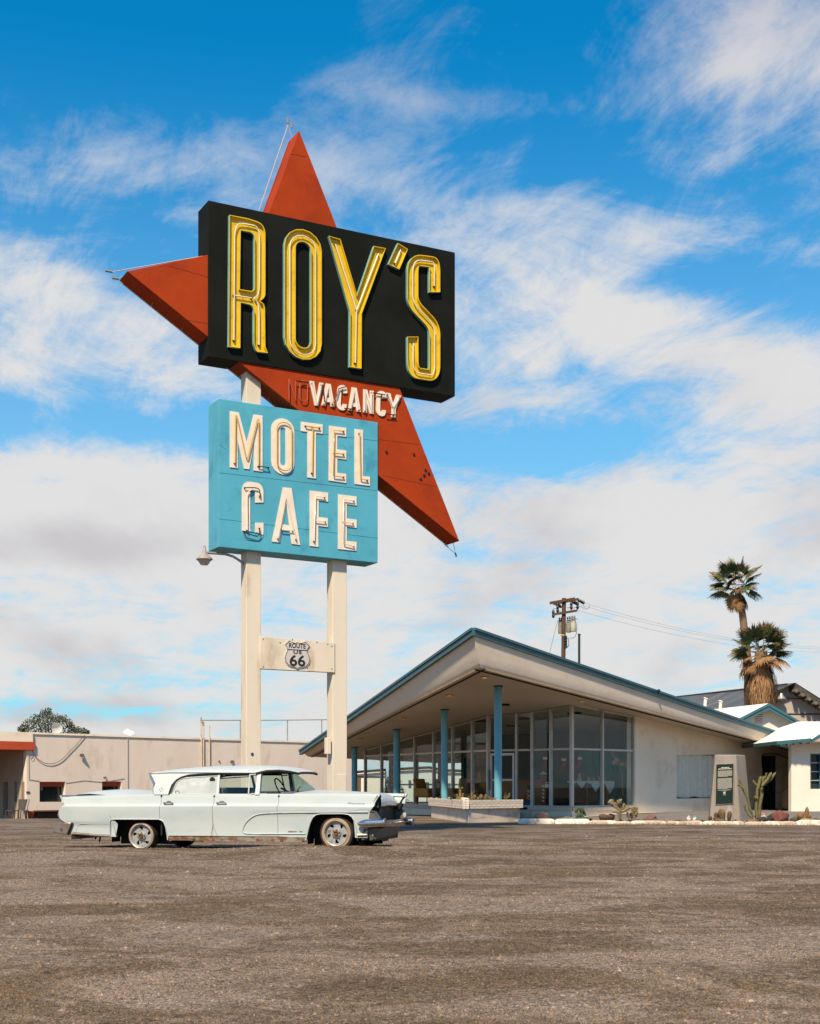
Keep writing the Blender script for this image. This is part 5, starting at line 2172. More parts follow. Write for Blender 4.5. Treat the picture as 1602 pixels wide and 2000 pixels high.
def build_far_blocks():
    # the pale buildings seen through the lobby's glass
    rt = thing('white_motel_block', 'white flat motel block seen through the lobby glass', 'building', (2, 92, 0))
    P = VP((0, 92), (1, 0.04))
    WM = M('far_white', (.55, .53, .48), .9, col2=(.48, .46, .42), vs=.3)
    mb = MB()
    q = [P.sz(*p) for p in ((775, 1575), (1000, 1575), (1000, 1508), (905, 1508), (838, 1500), (775, 1503))]
    mb.prism([q], P.f, -8, 0)
    mb.build('wall', [WM], rt)
    mb = MB()
    for a, b in (((772, 1502.5), (838, 1499)), ((838, 1499), (870, 1505)), ((870, 1505), (1002, 1507))):
        mb.tube([P.at(*a, o=.2), P.at(*b, o=.2)], .09, 4)
    mb.build('roof_edge', [DARK], rt)
    for (x0, x1, y0, y1) in ((798, 803, 1524, 1538), (818, 838, 1528, 1545), (870, 880, 1530, 1547)):
        mb = MB()
        mb.prism([[P.sz(*p) for p in ((x0, y1), (x1, y1), (x1, y0), (x0, y0))]], P.f, 0, .05)
        mb.build('window', [M('far_window', (.06, .08, .10), .4)], rt)
    mb = MB()
    mb.prism([[P.sz(*p) for p in ((775, 1532.6), (900, 1532.6), (900, 1531.2), (775, 1531.2))]], P.f, 0, .05)
    mb.build('rail', [DARK], rt)
    rt = thing('cream_outbuilding', 'cream outbuilding with a wooden fence behind the lobby glass on its left', 'building', (-4, 84, 0))
    P = VP((-3.2, 84), (1, 0.0))
    mb = MB()
    q = [P.sz(*p) for p in ((690, 1575), (752, 1575), (752, 1504), (690, 1509))]
    mb.prism([q], P.f, -6, 0)
    mb.build('wall', [GS], rt)
    mb = MB()
    mb.tube([P.at(690, 1508.5, .2), P.at(754, 1503.5, .2)], .08, 4)
    mb.tube([P.at(690, 1517, .05), P.at(752, 1517, .05)], .03, 4)
    mb.build('roof_edge', [DARK], rt)
    mb = MB()
    mb.prism([[P.sz(*p) for p in ((696, 1548), (705, 1548), (705, 1519), (696, 1519))]], P.f, 0, .04)
    mb.build('window', [M('brown_window', (.10, .07, .03), .5)], rt)


build_far_blocks()


# ------------------------------------------------------------------ utility poles and wires
def build_poles():
    Y = 100.0
    P = VP((0, Y), (1, 0))
    z7 = lambda X, Yy, o=0.0: P.at(1060 + X * .08, 1150 + Yy * .08, o)
    b = z7(490, 1700)
    rt = thing('utility_pole', 'brown timber utility pole with crossarms and grey transformers behind the lobby roof', 'utility pole', (b.x, Y, 0))
    mb = MB()
    t = z7(523, 230)
    mb.tube([Vector((b.x - .06, Y, -.2)), t], [.19, .155], 10)
    mb.build('pole_shaft', [WOOD], rt, smooth=60)
    mb = MB(); p = z7(498, 1135); mb.lathe([(.175, -.05), (.175, .05)], p, 12); mb.build('yellow_band', [M('band_yellow', (.5, .33, .12), .6)], rt)
    for (a, c_, h, o) in (((175, 350), (790, 240), .16, .25), ((265, 370), (875, 252), .15, -.25), ((255, 628), (850, 530), .14, .22)):
        mb = MB()
        A_, B_ = z7(*a, o=o), z7(*c_, o=o + 0)
        d = (B_ - A_).normalized()
        u = Vector((0, 0, 1)) * h
        w = Vector((0, .07, 0))
        mb.hexa([A_ - w - u * .6, B_ - w - u * .6, B_ + w - u * .6, A_ + w - u * .6, A_ - w + u * .6, B_ - w + u * .6, B_ + w + u * .6, A_ + w + u * .6])
        mb.build('crossarm', [WOOD], rt)
    for (cx_, cy0, cy1, r, o, mt) in ((752, 815, 1045, .175, .45, (.50, .45, .36)), (640, 850, 1065, .17, -.1, (.24, .24, .2)), (435, 860, 1095, .14, -.2, (.22, .22, .18))):
        mb = MB()
        a, c_ = z7(cx_, cy1, o), z7(cx_, cy0, o)
        h = c_.z - a.z
        r_ = r * 3.1 if False else (z7(cx_ + 70, 0).x - z7(cx_, 0).x) * (r / .175)
        mb.lathe([(r_ * .9, 0), (r_, .04), (r_, h - .06), (r_ * 1.06, h - .05), (r_ * 1.06, h), (r_ * .3, h + .06), (0, h + .06)], a, 16)
        tr = mb.build('transformer', [M('transformer_grey', mt, .6, col3=(.12, .10, .08), vs3=3)], rt, smooth=40)
        for k in (-.4, .4):
            q = Vector((c_.x + r_ * k, c_.y, c_.z))
            mb = MB()
            mb.lathe([(.05, 0), (.11, .08), (.06, .16), (.10, .24), (.05, .32), (.07, .4), (.03, .5)], q, 8)
            mb.build('bushing', [M('bushing_grey', (.16, .14, .12), .4)], tr)
    mb = MB()
    for x, y in ((702, 440), (855, 430), (368, 520), (262, 640)):
        a = z7(x, y + 75, .2)
        mb.lathe([(.05, 0), (.12, .15), (.08, .3), (.11, .45), (.05, .6)], a, 6)
    for (x0, y0, x1, y1) in ((880, 275, 1010, 345), (725, 310, 845, 370), (330, 370, 455, 440)):
        a, c_ = z7(x0, y0, -.2), z7(x1, y1, -.8)
        for k in range(4):
            q = a.lerp(c_, (k + .5) / 4)
            mb.lathe([(0, -.10), (.13, -.04), (.13, .04), (0, .10)], q, 8, rot=(c_ - a).to_track_quat('Z', 'Y').to_matrix())
        mb.tube([a, c_], .03, 4)
    for k in range(4):
        a = z7(560, 1195 + k * 66, .2)
        mb.box(a, (.22, .2, .25))
    mb.build('insulator', [BKINS], rt, kind='stuff')
    WIRE = M('wire', (.16, .16, .16), .6)
    mb = MB()
    def arc(pts, r=.018):
        mb.tube([Vector(q) for q in fillet_path([tuple(z7(x, y, -.1)) for x, y in pts], 1.2, 5)], r, 4)
    arc([(230, 600), (245, 500), (330, 475), (400, 530), (440, 560)])
    arc([(600, 470), (680, 450), (760, 480), (850, 430), (960, 440), (1000, 490)])
    arc([(1005, 370), (1005, 450), (1060, 500), (1120, 480), (1160, 400)])
    arc([(630, 680), (720, 690), (830, 730), (860, 760)])
    arc([(620, 1190), (640, 1300), (640, 1400), (540, 1475)], .03)
    arc([(840, 850), (835, 1080), (780, 1200), (660, 1210)])
    arc([(370, 780), (260, 1200), (175, 1560)], .016)
    mb.build('jumper_wire', [WIRE], rt, kind='stuff')
    # spans running off to the right
    ends = [((1010, 345), (1602, 1259)), ((845, 370), (1602, 1263)), ((860, 530), (1602, 1268))]
    for i, ((x, y), (ex, ey)) in enumerate(ends):
        a = z7(x, y, -.8)
        e = U(ex + 70, ey + 4, 150)
        pts = []
        for k in range(25):
            t_ = k / 24
            p = a.lerp(e, t_)
            p.z -= 4 * 1.1 * t_ * (1 - t_)
            pts.append(p)
        mb = MB()
        mb.tube(pts, .010, 4)
        o = mb.build('power_line', [M('span_wire', (.34, .34, .34), .6)])
        tag(o, ['highest of the three power lines running right from the utility pole', 'middle power line of the three leaving the utility pole', 'lowest of the three power lines running right from the utility pole'][i], 'power line', 'power lines from the utility pole')
    b = U(1131.5, 1300, 85)
    rt = thing('vent_stack', 'plain dark metal stack standing right of the utility pole', 'pipe', (b.x, 85, 0))
    mb = MB()
    mb.tube([Vector((b.x, 85, 0)), U(1131.5, 1240, 85)], .078, 10)
    mb.tube([U(1131.5, 1240, 85), U(1131.5, 1238, 85)], .10, 10)
    mb.build('pipe', [M('dark_green_metal', (.02, .03, .02), .6)], rt)


build_poles()


# ------------------------------------------------------------------ palms and the tree
def frond_mesh(name, mats, seed, L=1.0, dry=0.0):
    """fan leaf on a stalk: stalk along +X, blades spread in the XY plane and droop"""
    r = random.Random(seed)
    vs_, fs, ms = [], [], []
    pl = .75 * L
    # petiole
    for k in range(6):
        x = pl * k / 5
        w = .03 * (1 - .5 * k / 5)
        vs_ += [(x, -w, .0), (x, w, .0), (x, 0, w * 1.2)]
    for k in range(5):
        a = k * 3
        for (i, j) in ((0, 1), (1, 2), (2, 0)):
            fs.append((a + i, a + j, a + 3 + j, a + 3 + i)); ms.append(1)
    nb = 34
    for b in range(nb):
        t = b / (nb - 1)
        ang = (t - .5) * R(215) + r.uniform(-.03, .03)
        ln = L * (.62 + .22 * math.cos((t - .5) * 2.4)) * r.uniform(.85, 1.1)
        w = .038
        segs = 5
        base = len(vs_)
        dv = Vector((math.cos(ang), math.sin(ang), 0))
        nv = Vector((-dv.y, dv.x, 0))
        for s in range(segs + 1):
            u = s / segs
            p = Vector((pl, 0, 0)) + dv * (ln * u)
            droop = -(.10 + .25 * dry) * ln * u ** 2.2 * r.uniform(.8, 1.4) - .10 * abs(math.sin(ang)) * u
            p.z += droop
            ww = w * (1 if u < .55 else (1 - u) / .45) * (.4 + .9 * min(u * 2, 1))
            vs_ += [tuple(p - nv * ww), tuple(p + Vector((0, 0, .018))), tuple(p + nv * ww)]
        for s in range(segs):
            a = base + s * 3
            fs += [(a, a + 1, a + 4, a + 3), (a + 1, a + 2, a + 5, a + 4)]
            m_ = 0 if (s < 3 or r.random() > .35 + dry) else 1
            ms += [m_, m_]
    me = bpy.data.meshes.new(name)
    me.from_pydata(vs_, [], fs)
    for m_ in mats:
        me.materials.append(m_)
    me.polygons.foreach_set('material_index', ms)
    me.update()
    return me


PALM_G = M('palm_green', (.030, .062, .022), .55, col2=(.055, .090, .028), vs=3, spec=.3)
PALM_D = M('palm_dry', (.30, .165, .070), .85, col2=(.20, .105, .045), vs=4)
PALM_B = M('palm_bark', (.20, .125, .075), .95, col2=(.13, .08, .048), vs=3, stretch=(1, 1, 4), bump=.6, bs=14)
FRONDS = [frond_mesh('frond_mesh', [PALM_G, PALM_D], 31 + i, 1.0, .1) for i in range(3)]
FRONDS_D = [frond_mesh('dry_frond_mesh', [PALM_D, PALM_D], 77 + i, 1.0, .8) for i in range(2)]


def place_frond(me, name, root, pos, az, el, size, roll=0.0):
    o = bpy.data.objects.new(name, me)
    COL.objects.link(o)
    o.parent = root
    o.location = pos - root_loc(root)
    q = Matrix.Rotation(az, 4, 'Z') @ Matrix.Rotation(-el, 4, 'Y') @ Matrix.Rotation(roll, 4, 'X')
    o.rotation_euler = q.to_euler()
    o.scale = (size, size, size)
    return o


def build_palms():
    Y = 70.0
    # tall palm, leaning
    r = random.Random(21)
    path = [(1467, 1400), (1463, 1330), (1459.5, 1285), (1455, 1238), (1450.5, 1200), (1444, 1170), (1440, 1150)]
    P = [U(x, y, Y + .6) for x, y in path]
    P[0].z = -.1
    rt = thing('palm_tree', 'tall slim fan palm leaning left with a small round crown', 'palm tree', (P[0].x, P[0].y, 0))
    mb = MB()
    rad = [.36, .26, .225, .205, .19, .17, .15]
    fine_p, fine_r = [], []
    for i in range(len(P) - 1):
        for k in range(10):
            t = k / 10
            fine_p.append(P[i].lerp(P[i + 1], t))
            fine_r.append((rad[i] + (rad[i + 1] - rad[i]) * t) * (1.0 + (.045 if k % 2 else -.02)))
    mb.tube(fine_p, fine_r, 12)
    mb.build('trunk', [PALM_B], rt, smooth=60)
    c = U(1439, 1138, Y + .6)
    for i in range(24):
        az = i * 2.399 + r.uniform(-.4, .4)
        t = i / 23
        el = R(78) - t * R(105) + r.uniform(-.15, .15)
        place_frond(FRONDS[i % 3], 'frond', rt, c + Vector((math.cos(az) * .1, math.sin(az) * .1, .25 - .5 * t)), az, el, r.uniform(.72, .98) * (.82 if t < .25 else 1), r.uniform(-.7, .7))
    for i in range(11):
        az = i * 2.1 + r.uniform(-.3, .3)
        place_frond(FRONDS_D[i % 2], 'dry_frond', rt, c + Vector((math.cos(az) * .1, math.sin(az) * .1, -.35)), az, R(-62) + r.uniform(-.3, .2), r.uniform(.55, .8), r.uniform(-.6, .6))
    place_frond(FRONDS_D[0], 'dry_frond', rt, U(1429, 1160, Y + .4), R(180), R(-86), .62)
    place_frond(FRONDS_D[1], 'dry_frond', rt, U(1441, 1163, Y + .3), R(200), R(-84), .62)
    # short palm with a long skirt
    Y2 = 68.6
    rt = thing('palm_tree', 'shorter fan palm with a thick shaggy skirt of dead brown fronds', 'palm tree', (U(1488, 1400, Y2).x, Y2, 0))
    top = U(1487, 1272, Y2)
    mb = MB()
    b = Vector((top.x + .05, Y2, -.1))
    mb.tube([b, top], [.38, .33], 12)
    mb.build('trunk', [PALM_B], rt, smooth=60)
    r = random.Random(5)
    for i in range(19):
        az = i * 2.399 + r.uniform(-.4, .4)
        t = i / 18
        el = R(84) - t * R(88) + r.uniform(-.12, .12)
        place_frond(FRONDS[i % 3], 'frond', rt, top + Vector((math.cos(az) * .12, math.sin(az) * .12, .15 - .25 * t)), az, el, r.uniform(.85, 1.12) * (.85 if t < .3 else 1), r.uniform(-.7, .7))
    for i in range(9):
        az = [R(-20), R(10), R(165), R(200), R(-60), R(60), R(-100), R(120), R(-140)][i]
        place_frond(FRONDS_D[i % 2], 'dry_frond', rt, top + Vector((math.cos(az) * .1, math.sin(az) * .1, -.15)), az, R(-18 - 12 * (i % 3)), r.uniform(.85, 1.05), r.uniform(-.4, .4))
    # skirt: strips hanging over a barrel
    mb = MB()
    zt = U(1487, 1283, Y2).z
    zb = U(1487, 1377, Y2).z
    H = zt - zb
    for i in range(2600):
        az = r.uniform(0, 2 * math.pi)
        h0 = r.uniform(.0, .9) ** 1.1
        ln = r.uniform(.15, .42) * H
        k0 = h0 * H

        def rad_(zd):
            u = zd / H
            return .22 + .50 * min(1, u * 1.6) ** 1.0 + .09 * math.sin(az * 3 + 1) + .05 * math.sin(az * 7 + u * 6) - .30 * max(0, u - .7)
        az2 = az + r.uniform(-.22, .22)
        rr = r.uniform(.80, 1.14)
        pts = []
        for s in range(4):
            zd = min(k0 + ln * s / 3, H * r.uniform(.97, 1.05))
            a_ = az + (az2 - az) * s / 3
            R_ = rad_(zd) * rr + r.uniform(-.04, .07)
            pts.append(Vector((top.x + math.cos(a_) * R_, Y2 + math.sin(a_) * R_, zt - zd)))
        w = r.uniform(.008, .022)
        tn = Vector((-math.sin(az), math.cos(az), 0))
        vs_ = []
        for s, p in enumerate(pts):
            ww = w * (1 - .25 * s)
            vs_ += [p - tn * ww, p + tn * ww]
        mb.add(vs_, [(0, 1, 3, 2), (2, 3, 5, 4), (4, 5, 7, 6)], r.choice((0, 0, 1, 2)))
    core = MB()
    core.lathe([(.10, 0), (.26, -.12 * H), (.45, -.35 * H), (.60, -.6 * H), (.55, -.85 * H), (.45, -.97 * H)], (top.x, Y2, zt), 18)
    core.build('skirt_core', [M('skirt_dark', (.075, .042, .022), .95)], rt, smooth=60)
    mb.build('dead_frond_skirt', [PALM_D, M('skirt_tan', (.36, .21, .10), .9), M('skirt_brown', (.16, .085, .04), .9)], rt, kind='stuff', recalc=False)


build_palms()


def build_tree():
    Y = 92.0
    rt = thing('tree', 'bushy dark green tree rising behind the garage roof', 'tree', (U(100, 1500, Y).x, Y, -.3))
    bx = U(100, 1500, Y).x
    mb = MB()
    mb.tube([Vector((bx, Y, -.3)), Vector((bx + .1, Y, 2)), Vector((bx - .1, Y, 3.6))], [.28, .22, .16], 8)
    r = random.Random(9)
    clumps = []
    for (px, py, rr) in ((48, 1422, .42), (60, 1412, .50), (72, 1404, .5), (84, 1398, .5), (92, 1391, .42), (100, 1400, .48), (112, 1406, .45), (124, 1404, .40), (133, 1413, .42),
                         (78, 1416, .55), (95, 1414, .55), (112, 1420, .5), (140, 1421, .36), (152, 1426, .34), (163, 1428, .30), (170, 1430, .22), (42, 1426, .3), (60, 1428, .5), (88, 1428, .5), (120, 1430, .5), (140, 1432, .4)):
        c = U(px, py, Y + r.uniform(-1.2, 1.2))
        clumps.append((c, rr))
        mb.tube([Vector((bx - .1, Y, 3.0)), Vector((bx, Y, 3.4)).lerp(c, .6) + Vector((0, 0, -.15)), c], [.10, .05, .02], 5)
    mb.build('trunk', [M('tree_bark', (.09, .065, .045), .9)], rt)
    mb = MB()
    for c, rr in clumps:
        for i in range(135):
            v = Vector((r.gauss(0, 1), r.gauss(0, 1), r.gauss(0, 1)))
            v = v.normalized() * rr * .92 * r.uniform(.15, 1.3) ** .6
            v.z *= .75
            p = c + v
            a = Vector((r.uniform(-1, 1), r.uniform(-1, 1), r.uniform(-1, 1))).normalized() * r.uniform(.05, .10)
            b = a.orthogonal().normalized() * r.uniform(.025, .05)
            mb.add([p - a, p + b, p + a, p - b], [(0, 1, 2, 3)], r.choice((0, 0, 1, 2)))
    mb.build('crown', [M('leaf_dark', (.045, .060, .028), .7), M('leaf_mid', (.075, .090, .038), .7), M('leaf_olive', (.10, .10, .05), .7)], rt, recalc=False)


build_tree()

# ------------------------------------------------------------------ cactus bed: rocks, cacti, ornaments
def bed_pt(px, py, Y):
    p = U(px, py, Y)
    return Vector((p.x, p.y, gz(p.x, p.y) + .06))


def rock(px, pyb, w, h, Y, label, col, seed, cat='rock'):
    """w, h in photo pixels"""
    s = Y / F
    p = bed_pt(px, pyb, Y)
    mb = MB()
    mb.blob(p + Vector((0, 0, h * s * .36)), (w * s / 2, w * s * .38, h * s * .62), seed, .22, 3, fr=1.5)
    o = mb.build('rock', [M('rock_stone', col, .9, col2=tuple(c * .6 for c in col), vs=5, bump=.8, bs=25, fine=.25, fs=30)], smooth=35)
    tag(o, label, cat, 'rocks in the cactus bed')
    return o


MAROON = (.20, .085, .075)
rock(1059, 1601, 27, 17, 41.2, 'pointed maroon rock at the left end of the kerb', (.21, .115, .10), 1)
rock(1108, 1602, 24, 9, 41.0, 'flat olive grey rock beside the small upright cactus', (.16, .14, .10), 2)
rock(1272, 1603, 25, 13, 40.6, 'squat purple brown boulder between the cholla and the monument', (.17, .10, .095), 3)
rock(1524, 1606.5, 30, 22, 40.2, 'large rust red boulder right of the tall cactus', (.15, .055, .042), 4)
rock(1490, 1604, 26, 10, 40.6, 'black lava rock at the foot of the tall cactus', (.035, .033, .03), 5)
rock(1508, 1603, 18, 13, 40.9, 'black lumpy rock just left of the red boulder', (.03, .03, .028), 6)
rock(1551, 1605, 14, 8, 40.6, 'dark grey rock just right of the red boulder', (.07, .065, .06), 7)
rock(1577, 1606, 24, 7, 40.3, 'low tan rock under the right hand barrel cacti', (.30, .24, .18), 8)
rock(1474, 1606, 22, 5, 40.2, 'thin brown slab at the foot of the tall cactus', (.20, .13, .08), 9)
rock(1405, 1604.5, 22, 6, 40.4, 'flat brown stone in front of the monument', (.15, .11, .07), 10)
rock(1140, 1602, 34, 8, 41.0, 'low dark rubble rock right of the small upright cactus', (.09, .075, .06), 11)
rock(1093, 1603.5, 14, 6, 40.6, 'small dark stone near the olive grey rock', (.10, .09, .075), 12)
rock(1240, 1603, 18, 5, 40.8, 'low brown stone at the foot of the cholla', (.14, .09, .06), 13)
rock(1597, 1604, 18, 9, 40.6, 'tan rock at the right edge of the photo', (.22, .19, .14), 14)


def scatter_rubble():
    r = random.Random(12)
    mb = MB()
    for i in range(420):
        px = r.uniform(1065, 1610)
        Y = r.uniform(38.9, 41.6)
        p = U(px, 1600, Y)
        kerb_y = KA[1] + (p.x - KA[0]) * (KB[1] - KA[1]) / (KB[0] - KA[0])
        if p.y < kerb_y + .28:
            continue
        s = r.uniform(.015, .06)
        mb.blob((p.x, p.y, gz(p.x, p.y) + .065), (s * r.uniform(.8, 1.6), s, s * .7), i, .3, 1, m=r.choice((0, 0, 1, 2)))
    o = mb.build('rubble', [M('rubble_dark', (.06, .05, .042), .9), M('rubble_brown', (.17, .125, .085), .9), M('rubble_tan', (.30, .24, .18), .9)], recalc=False)
    tag(o, 'dark rubble and dry litter strewn over the cactus bed', 'rubble', kind='stuff')
    # dry weeds along the kerb face
    mb = MB()
    for i in range(1500):
        t = r.random() ** .8
        px = 1095 + t * 520
        if not (1100 < px < 1330 or r.random() < .35):
            continue
        x = U(px, 1600, 40).x
        ky = KA[1] + (x - KA[0]) * (KB[1] - KA[1]) / (KB[0] - KA[0])
        p = Vector((x, ky - r.uniform(.0, .16), .0))
        h = r.uniform(.02, .09)
        a = r.uniform(0, 6.28)
        w = Vector((math.cos(a), math.sin(a), 0)) * .006
        tip = p + Vector((r.uniform(-.06, .06), r.uniform(-.05, .05), h))
        mb.add([p - w, p + w, tip], [(0, 1, 2)])
    o = mb.build('dry_weeds', [M('dry_weed', (.26, .19, .10), .9, col2=(.16, .11, .06), vs=3)], recalc=False)
    tag(o, 'sparse dry weeds growing along the broken kerb', 'weeds', kind='stuff')


scatter_rubble()

SPINE = M('cactus_spine', (.52, .42, .24), .8)
CHOLLA = M('cholla_fuzz', (.27, .205, .115), .9, col2=(.13, .10, .055), vs=14, bump=.6, bs=40)


def spines(mb, path, radii, n, L, seed, m=1, up=.2):
    r = random.Random(seed)
    P = [Vector(p) for p in path]
    for i in range(n):
        k = r.uniform(0, len(P) - 1.001)
        j = int(k)
        p = P[j].lerp(P[j + 1], k - j)
        rad = radii[j] + (radii[j + 1] - radii[j]) * (k - j)
        t = (P[j + 1] - P[j]).normalized()
        x = t.orthogonal().normalized()
        y = t.cross(x)
        a = r.uniform(0, 6.28)
        d = (x * math.cos(a) + y * math.sin(a))
        b = p + d * rad * .9
        w = t.cross(d) * .0055
        tip = b + (d + t * r.uniform(-.3, .5 + up)).normalized() * L * r.uniform(.6, 1.2)
        mb.add([b - w, b + w, tip], [(0, 1, 2)], m)


def limb_profile(path, r0, n=10):
    """resampled path with rounded tip radii"""
    P = [Vector(p) for p in path]
    out, rad = [], []
    N = (len(P) - 1) * n
    for i in range(N + 1):
        k = i / n
        j = min(int(k), len(P) - 2)
        out.append(P[j].lerp(P[j + 1], k - j))
        t = i / N
        e = min(1.0, math.sqrt(max(0.0, 1 - ((t - .88) / .12) ** 2)) if t > .88 else 1.0)
        b = .82 + .18 * min(1, t * 6)
        rad.append(r0 * max(e, .05) * b)
    return out, rad


def build_cacti():
    s = 40.9 / F
    # tall columnar cactus by the monument
    Y = 41.0
    GRN = M('cactus_olive', (.145, .125, .048), .85, col2=(.10, .085, .032), vs=6, bump=.4, bs=40)
    b = bed_pt(1476, 1601, Y)
    rt = thing('tall_cactus', 'tall branching yellow green cactus in front of the dark doorway beside the monument', 'cactus', tuple(b))
    zz = lambda X, Yy, dY=0.0: U(1360 + X * .15106, 1460 + Yy * .15106, Y + dY)
    limbs = [([(745, 905), (700, 800), (665, 650), (600, 520), (550, 385)], 17, 0), ([(610, 540), (575, 490), (530, 480)], 14, -.1), ([(655, 640), (640, 560), (600, 500)], 17, .1),
             ([(740, 925), (680, 870), (640, 800), (615, 730)], 13, -.1), ([(625, 780), (635, 750), (640, 735)], 8, -.1),
             ([(790, 920), (775, 800), (785, 650), (790, 540)], 20, 0), ([(790, 560), (820, 450), (835, 370)], 22, 0), ([(800, 500), (760, 470), (735, 420)], 14, 0),
             ([(815, 920), (820, 760), (850, 620), (845, 500)], 22, .1), ([(845, 510), (860, 430), (885, 370)], 24, .1), ([(850, 500), (920, 420), (975, 320)], 20, -.1),
             ([(880, 480), (960, 420), (1030, 320)], 17, 0), ([(870, 450), (900, 380), (912, 325)], 13, .1), ([(790, 660), (765, 640), (745, 635)], 9, -.1), ([(800, 800), (825, 700), (830, 600)], 14, .2),
             ([(770, 915), (800, 700), (800, 560)], 16, .15)]
    for i, (pts, r0, dy) in enumerate(limbs):
        path = [zz(x, y, dy) for x, y in pts]
        P, rad = limb_profile(path, r0 * .15106 * s, 6)
        vsN = 9
        mb = MB()
        mb.tube(P, rad, vsN)
        spines(mb, P, rad, 70, .035, i)
        mb.build('cactus_arm', [GRN, SPINE], rt, smooth=70, recalc=False)

    # furry barrel clumps
    def clump(name, label, items, Yc, col, coln, seed, L=.05, ns=420):
        px, py = items[0][0], items[0][1]
        b = bed_pt(px, py, Yc)
        rt = thing('barrel_cactus', label, 'cactus', tuple(b))
        mt = M(coln, col, .9, col2=tuple(c * .7 for c in col), vs=8)
        sp = M(coln + '_spines', tuple(min(1, c * 1.7) for c in col), .9)
        sc = Yc / F
        r = random.Random(seed)
        for k, (x, yb, w, h, dY, lean) in enumerate(items):
            c = bed_pt(x, yb, Yc + dY)
            H, W = h * sc, w * sc / 2
            P = [c + Vector((lean * sc * t, 0, H * t)) for t in np.linspace(0, 1, 10)]
            rad = [W * (.55 + .45 * math.sin(min(1, t * 1.4) * math.pi / 2)) * math.sqrt(max(.01, 1 - max(0, (t - .6) / .4) ** 2)) for t in np.linspace(0, 1, 10)]
            mb = MB()
            mb.tube(P, rad, 12)
            spines(mb, P, rad, ns, L, seed + k, 1, .1)
            mb.build('cactus_barrel', [mt, sp], rt, smooth=70, recalc=False)
    clump('b', 'clump of furry brown barrel cacti at the foot of the monument', [(1411, 1603, 15, 24, 0, -2), (1401, 1602, 9, 17, .15, -3), (1424, 1603, 9, 20, -.1, 2), (1398, 1604, 9, 9, -.2, 0), (1388, 1604, 7, 10, -.1, -1)], 41.0, (.17, .105, .05), 'brown_cactus', 3)
    clump('b', 'golden brown barrel cactus group at the far right of the bed', [(1575, 1603, 8, 28, .1, 2), (1564, 1603, 13, 18, 0, 0), (1555, 1603, 9, 12, -.1, 0), (1572, 1605, 9, 10, -.25, 0), (1580, 1604, 7, 12, -.1, 2)], 41.0, (.27, .155, .065), 'golden_cactus', 13)
    clump('b', 'row of round reddish barrel cacti left of the cholla', [(1178, 1602, 17, 14, 0, 0), (1193, 1602, 17, 14, .1, 0), (1185, 1603, 12, 11, -.2, 0)], 41.2, (.13, .075, .05), 'reddish_cactus', 23, .045)

    # cholla: pale fuzzy joints
    def cholla(label, px, py, Yc, arms, seed):
        b = bed_pt(px, py, Yc)
        rt = thing('cholla_cactus', label, 'cactus', tuple(b))
        zz = lambda X, Yy, dY=0.0: U(1160 + X * .1623, 1550 + Yy * .1624, Yc + dY)
        for i, (pts, r0, m_) in enumerate(arms):
            path = [zz(x, y, ((i * 37) % 5 - 2) * .05) for x, y in pts]
            P, rad = limb_profile(path, r0 * .1623 * Yc / F, 5)
            mb = MB()
            mb.tube(P, rad, 8)
            if m_ == 0:
                spines(mb, P, rad, 260, .055, seed + i)
            mb.build('cactus_joint' if m_ == 0 else 'cactus_stem', [CHOLLA if m_ == 0 else M('cholla_stem', (.13, .09, .045), .9), M('cholla_spines', (.62, .55, .38), .8)], rt, smooth=70, recalc=False)
    cholla('pale fuzzy cholla with several branching heads left of the monument', 1211, 1602, 41.0,
           [([(315, 320), (315, 250), (320, 190)], 17, 1), ([(320, 200), (260, 165), (215, 110)], 15, 0), ([(240, 150), (215, 110), (205, 70)], 24, 0), ([(225, 130), (200, 110), (190, 95)], 18, 0),
            ([(320, 190), (305, 130), (300, 80)], 26, 0), ([(300, 120), (320, 95), (318, 70)], 20, 0), ([(320, 200), (350, 150), (375, 125)], 22, 0), ([(260, 170), (255, 140), (260, 110)], 20, 0),
            ([(330, 220), (380, 200), (410, 170)], 18, 0), ([(300, 240), (260, 225), (220, 222)], 8, 1), ([(400, 190), (425, 175), (440, 165)], 16, 0), ([(340, 180), (355, 175), (360, 150)], 24, 0)], 100)
    cholla('smaller twiggy cholla just right of the larger pale one', 1238, 1602, 41.1,
           [([(430, 320), (410, 260), (400, 220)], 8, 1), ([(450, 320), (480, 250), (490, 190)], 12, 1), ([(490, 230), (490, 190), (495, 150)], 18, 0), ([(485, 220), (515, 190), (520, 160)], 16, 0),
            ([(470, 250), (465, 200), (460, 165)], 14, 0), ([(500, 260), (520, 230), (525, 205)], 13, 0), ([(440, 290), (450, 250), (440, 230)], 13, 0), ([(410, 280), (405, 250), (412, 230)], 10, 0), ([(480, 290), (505, 275), (520, 262)], 11, 0)], 200)

    # prickly pear at the left of the bed
    b = bed_pt(1133, 1601, 41.3)
    rt = thing('prickly_pear', 'small dark green prickly pear growing above the broken kerb', 'cactus', tuple(b))
    mt = M('pear_green', (.045, .075, .03), .7, col2=(.03, .055, .022), vs=6)
    for i, (px, py, w, h, rot) in enumerate(((1130, 1592, 9, 14, 5), (1136, 1591, 8, 15, -12), (1126, 1583, 7, 12, 18), (1133, 1580, 7, 9, 0), (1139, 1582, 7, 11, -25), (1142, 1589, 6, 11, -30), (1128, 1594, 7, 12, 30), (1137, 1596, 9, 9, 0))):
        c = U(px, py, 41.3 + (i % 3) * .06)
        k = 41.3 / F
        mb = MB()
        bm_r = Matrix.Rotation(R(rot), 3, 'Y') @ Matrix.Rotation(R(i * 37 % 50 - 25), 3, 'Z')
        prof = [(0, -1), (.45, -.85), (.8, -.4), (1, .2), (.8, .75), (.4, .96), (0, 1)]
        n = 10
        vs_, fs = [], []
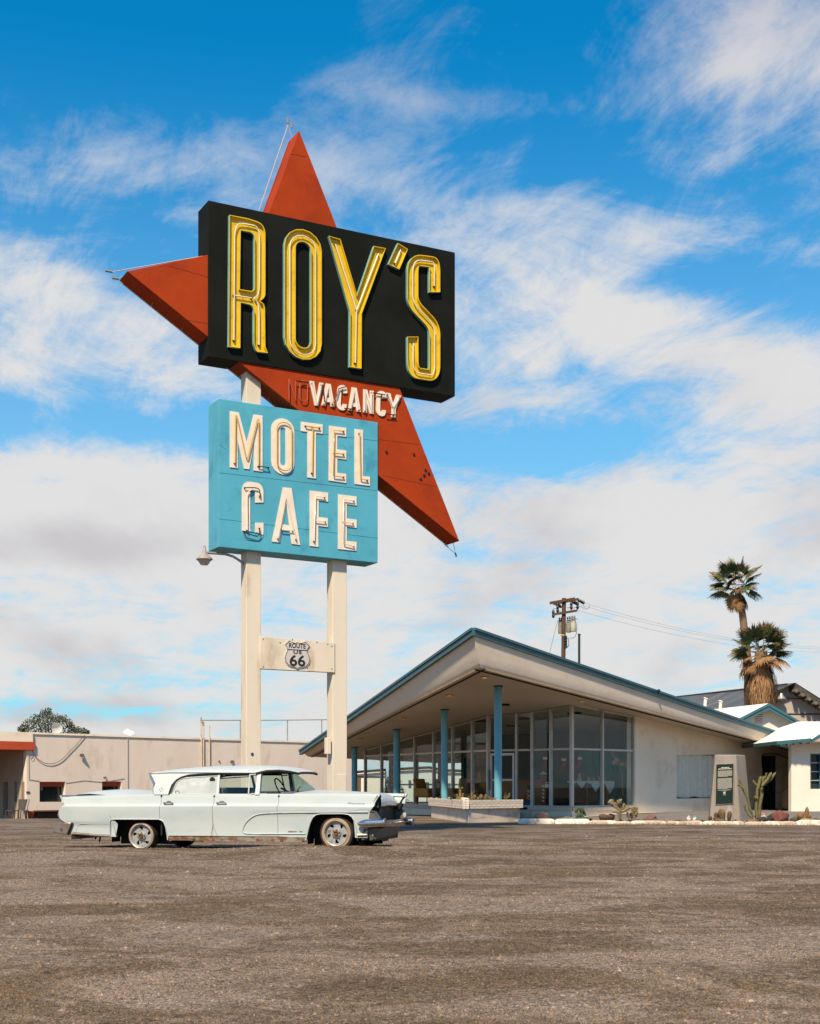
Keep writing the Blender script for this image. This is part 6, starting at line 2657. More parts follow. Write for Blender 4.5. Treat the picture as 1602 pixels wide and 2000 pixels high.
        for (r_, h_) in prof:
            for q in range(n):
                a = 6.283 * q / n
                vs_.append(c + bm_r @ Vector((r_ * math.cos(a) * w * k / 2, r_ * math.sin(a) * .025, h_ * h * k / 2)))
        for a_ in range(len(prof) - 1):
            for q in range(n):
                fs.append((a_ * n + q, a_ * n + (q + 1) % n, (a_ + 1) * n + (q + 1) % n, (a_ + 1) * n + q))
        mb.add(vs_, fs)
        mb.build('cactus_pad', [mt], rt, smooth=60)


build_cacti()

# little things in the bed
for (px, py, Y, lab, c1, c2) in ((1491, 1596, 40.9, 'small pink flower ornament between the tall cactus and red boulder', (.60, .16, .20), (.7, .6, .55)),
                                 (1345, 1600.5, 40.5, 'tiny pink and white ornament on the kerb left of the monument', (.55, .35, .33), (.65, .62, .58)),
                                 (1357, 1600.5, 40.5, 'tiny turquoise and white ornament on the kerb left of the monument', (.10, .30, .32), (.62, .55, .42))):
    p = bed_pt(px, py, Y)
    p.z = U(px, py, Y).z - .02
    rt = thing('garden_ornament', lab, 'ornament', tuple(p))
    mb = MB()
    mb.blob(p + Vector((0, 0, .02)), (.07, .05, .06), px, .3, 2)
    mb.build('base', [M('orn_base', c2, .7)], rt, smooth=40)
    mb = MB()
    mb.blob(p + Vector((.01, 0, .09)), (.045, .04, .05), px + 3, .3, 2)
    mb.build('top', [M('orn_top', c1, .6)], rt, smooth=40)


# ------------------------------------------------------------------ plants on the planter
def planter_plants():
    r = random.Random(17)
    items = [(899, 1541, 42.9, 'pale stalked succulent at the left of the planter', (.22, .16, .06), 'stalk'),
             (933, 1556, 43.0, 'low bushy cactus left of the front blue column', (.15, .10, .045), 'bush'),
             (943, 1554, 43.2, 'spiky green plant just left of the front blue column', (.07, .09, .03), 'spike'),
             (951, 1552, 43.3, 'small round plant touching the front blue column', (.11, .09, .035), 'bush'),
             (987, 1546, 43.3, 'upright branching cactus right of the front blue column', (.13, .115, .045), 'arms'),
             (881, 1556, 43.4, 'thin green tuft at the left end of the planter', (.05, .075, .03), 'spike'),
             (922, 1548, 43.3, 'small tan cactus on the middle of the planter', (.20, .13, .06), 'stalk')]
    for px, py, Y, lab, col, kind in items:
        x = (px - CX) / F * Y
        top = U(px, py, Y).z
        b = Vector((x, Y, PZ))
        rt = thing('planter_plant', lab, 'plant', tuple(b))
        h = max(.12, top - PZ)
        mt = M('plant_tone', col, .8, col2=tuple(c * .6 for c in col), vs=9)
        sp = M('plant_spine', tuple(min(1, c * 1.3) for c in col), .8)
        mb = MB()
        if kind == 'stalk':
            for (dx, hh, rr) in ((0, h, .045), (-.09, h * .55, .035), (.08, h * .65, .03)):
                P, rad = limb_profile([b + Vector((dx * .3, 0, 0)), b + Vector((dx, 0, hh * .6)), b + Vector((dx * 1.2, .0, hh))], rr, 6)
                mb.tube(P, rad, 7)
                spines(mb, P, rad, 60, .05, px)
            for i in range(14):
                a = r.uniform(0, 6.28)
                c = b + Vector((0, 0, h))
                d = Vector((math.cos(a), math.sin(a), r.uniform(.0, 1))).normalized() * .13
                mb.add([c, c + d * .5 + Vector((.02, 0, 0)), c + d], [(0, 1, 2)], 1)
        elif kind == 'arms':
            for (dx, hh) in ((-.12, h * .8), (0, h), (.13, h * .85), (.05, h * .6), (-.05, h * .55)):
                P, rad = limb_profile([b, b + Vector((dx * .9, r.uniform(-.05, .05), hh * .5)), b + Vector((dx, 0, hh))], .04, 6)
                mb.tube(P, rad, 7)
                spines(mb, P, rad, 40, .03, px)
        elif kind == 'bush':
            for i in range(6):
                c = b + Vector((r.uniform(-.13, .13), r.uniform(-.1, .1), r.uniform(.03, .12)))
                mb.blob(c, (.07, .07, .08), i + px, .25, 2)
                P = [c - Vector((0, 0, .06)), c + Vector((0, 0, .07))]
                spines(mb, P, [.065, .04], 60, .045, i)
        else:
            for i in range(50):
                a = r.uniform(0, 6.28)
                d = Vector((math.cos(a) * r.uniform(.1, .8), math.sin(a) * .4, 1)).normalized() * h * r.uniform(.6, 1.2)
                w = Vector((-math.sin(a), math.cos(a), 0)) * .012
                mb.add([b - w, b + w, b + d], [(0, 1, 2)], 0)
        mb.build('foliage', [mt, sp], rt, smooth=60, recalc=False)
    for px, w, lab, col in ((905, .10, 'pale stone on the planter edge', (.55, .48, .4)), (913, .07, 'small white stone on the planter', (.6, .55, .5)), (960, .09, 'dark stone beside the front blue column', (.06, .05, .045)), (966, .07, 'brown stone at the foot of the front blue column', (.2, .12, .08))):
        Y = 42.7
        x = (px - CX) / F * Y
        mb = MB()
        mb.blob((x, Y, PZ + .04), (w, w * .8, w * .6), px, .25, 2)
        o = mb.build('stone', [M('planter_stone', col, .9)], smooth=40)
        tag(o, lab, 'stone', 'stones on the planter')


planter_plants()


# ------------------------------------------------------------------ things inside the lobby
def inside():
    # Christmas tree
    Y = 58.2
    b = Vector(((768 - CX) / F * Y, Y, FZ))
    rt = thing('christmas_tree', 'decorated christmas tree standing behind the left glass of the lobby', 'christmas tree', tuple(b))
    mb = MB()
    r = random.Random(2)
    H = U(768, 1490, Y).z - FZ
    for i in range(5200):
        t = r.random() ** .7
        z = H * (1 - t)
        R_ = .02 + .62 * t
        a = r.uniform(0, 6.28)
        rr = R_ * r.uniform(.5, 1.05) * (1 + .15 * math.sin(z * 14))
        p = b + Vector((math.cos(a) * rr, math.sin(a) * rr, z))
        d = Vector((math.cos(a), math.sin(a), -.4)).normalized() * r.uniform(.05, .11)
        w = Vector((-math.sin(a), math.cos(a), .2)) * .016
        mb.add([p - w, p + w, p + d], [(0, 1, 2)])
    mb.build('foliage', [M('fir_green', (.012, .035, .018), .8)], rt, kind='stuff', recalc=False)
    cols = [(.55, .03, .02), (.6, .5, .35), (.5, .1, .2), (.1, .25, .3), (.6, .55, .5)]
    balls = [MB() for _ in cols]
    for i in range(90):
        t = r.random() ** .7
        a = r.uniform(3.3, 6.1)
        R_ = (.02 + .62 * t) * 1.02
        balls[i % 5].lathe([(0, -.035), (.035, 0), (0, .035)], b + Vector((math.cos(a) * R_, math.sin(a) * R_, H * (1 - t))), 6)
    for i, m_ in enumerate(balls):
        m_.build('bauble', [M('bauble_colour', cols[i], .3)], rt, kind='stuff')
    # armchair
    def armchair(px, Y, lab, c, rz, w=.75):
        b = Vector(((px - CX) / F * Y, Y, FZ))
        rt = thing('armchair', lab, 'armchair', tuple(b), rz)
        mt = M('chair_fabric', c, .8, col2=tuple(q * .75 for q in c), vs=6)
        mb = MB(); mb.box((0, 0, .38), (w, .65, .16)); mb.build('seat', [mt], rt, local=True, bevel=.04)
        mb = MB(); mb.hexa([(-w / 2, .22, .40), (w / 2, .22, .40), (w / 2, .36, .40), (-w / 2, .36, .40), (-w / 2, .40, 1.05), (w / 2, .40, 1.05), (w / 2, .50, 1.05), (-w / 2, .50, 1.05)]); mb.build('backrest', [mt], rt, local=True, bevel=.04)
        for sx in (-1, 1):
            mb = MB(); mb.box((sx * (w / 2 + .05), .02, .50), (.12, .7, .34)); mb.build('armrest', [mt], rt, local=True, bevel=.04)
            for sy in (-.26, .26):
                mb = MB(); mb.tube([(sx * w * .42, sy, .3), (sx * w * .46, sy * 1.1, 0)], .025, 6); mb.build('leg', [WOOD], rt, local=True)
    armchair(836, 53.2, 'mustard armchair facing right behind the left glass of the lobby', (.46, .24, .05), R(55))
    armchair(872, 55.0, 'dark armchair beside the second blue column inside the lobby', (.05, .04, .03), R(100))
    armchair(912, 50.6, 'tan low backed chair behind the planter inside the lobby', (.30, .17, .06), R(-20), .9)
    # reception counter
    c = Vector(((985 - CX) / F * 51.2, 51.2, FZ))
    rt = thing('reception_counter', 'long orange brown counter seen through the glass door', 'counter', tuple(c))
    mb = MB(); mb.box(c + Vector((.1, .4, .50)), (3.0, .7, .98), R(10)); mb.build('counter_body', [M('counter_wood', (.34, .13, .045), .6, col2=(.26, .10, .035), vs=2)], rt)
    mb = MB(); mb.box(c + Vector((.1, .4, 1.02)), (3.15, .85, .05), R(10)); mb.build('counter_top', [M('counter_top_dark', (.06, .05, .04), .4)], rt)
    # shirts on the rack
    for i, (px, y0, y1, colr, lab) in enumerate(((936.5, 1528, 1542, (.03, .07, .22), 'blue shirt with a pale print hanging behind the glass'), (944, 1530, 1546, (.55, .33, .03), 'yellow shirt hanging left of the glass door'),
                                                 (928, 1532, 1552, (.25, .05, .02), 'dark red shirt hanging left of the blue one'), (918, 1530, 1546, (.30, .03, .05), 'crimson shirt hanging above the tan chair'))):
        Yy = 50.9 - .1 * i
        P = VP((0, Yy), (1, 0))
        w = 4.6
        sh = [(px - w, y0), (px - 1.5, y0 - 1), (px + 1.5, y0 - 1), (px + w, y0), (px + w + 1, y0 + 5), (px + 3.2, y0 + 4), (px + 3.4, y1), (px - 3.4, y1), (px - 3.2, y0 + 4), (px - w - 1, y0 + 5)]
        mb = MB()
        mb.prism([[P.sz(x, y) for x, y in sh]], P.f, -.05, .03)
        o = mb.build('hanging_shirt', [M('shirt_cloth', colr, .8)])
        tag(o, lab, 'shirt', 'shirts on the rack in the lobby')
        if i == 0:
            mb = MB()
            mb.prism([[P.sz(x, y) for x, y in ((px - 1.8, y1 - 3), (px + 1.8, y1 - 3), (px + 2.2, y0 + 5), (px + 1, y0 + 2), (px - 1, y0 + 2), (px - 2.2, y0 + 5))]], P.f, .03, .036)
            mb.build('shirt_print', [LETTER], o, local=False)
    # toy soldier figure
    Y = 50.0
    b = Vector(((1033 - CX) / F * Y, Y, FZ - .1))
    rt = thing('toy_soldier', 'toy soldier figure in red coat and blue trousers beside the glass door', 'figurine', tuple(b))
    k = Y / F
    L = lambda prof, c, m, nm, n=14: (lambda mb: (mb.lathe(prof, c, n), mb.build(nm, [m], rt, smooth=50))[1])(MB())
    RED = M('soldier_red', (.50, .045, .02), .5); BLU = M('soldier_blue', (.02, .16, .36), .5); SKN = M('soldier_skin', (.55, .33, .22), .6); BLK = M('soldier_black', (.02, .03, .03), .5); GLD = M('soldier_gold', (.5, .35, .05), .4)
    for sx in (-.06, .06):
        L([(.065, 0), (.06, .1), (.055, 16 * k), (.07, 17 * k)], b + Vector((sx, 0, 0)), BLU, 'leg')
        L([(.04, 0), (.05, .04), (.045, .26), (.03, .3)], b + Vector((sx * 2.6, 0, 19 * k)), RED, 'arm')
    L([(.10, 16 * k), (.125, 18 * k), (.11, 22 * k), (.14, 29 * k), (.09, 31 * k), (.04, 32 * k)], b, RED, 'coat')
    L([(.118, 18 * k), (.126, 18.3 * k), (.12, 20 * k), (.11, 20 * k)], b, GLD, 'belt')
    L([(.03, 31.5 * k), (.065, 33 * k), (.075, 35 * k), (.06, 37 * k)], b, SKN, 'head')
    L([(.075, 36.5 * k), (.085, 39 * k), (.09, 43 * k), (.05, 45.5 * k), (0, 46 * k)], b, BLK, 'hat')
    mb = MB()
    for s_ in (-1, 1):
        mb.tube([b + Vector((s_ * .09, -.13, 29 * k)), b + Vector((-s_ * .08, -.135, 22 * k))], .014, 5)
    mb.build('cross_belt', [LETTER], rt)
    # striped lantern post
    Y = 49.3
    b = Vector(((1061 - CX) / F * Y, Y, FZ))
    k = Y / F
    rt = thing('striped_lamp_post', 'red and white striped lantern post behind the lobby glass', 'lamp post', tuple(b))
    RD = M('post_red', (.42, .03, .02), .5)
    mb = MB()
    mb.lathe([(.11, 0), (.10, 3 * k), (.06, 8 * k), (.045, 9 * k)], b, 12)
    mb.build('post_base', [RD], rt, smooth=40)
    n = 24
    vs_, fs, ms = [], [], []
    for i in range(n + 1):
        z = 9 * k + (44 - 9) * k * i / n
        for q in range(8):
            a = 6.283 * q / 8
            vs_.append(b + Vector((.045 * math.cos(a), .045 * math.sin(a), z)))
    mb = MB()
    mb.add(vs_, [])
    for i in range(n):
        for q in range(8):
            mb.f.append((i * 8 + q, i * 8 + (q + 1) % 8, (i + 1) * 8 + (q + 1) % 8, (i + 1) * 8 + q))
            mb.m.append(0 if ((q + i * 1.6) % 8) < 4 else 1)
    mb.build('striped_shaft', [RD, LETTER], rt)
    mb = MB()
    mb.lathe([(.05, 44 * k), (.09, 46 * k), (.11, 50 * k), (.10, 51 * k), (.085, 59 * k), (.10, 63 * k)], b, 6)
    mb.build('lantern', [RD], rt)
    mb = MB()
    mb.lathe([(.165, 62.5 * k), (.10, 65.5 * k), (.02, 67.5 * k), (0, 69 * k)], b, 6)
    mb.build('lantern_roof', [LETTER], rt)
    mb = MB()
    mb.box(b + Vector((8 * k, 0, 40 * k)), (9 * k, .03, 7 * k))
    mb.tube([b + Vector((0, 0, 46 * k)), b + Vector((12 * k, 0, 46 * k))], .02, 6)
    mb.build('hanging_sign', [LETTER], rt)
    # table with white cloth
    Y = 50.6
    def z7(X, Yy, dY=0.0):
        return U(900 + X * .2497, 1200 + Yy * .2497, Y + dY)
    c = z7(1010, 1500)
    rt = thing('display_table', 'long display table under the teal curtains inside the lobby', 'table', (c.x, c.y, FZ))
    zt = z7(1000, 1305).z
    x0, x1 = z7(845, 0).x, z7(1180, 0).x
    mb = MB(); mb.box(((x0 + x1) / 2, Y + .35, zt - .03), (x1 - x0, .75, .05)); mb.build('table_top', [M('table_wood', (.20, .11, .05), .6)], rt)
    for x in (x0 + .15, (x0 + x1) / 2 - .1, x1 - .15):
        for yy in (.05, .65):
            mb = MB(); mb.lathe([(.05, FZ), (.035, FZ + .3), (.06, FZ + .6), (.05, zt - .05)], (x, Y + yy, 0), 8); mb.build('leg', [M('leg_wood', (.22, .12, .05), .6)], rt)
    mb = MB(); mb.box(((x0 + x1) / 2 - .2, Y + .5, FZ + .45), (x1 - x0 - .6, .1, .6)); mb.build('side_panel', [M('panel_brown', (.12, .075, .045), .7)], rt)
    mb = MB()
    N = 60
    vs_, fs = [], []
    drops = [.04, .12, .05, .28, .06, .10, .42, .12, .08, .50, .20]
    for i in range(N + 1):
        t = i / N
        x = x0 - .05 + (x1 - x0 + .15) * t
        k_ = t * (len(drops) - 1)
        j = min(int(k_), len(drops) - 2)
        u = k_ - j
        dr = drops[j] + (drops[j + 1] - drops[j]) * u
        w = .015 * math.sin(t * 60)
        vs_ += [(x, Y + .7, zt + .005), (x, Y - .03, zt + .005), (x, Y - .05 + w, zt - dr * .5), (x, Y - .05 - w, zt - dr)]
    for i in range(N):
        for j in range(3):
            a = i * 4 + j
            fs.append((a, a + 1, a + 5, a + 4))
    mb.add(vs_, fs)
    o = mb.build('tablecloth', [M('white_cloth', (.74, .74, .72), .8)], recalc=False)
    tag(o, 'white cloth hanging in points over the lobby display table', 'tablecloth')
    rr = random.Random(6)
    FIGL = ['third figurine from the left on the white tablecloth', 'tan figurine just left of the middle of the white tablecloth', 'cream figurine at the middle of the white tablecloth', 'red figurine right of the middle of the white tablecloth', 'cream figurine just left of the glazing post on the cloth', 'brown figurine at the right end of the white tablecloth']
    for i, X in enumerate((930, 965, 1000, 1015, 1040, 1060, 1085, 1135)):
        p = z7(X, 1300, .2)
        h = (.30 if i == 0 else rr.uniform(.10, .18))
        mb = MB()
        cc = Vector((p.x, p.y, zt + .01))
        w = .10 if i == 0 else .055
        mb.lathe([(w * .8, 0), (w, h * .2), (w * .6, h * .55), (w * .65, h * .75), (w * .3, h), (0, h)], cc, 10)
        o = mb.build('figurine', [M('figurine_tone', [(.5, .42, .3), (.4, .1, .08), (.55, .45, .35), (.45, .25, .15)][i % 4], .6)], smooth=40)
        tag(o, ['large pale figurine at the left end of the white cloth', 'small red figurine next to the large pale one'][i] if i < 2 else FIGL[i - 2], 'figurine', 'figurines on the white tablecloth')
    # teal curtains on both sides
    for (xa, xb, Yc, lab) in ((930, 1100, 52.0, 'teal curtain hanging behind the display table'), (1118, 1310, 51.4, 'teal curtain hanging at the right end of the lobby glass')):
        p0, p1 = U(900 + xa * .2497, 1500, Yc), U(900 + xb * .2497, 1500, Yc - .3)
        zt_ = z7(0, 1065).z
        mb = MB()
        N = 80
        vs_, fs = [], []
        for i in range(N + 1):
            p = p0.lerp(p1, i / N)
            w = .05 * math.sin(i * .95) + .02 * math.sin(i * 2.7)
            vs_ += [(p.x, p.y + w, FZ), (p.x, p.y + w * .7, zt_)]
        for i in range(N):
            a = i * 2
            fs.append((a, a + 2, a + 3, a + 1))
        mb.add(vs_, fs)
        o = mb.build('curtain', [M('teal_curtain', (.03, .36, .38), .85)], smooth=80, recalc=False)
        tag(o, lab, 'curtain', 'teal curtains in the lobby')
    # christmas stockings
    for (X, Y0, lab) in ((640 + 20, 1115, 'red stocking with white cuff left of the glass corner'), (805, 1125, 'red stocking with white cuff at the glass corner'), (930, 1115, 'orange red stocking with white cuff above the figurines')):
        P = VP((0, 49.6), (.999, .03))
        q = lambda a, b: P.sz(900 + (X + a) * .2497, 1200 + (Y0 + b) * .2497)
        mb = MB()
        mb.prism([[q(-12, 20), (q(12, 20)), q(10, 60), q(-14, 95), q(-32, 95), q(-30, 70), q(-14, 55)]], P.f, -.03, .03, 0)
        mb.prism([[q(-15, 0), q(18, 4), q(16, 24), q(-16, 20)]], P.f, -.04, .04, 1)
        o = mb.build('christmas_stocking', [M('stocking_red', (.30, .03, .02), .8), LETTER])
        tag(o, lab, 'stocking', 'christmas stockings in the lobby window')
    # garland with flowers at the right
    rt = thing('flower_garland', 'garland of pink flowers and gold ribbon at the right end of the lobby glass', 'garland', tuple(z7(1250, 1150)))
    mb = MB()
    mb.tube([z7(x, y, -.4) for x, y in ((1180, 1080), (1215, 1130), (1250, 1190), (1262, 1260), (1266, 1340), (1268, 1420))], .03, 6)
    mb.build('ribbon', [M('gold_ribbon', (.45, .30, .10), .5)], rt)
    for x, y in ((1225, 1140), (1265, 1175), (1303, 1180), (1205, 1160)):
        mb = MB()
        mb.blob(z7(x, y, -.4), (.10, .06, .10), x, .35, 2)
        mb.build('flower', [M('flower_pink', (.55, .36, .36), .8)], rt, smooth=50)
    # string lights along the ceiling line of the left glass
    rt = thing('string_lights', 'string of small coloured bulbs sagging inside the left lobby glass', 'string lights', tuple(U(760, 1488, 57)))
    mb = MB()
    bl = MB()
    A_, B_ = Vector((-1.9, 58.2, 0)), Vector((2.9, 49.7, 0))
    pts = []
    for i in range(61):
        t = i / 60
        p = A_.lerp(B_, t) + Vector((.25, .12, 0))
        z = 2.33 + .05 * math.cos(t * 31)
        pts.append(Vector((p.x, p.y, z)))
        if i % 2 == 0:
            bl.lathe([(0, -.07), (.022, -.04), (.015, 0), (0, .0)], pts[-1], 6, m=i // 2 % 3)
    mb.tube(pts, .007, 4)
    mb.build('wire', [DARK], rt)
    bl.build('bulb', [M('bulb_red', (.4, .03, .02), .3), M('bulb_orange', (.5, .2, .03), .3), M('bulb_dark', (.03, .06, .05), .3)], rt, kind='stuff')
    # a traffic cone shaped orange ornament and small shelf
    p = U(937, 1519, 51.3)
    mb = MB()
    mb.lathe([(.14, -.3), (.10, 0), (.02, .22), (0, .24)], p, 12)
    mb.lathe([(.2, -.42), (.2, -.3)], p, 12)
    o = mb.build('paper_cone_tree', [M('cone_orange', (.45, .13, .04), .7)], smooth=40)
    tag(o, 'small orange cone shaped ornament on the counter left of the door', 'ornament')
    p = U(1095, 1560, 52.2)
    rt = thing('brown_cabinet', 'low brown cabinet standing left of the display table', 'cabinet', (p.x, p.y, FZ))
    mb = MB(); mb.box((p.x - .1, p.y, FZ + .45), (.95, .4, .9)); mb.build('cabinet_body', [M('cabinet_brown', (.10, .055, .03), .6)], rt)
    for k_ in (-.32, .12):
        mb = MB(); mb.box((p.x + k_, p.y - .21, FZ + .45), (.4, .02, .7)); mb.build('cabinet_door', [M('cabinet_door_brown', (.14, .08, .04), .6)], rt)


inside()

# ------------------------------------------------------------------ the old white saloon car
XR, YR = (274.8 - CX) / F * 22.65, 22.65
PSI = math.atan2(.9, 3.378)
CD = Vector((math.cos(PSI), -math.sin(PSI), 0))       # forward
CV = Vector((math.sin(PSI), math.cos(PSI), 0))        # away from the camera
WID = 1.98
ZB = .0


def cu(px, py, v=0.0):
    """photo position -> (u, z) in the car's own frame, on its lengthwise plane at depth v"""
    a = (px - CX) / F
    o = Vector((XR, YR, 0)) + CV * v
    n = CV
    Y = o.dot(n) / (n.x * a + n.y)
    p = Vector((a * Y, Y, CH + (HY - py) / F * Y))
    return ((p - o).dot(CD), p.z)


CAR_PAINT = M('chalky_white_paint', (.43, .47, .47), .38, col2=(.39, .44, .45), vs=1.6, col3=(.29, .41, .40), vs3=.85, stretch=(.7, 1, 2.2), spec=.4, fine=.04, coat=.15)
CAR_ROOF = M('roof_white_paint', (.45, .485, .50), .36, col2=(.40, .44, .46), vs=1.2, coat=.15)
CAR_GREY = M('grey_primer', (.115, .108, .10), .6, col2=(.075, .07, .065), vs=3)
RUST = M('rust', (.20, .075, .025), .9, col2=(.10, .045, .02), vs=20)
ROCKER = M('rusty_rocker', (.30, .27, .22), .8, col2=(.20, .09, .035), vs=6, vlo=.4, vhi=.6, stretch=(1, 1, 2), col3=(.03, .025, .02), vs3=5)
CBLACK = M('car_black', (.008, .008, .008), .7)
RUBBER = M('tyre_rubber', (.018, .017, .016), .85, bump=.3, bs=60)
TANWALL = M('aged_sidewall', (.36, .235, .13), .85, col2=(.26, .165, .09), vs=9)
RIM = M('rim_grey', (.38, .38, .37), .45, metal=.35, col2=(.30, .30, .295), vs=8, col3=(.20, .16, .12), vs3=7)
CGLASS = glass_mat('car_glass', (.94, .98, .95), .02, .02, .2)
WSGLASS = glass_mat('windscreen_glass', (.66, .84, .82), .06, .02, .45)
QGLASS = M('silvered_glass', (.50, .51, .47), .22, metal=.25, col2=(.38, .40, .37), vs=3, col3=(.66, .66, .62), vs3=2)
SEAT = M('seat_cloth', (.10, .085, .07), .85, col2=(.16, .13, .10), vs=5)

T_TOP = [(108, 1557.3), (150, 1555.8), (202, 1554.3), (240, 1553), (301, 1551.5), (332, 1551.3), (507, 1551.6), (545, 1551.4), (640, 1551), (700, 1551.6), (738, 1553.2)]
T_CR = [(100, 1573.6), (300, 1573.4), (400, 1573), (540, 1573.2), (640, 1574.2), (740, 1575.2)]
ARCH_R = [(212.8, 1634.9), (213.3, 1606), (214.5, 1602.8), (218, 1600.8), (224, 1600.3), (309, 1600.3), (315, 1602.2), (319, 1606.5), (322.5, 1616), (324.5, 1628), (326.3, 1641)]
ARCH_F = [(596, 1641.8), (597.5, 1634), (600.5, 1620), (604.5, 1607), (610, 1597), (617, 1591.5), (626, 1590), (668, 1589.6), (679, 1591), (686, 1595.5), (691, 1603.5), (694, 1615), (695.8, 1629), (696.3, 1636.5)]
T_BOT = [(100, 1628.6), (131, 1630)] + ARCH_R + [(326.5, 1632.4), (415, 1632.8), (440, 1633.3), (541, 1633.8), (595.5, 1637)] + ARCH_F + [(716.5, 1636.6), (740, 1636)]
TAIL = [(1553, 108), (1557, 108.5), (1563, 112), (1570, 116.5), (1573.6, 118.5), (1578, 113), (1583, 109.6), (1588, 108.4), (1594, 108.8), (1600, 112), (1604.5, 117.5), (1606.5, 124), (1608, 139.5), (1614, 138), (1622, 134), (1630, 131.5), (1640, 131)]
NOSE = [(1550, 738), (1554, 738), (1558, 735), (1565, 731), (1572, 729), (1578, 727.5), (1583, 723.5), (1586, 722), (1600, 719.5), (1618, 716.8), (1640, 716)]


def side_v(px, py):
    """how far in the body side sits, from its widest line"""
    yc = interp(T_CR, px)
    yt = interp(T_TOP, px)
    if py <= yc - 1.2:
        t = (yc - 1.2 - py) / max(1, yc - 1.2 - yt)
        v = .068 + .012 * math.sin(t * math.pi) + .035 * t ** 3
    elif py <= yc + 2.0:
        t = (py - (yc - 1.2)) / 3.2
        v = .068 - .060 * (t * t * (3 - 2 * t))
    else:
        t = (py - yc - 2.0) / 62.0
        v = .008 + .022 * math.sin(t * 2.4) ** 2 + .05 * max(0, t - .55) ** 1.5
    # sculpted strake over the front wheel and recessed panel behind the rear wheel
    if px > 395 and py > yc + 8:
        k = min(1, (px - 395) / 60)
        d = interp([(480, 1587.5), (740, 1585.8)], px)
        if 480 < px:
            v += .016 * sstep(d - .8, d + 1.2, py) * min(1, (px - 480) / 30)
    if px < 232 and py > 1606:
        v += .022 * sstep(1607, 1611, py) * sstep(133, 147, px)
    # tail and nose tuck in
    v += .10 * max(0, (150 - px) / 45) ** 2
    return v


def side_panel(name, L, Rr, parent, far=False, rows=(0, .1, .22, .34, .46, .58, .7, .8, .88), mat=None, label=None, knots=()):
    """one pressed panel of the body side between the photo columns L and Rr (number or table of columns by row)"""
    lf = (lambda y: interp(L, y)) if isinstance(L, list) else (lambda y: L)
    rf = (lambda y: interp(Rr, y)) if isinstance(Rr, list) else (lambda y: Rr)
    lm, rm = lf(1590), rf(1590)
    xs = set([0.0, 1.0])
    n = max(6, int((rm - lm) / 4))
    for i in range(n + 1):
        xs.add(i / n)
    for (kx, ky) in ARCH_R + ARCH_F:
        if lm < kx < rm:
            xs.add((kx - lm) / (rm - lm))
    xs = sorted(xs)
    # drop near duplicates away from arch edges
    ys = [0, .08, .16, .25, .34, .43, .52, .62, .72, .82, .91, 1.0]   # below the crease, from the bottom up
    vs_, fs = [], []
    cols = 0
    for s in xs:
        px0 = lm + (rm - lm) * s
        yb, yc, yt = interp(T_BOT, px0), interp(T_CR, px0), interp(T_TOP, px0)
        col = []
        lo_top = yc + 2.0
        for t in ys:
            col.append(yb + (lo_top - yb) * t)
        for t in (.2, .4, .6, .8):
            col.append(lo_top + (-3.2) * t)
        for t in (0, .15, .35, .55, .75, .9, 1.0):
            col.append((yc - 1.2) + (yt - (yc - 1.2)) * t)
        for y in col:
            px = lf(y) + (rf(y) - lf(y)) * s
            u, z = cu(px, y)
            v = side_v(px, y)
            vs_.append((u, WID - v if far else v, z))
        # rounded shoulder
        y = col[-1]
        px = lf(y) + (rf(y) - lf(y)) * s
        u, z = cu(px, y)
        v0 = side_v(px, y)
        for (dv, dz) in ((.012, .007), (.03, .009), (.055, .004), (.09, -.012), (.13, -.04)):
            v = v0 + dv
            vs_.append((u, WID - v if far else v, z + dz))
        cols = len(col) + 5
    for i in range(len(xs) - 1):
        for j in range(cols - 1):
            a = i * cols + j
            fs.append((a, a + cols, a + cols + 1, a + 1))
    mb = MB()
    mb.add(vs_, fs)
    # folded flanges so the panel has thickness at its ends and lower edge
    for (i, ins) in ((0, 1), (len(xs) - 1, -1)):
        for j in range(cols - 6):
            a, b = vs_[i * cols + j], vs_[i * cols + j + 1]
            dvv = -.05 if far else .05
            mb.add([a, b, (b[0] + .0 * ins, b[1] + dvv, b[2]), (a[0], a[1] + dvv, a[2])], [(0, 1, 2, 3)])
    for i in range(len(xs) - 1):
        a, b = vs_[i * cols], vs_[(i + 1) * cols]
        dvv = -.05 if far else .05
        mb.add([a, b, (b[0], b[1] + dvv, b[2]), (a[0], a[1] + dvv, a[2])], [(0, 1, 2, 3)])
    o = mb.build(name, [mat or CAR_PAINT], parent, smooth=38, local=True, recalc=False, label=label)
    md = o.data
    return o


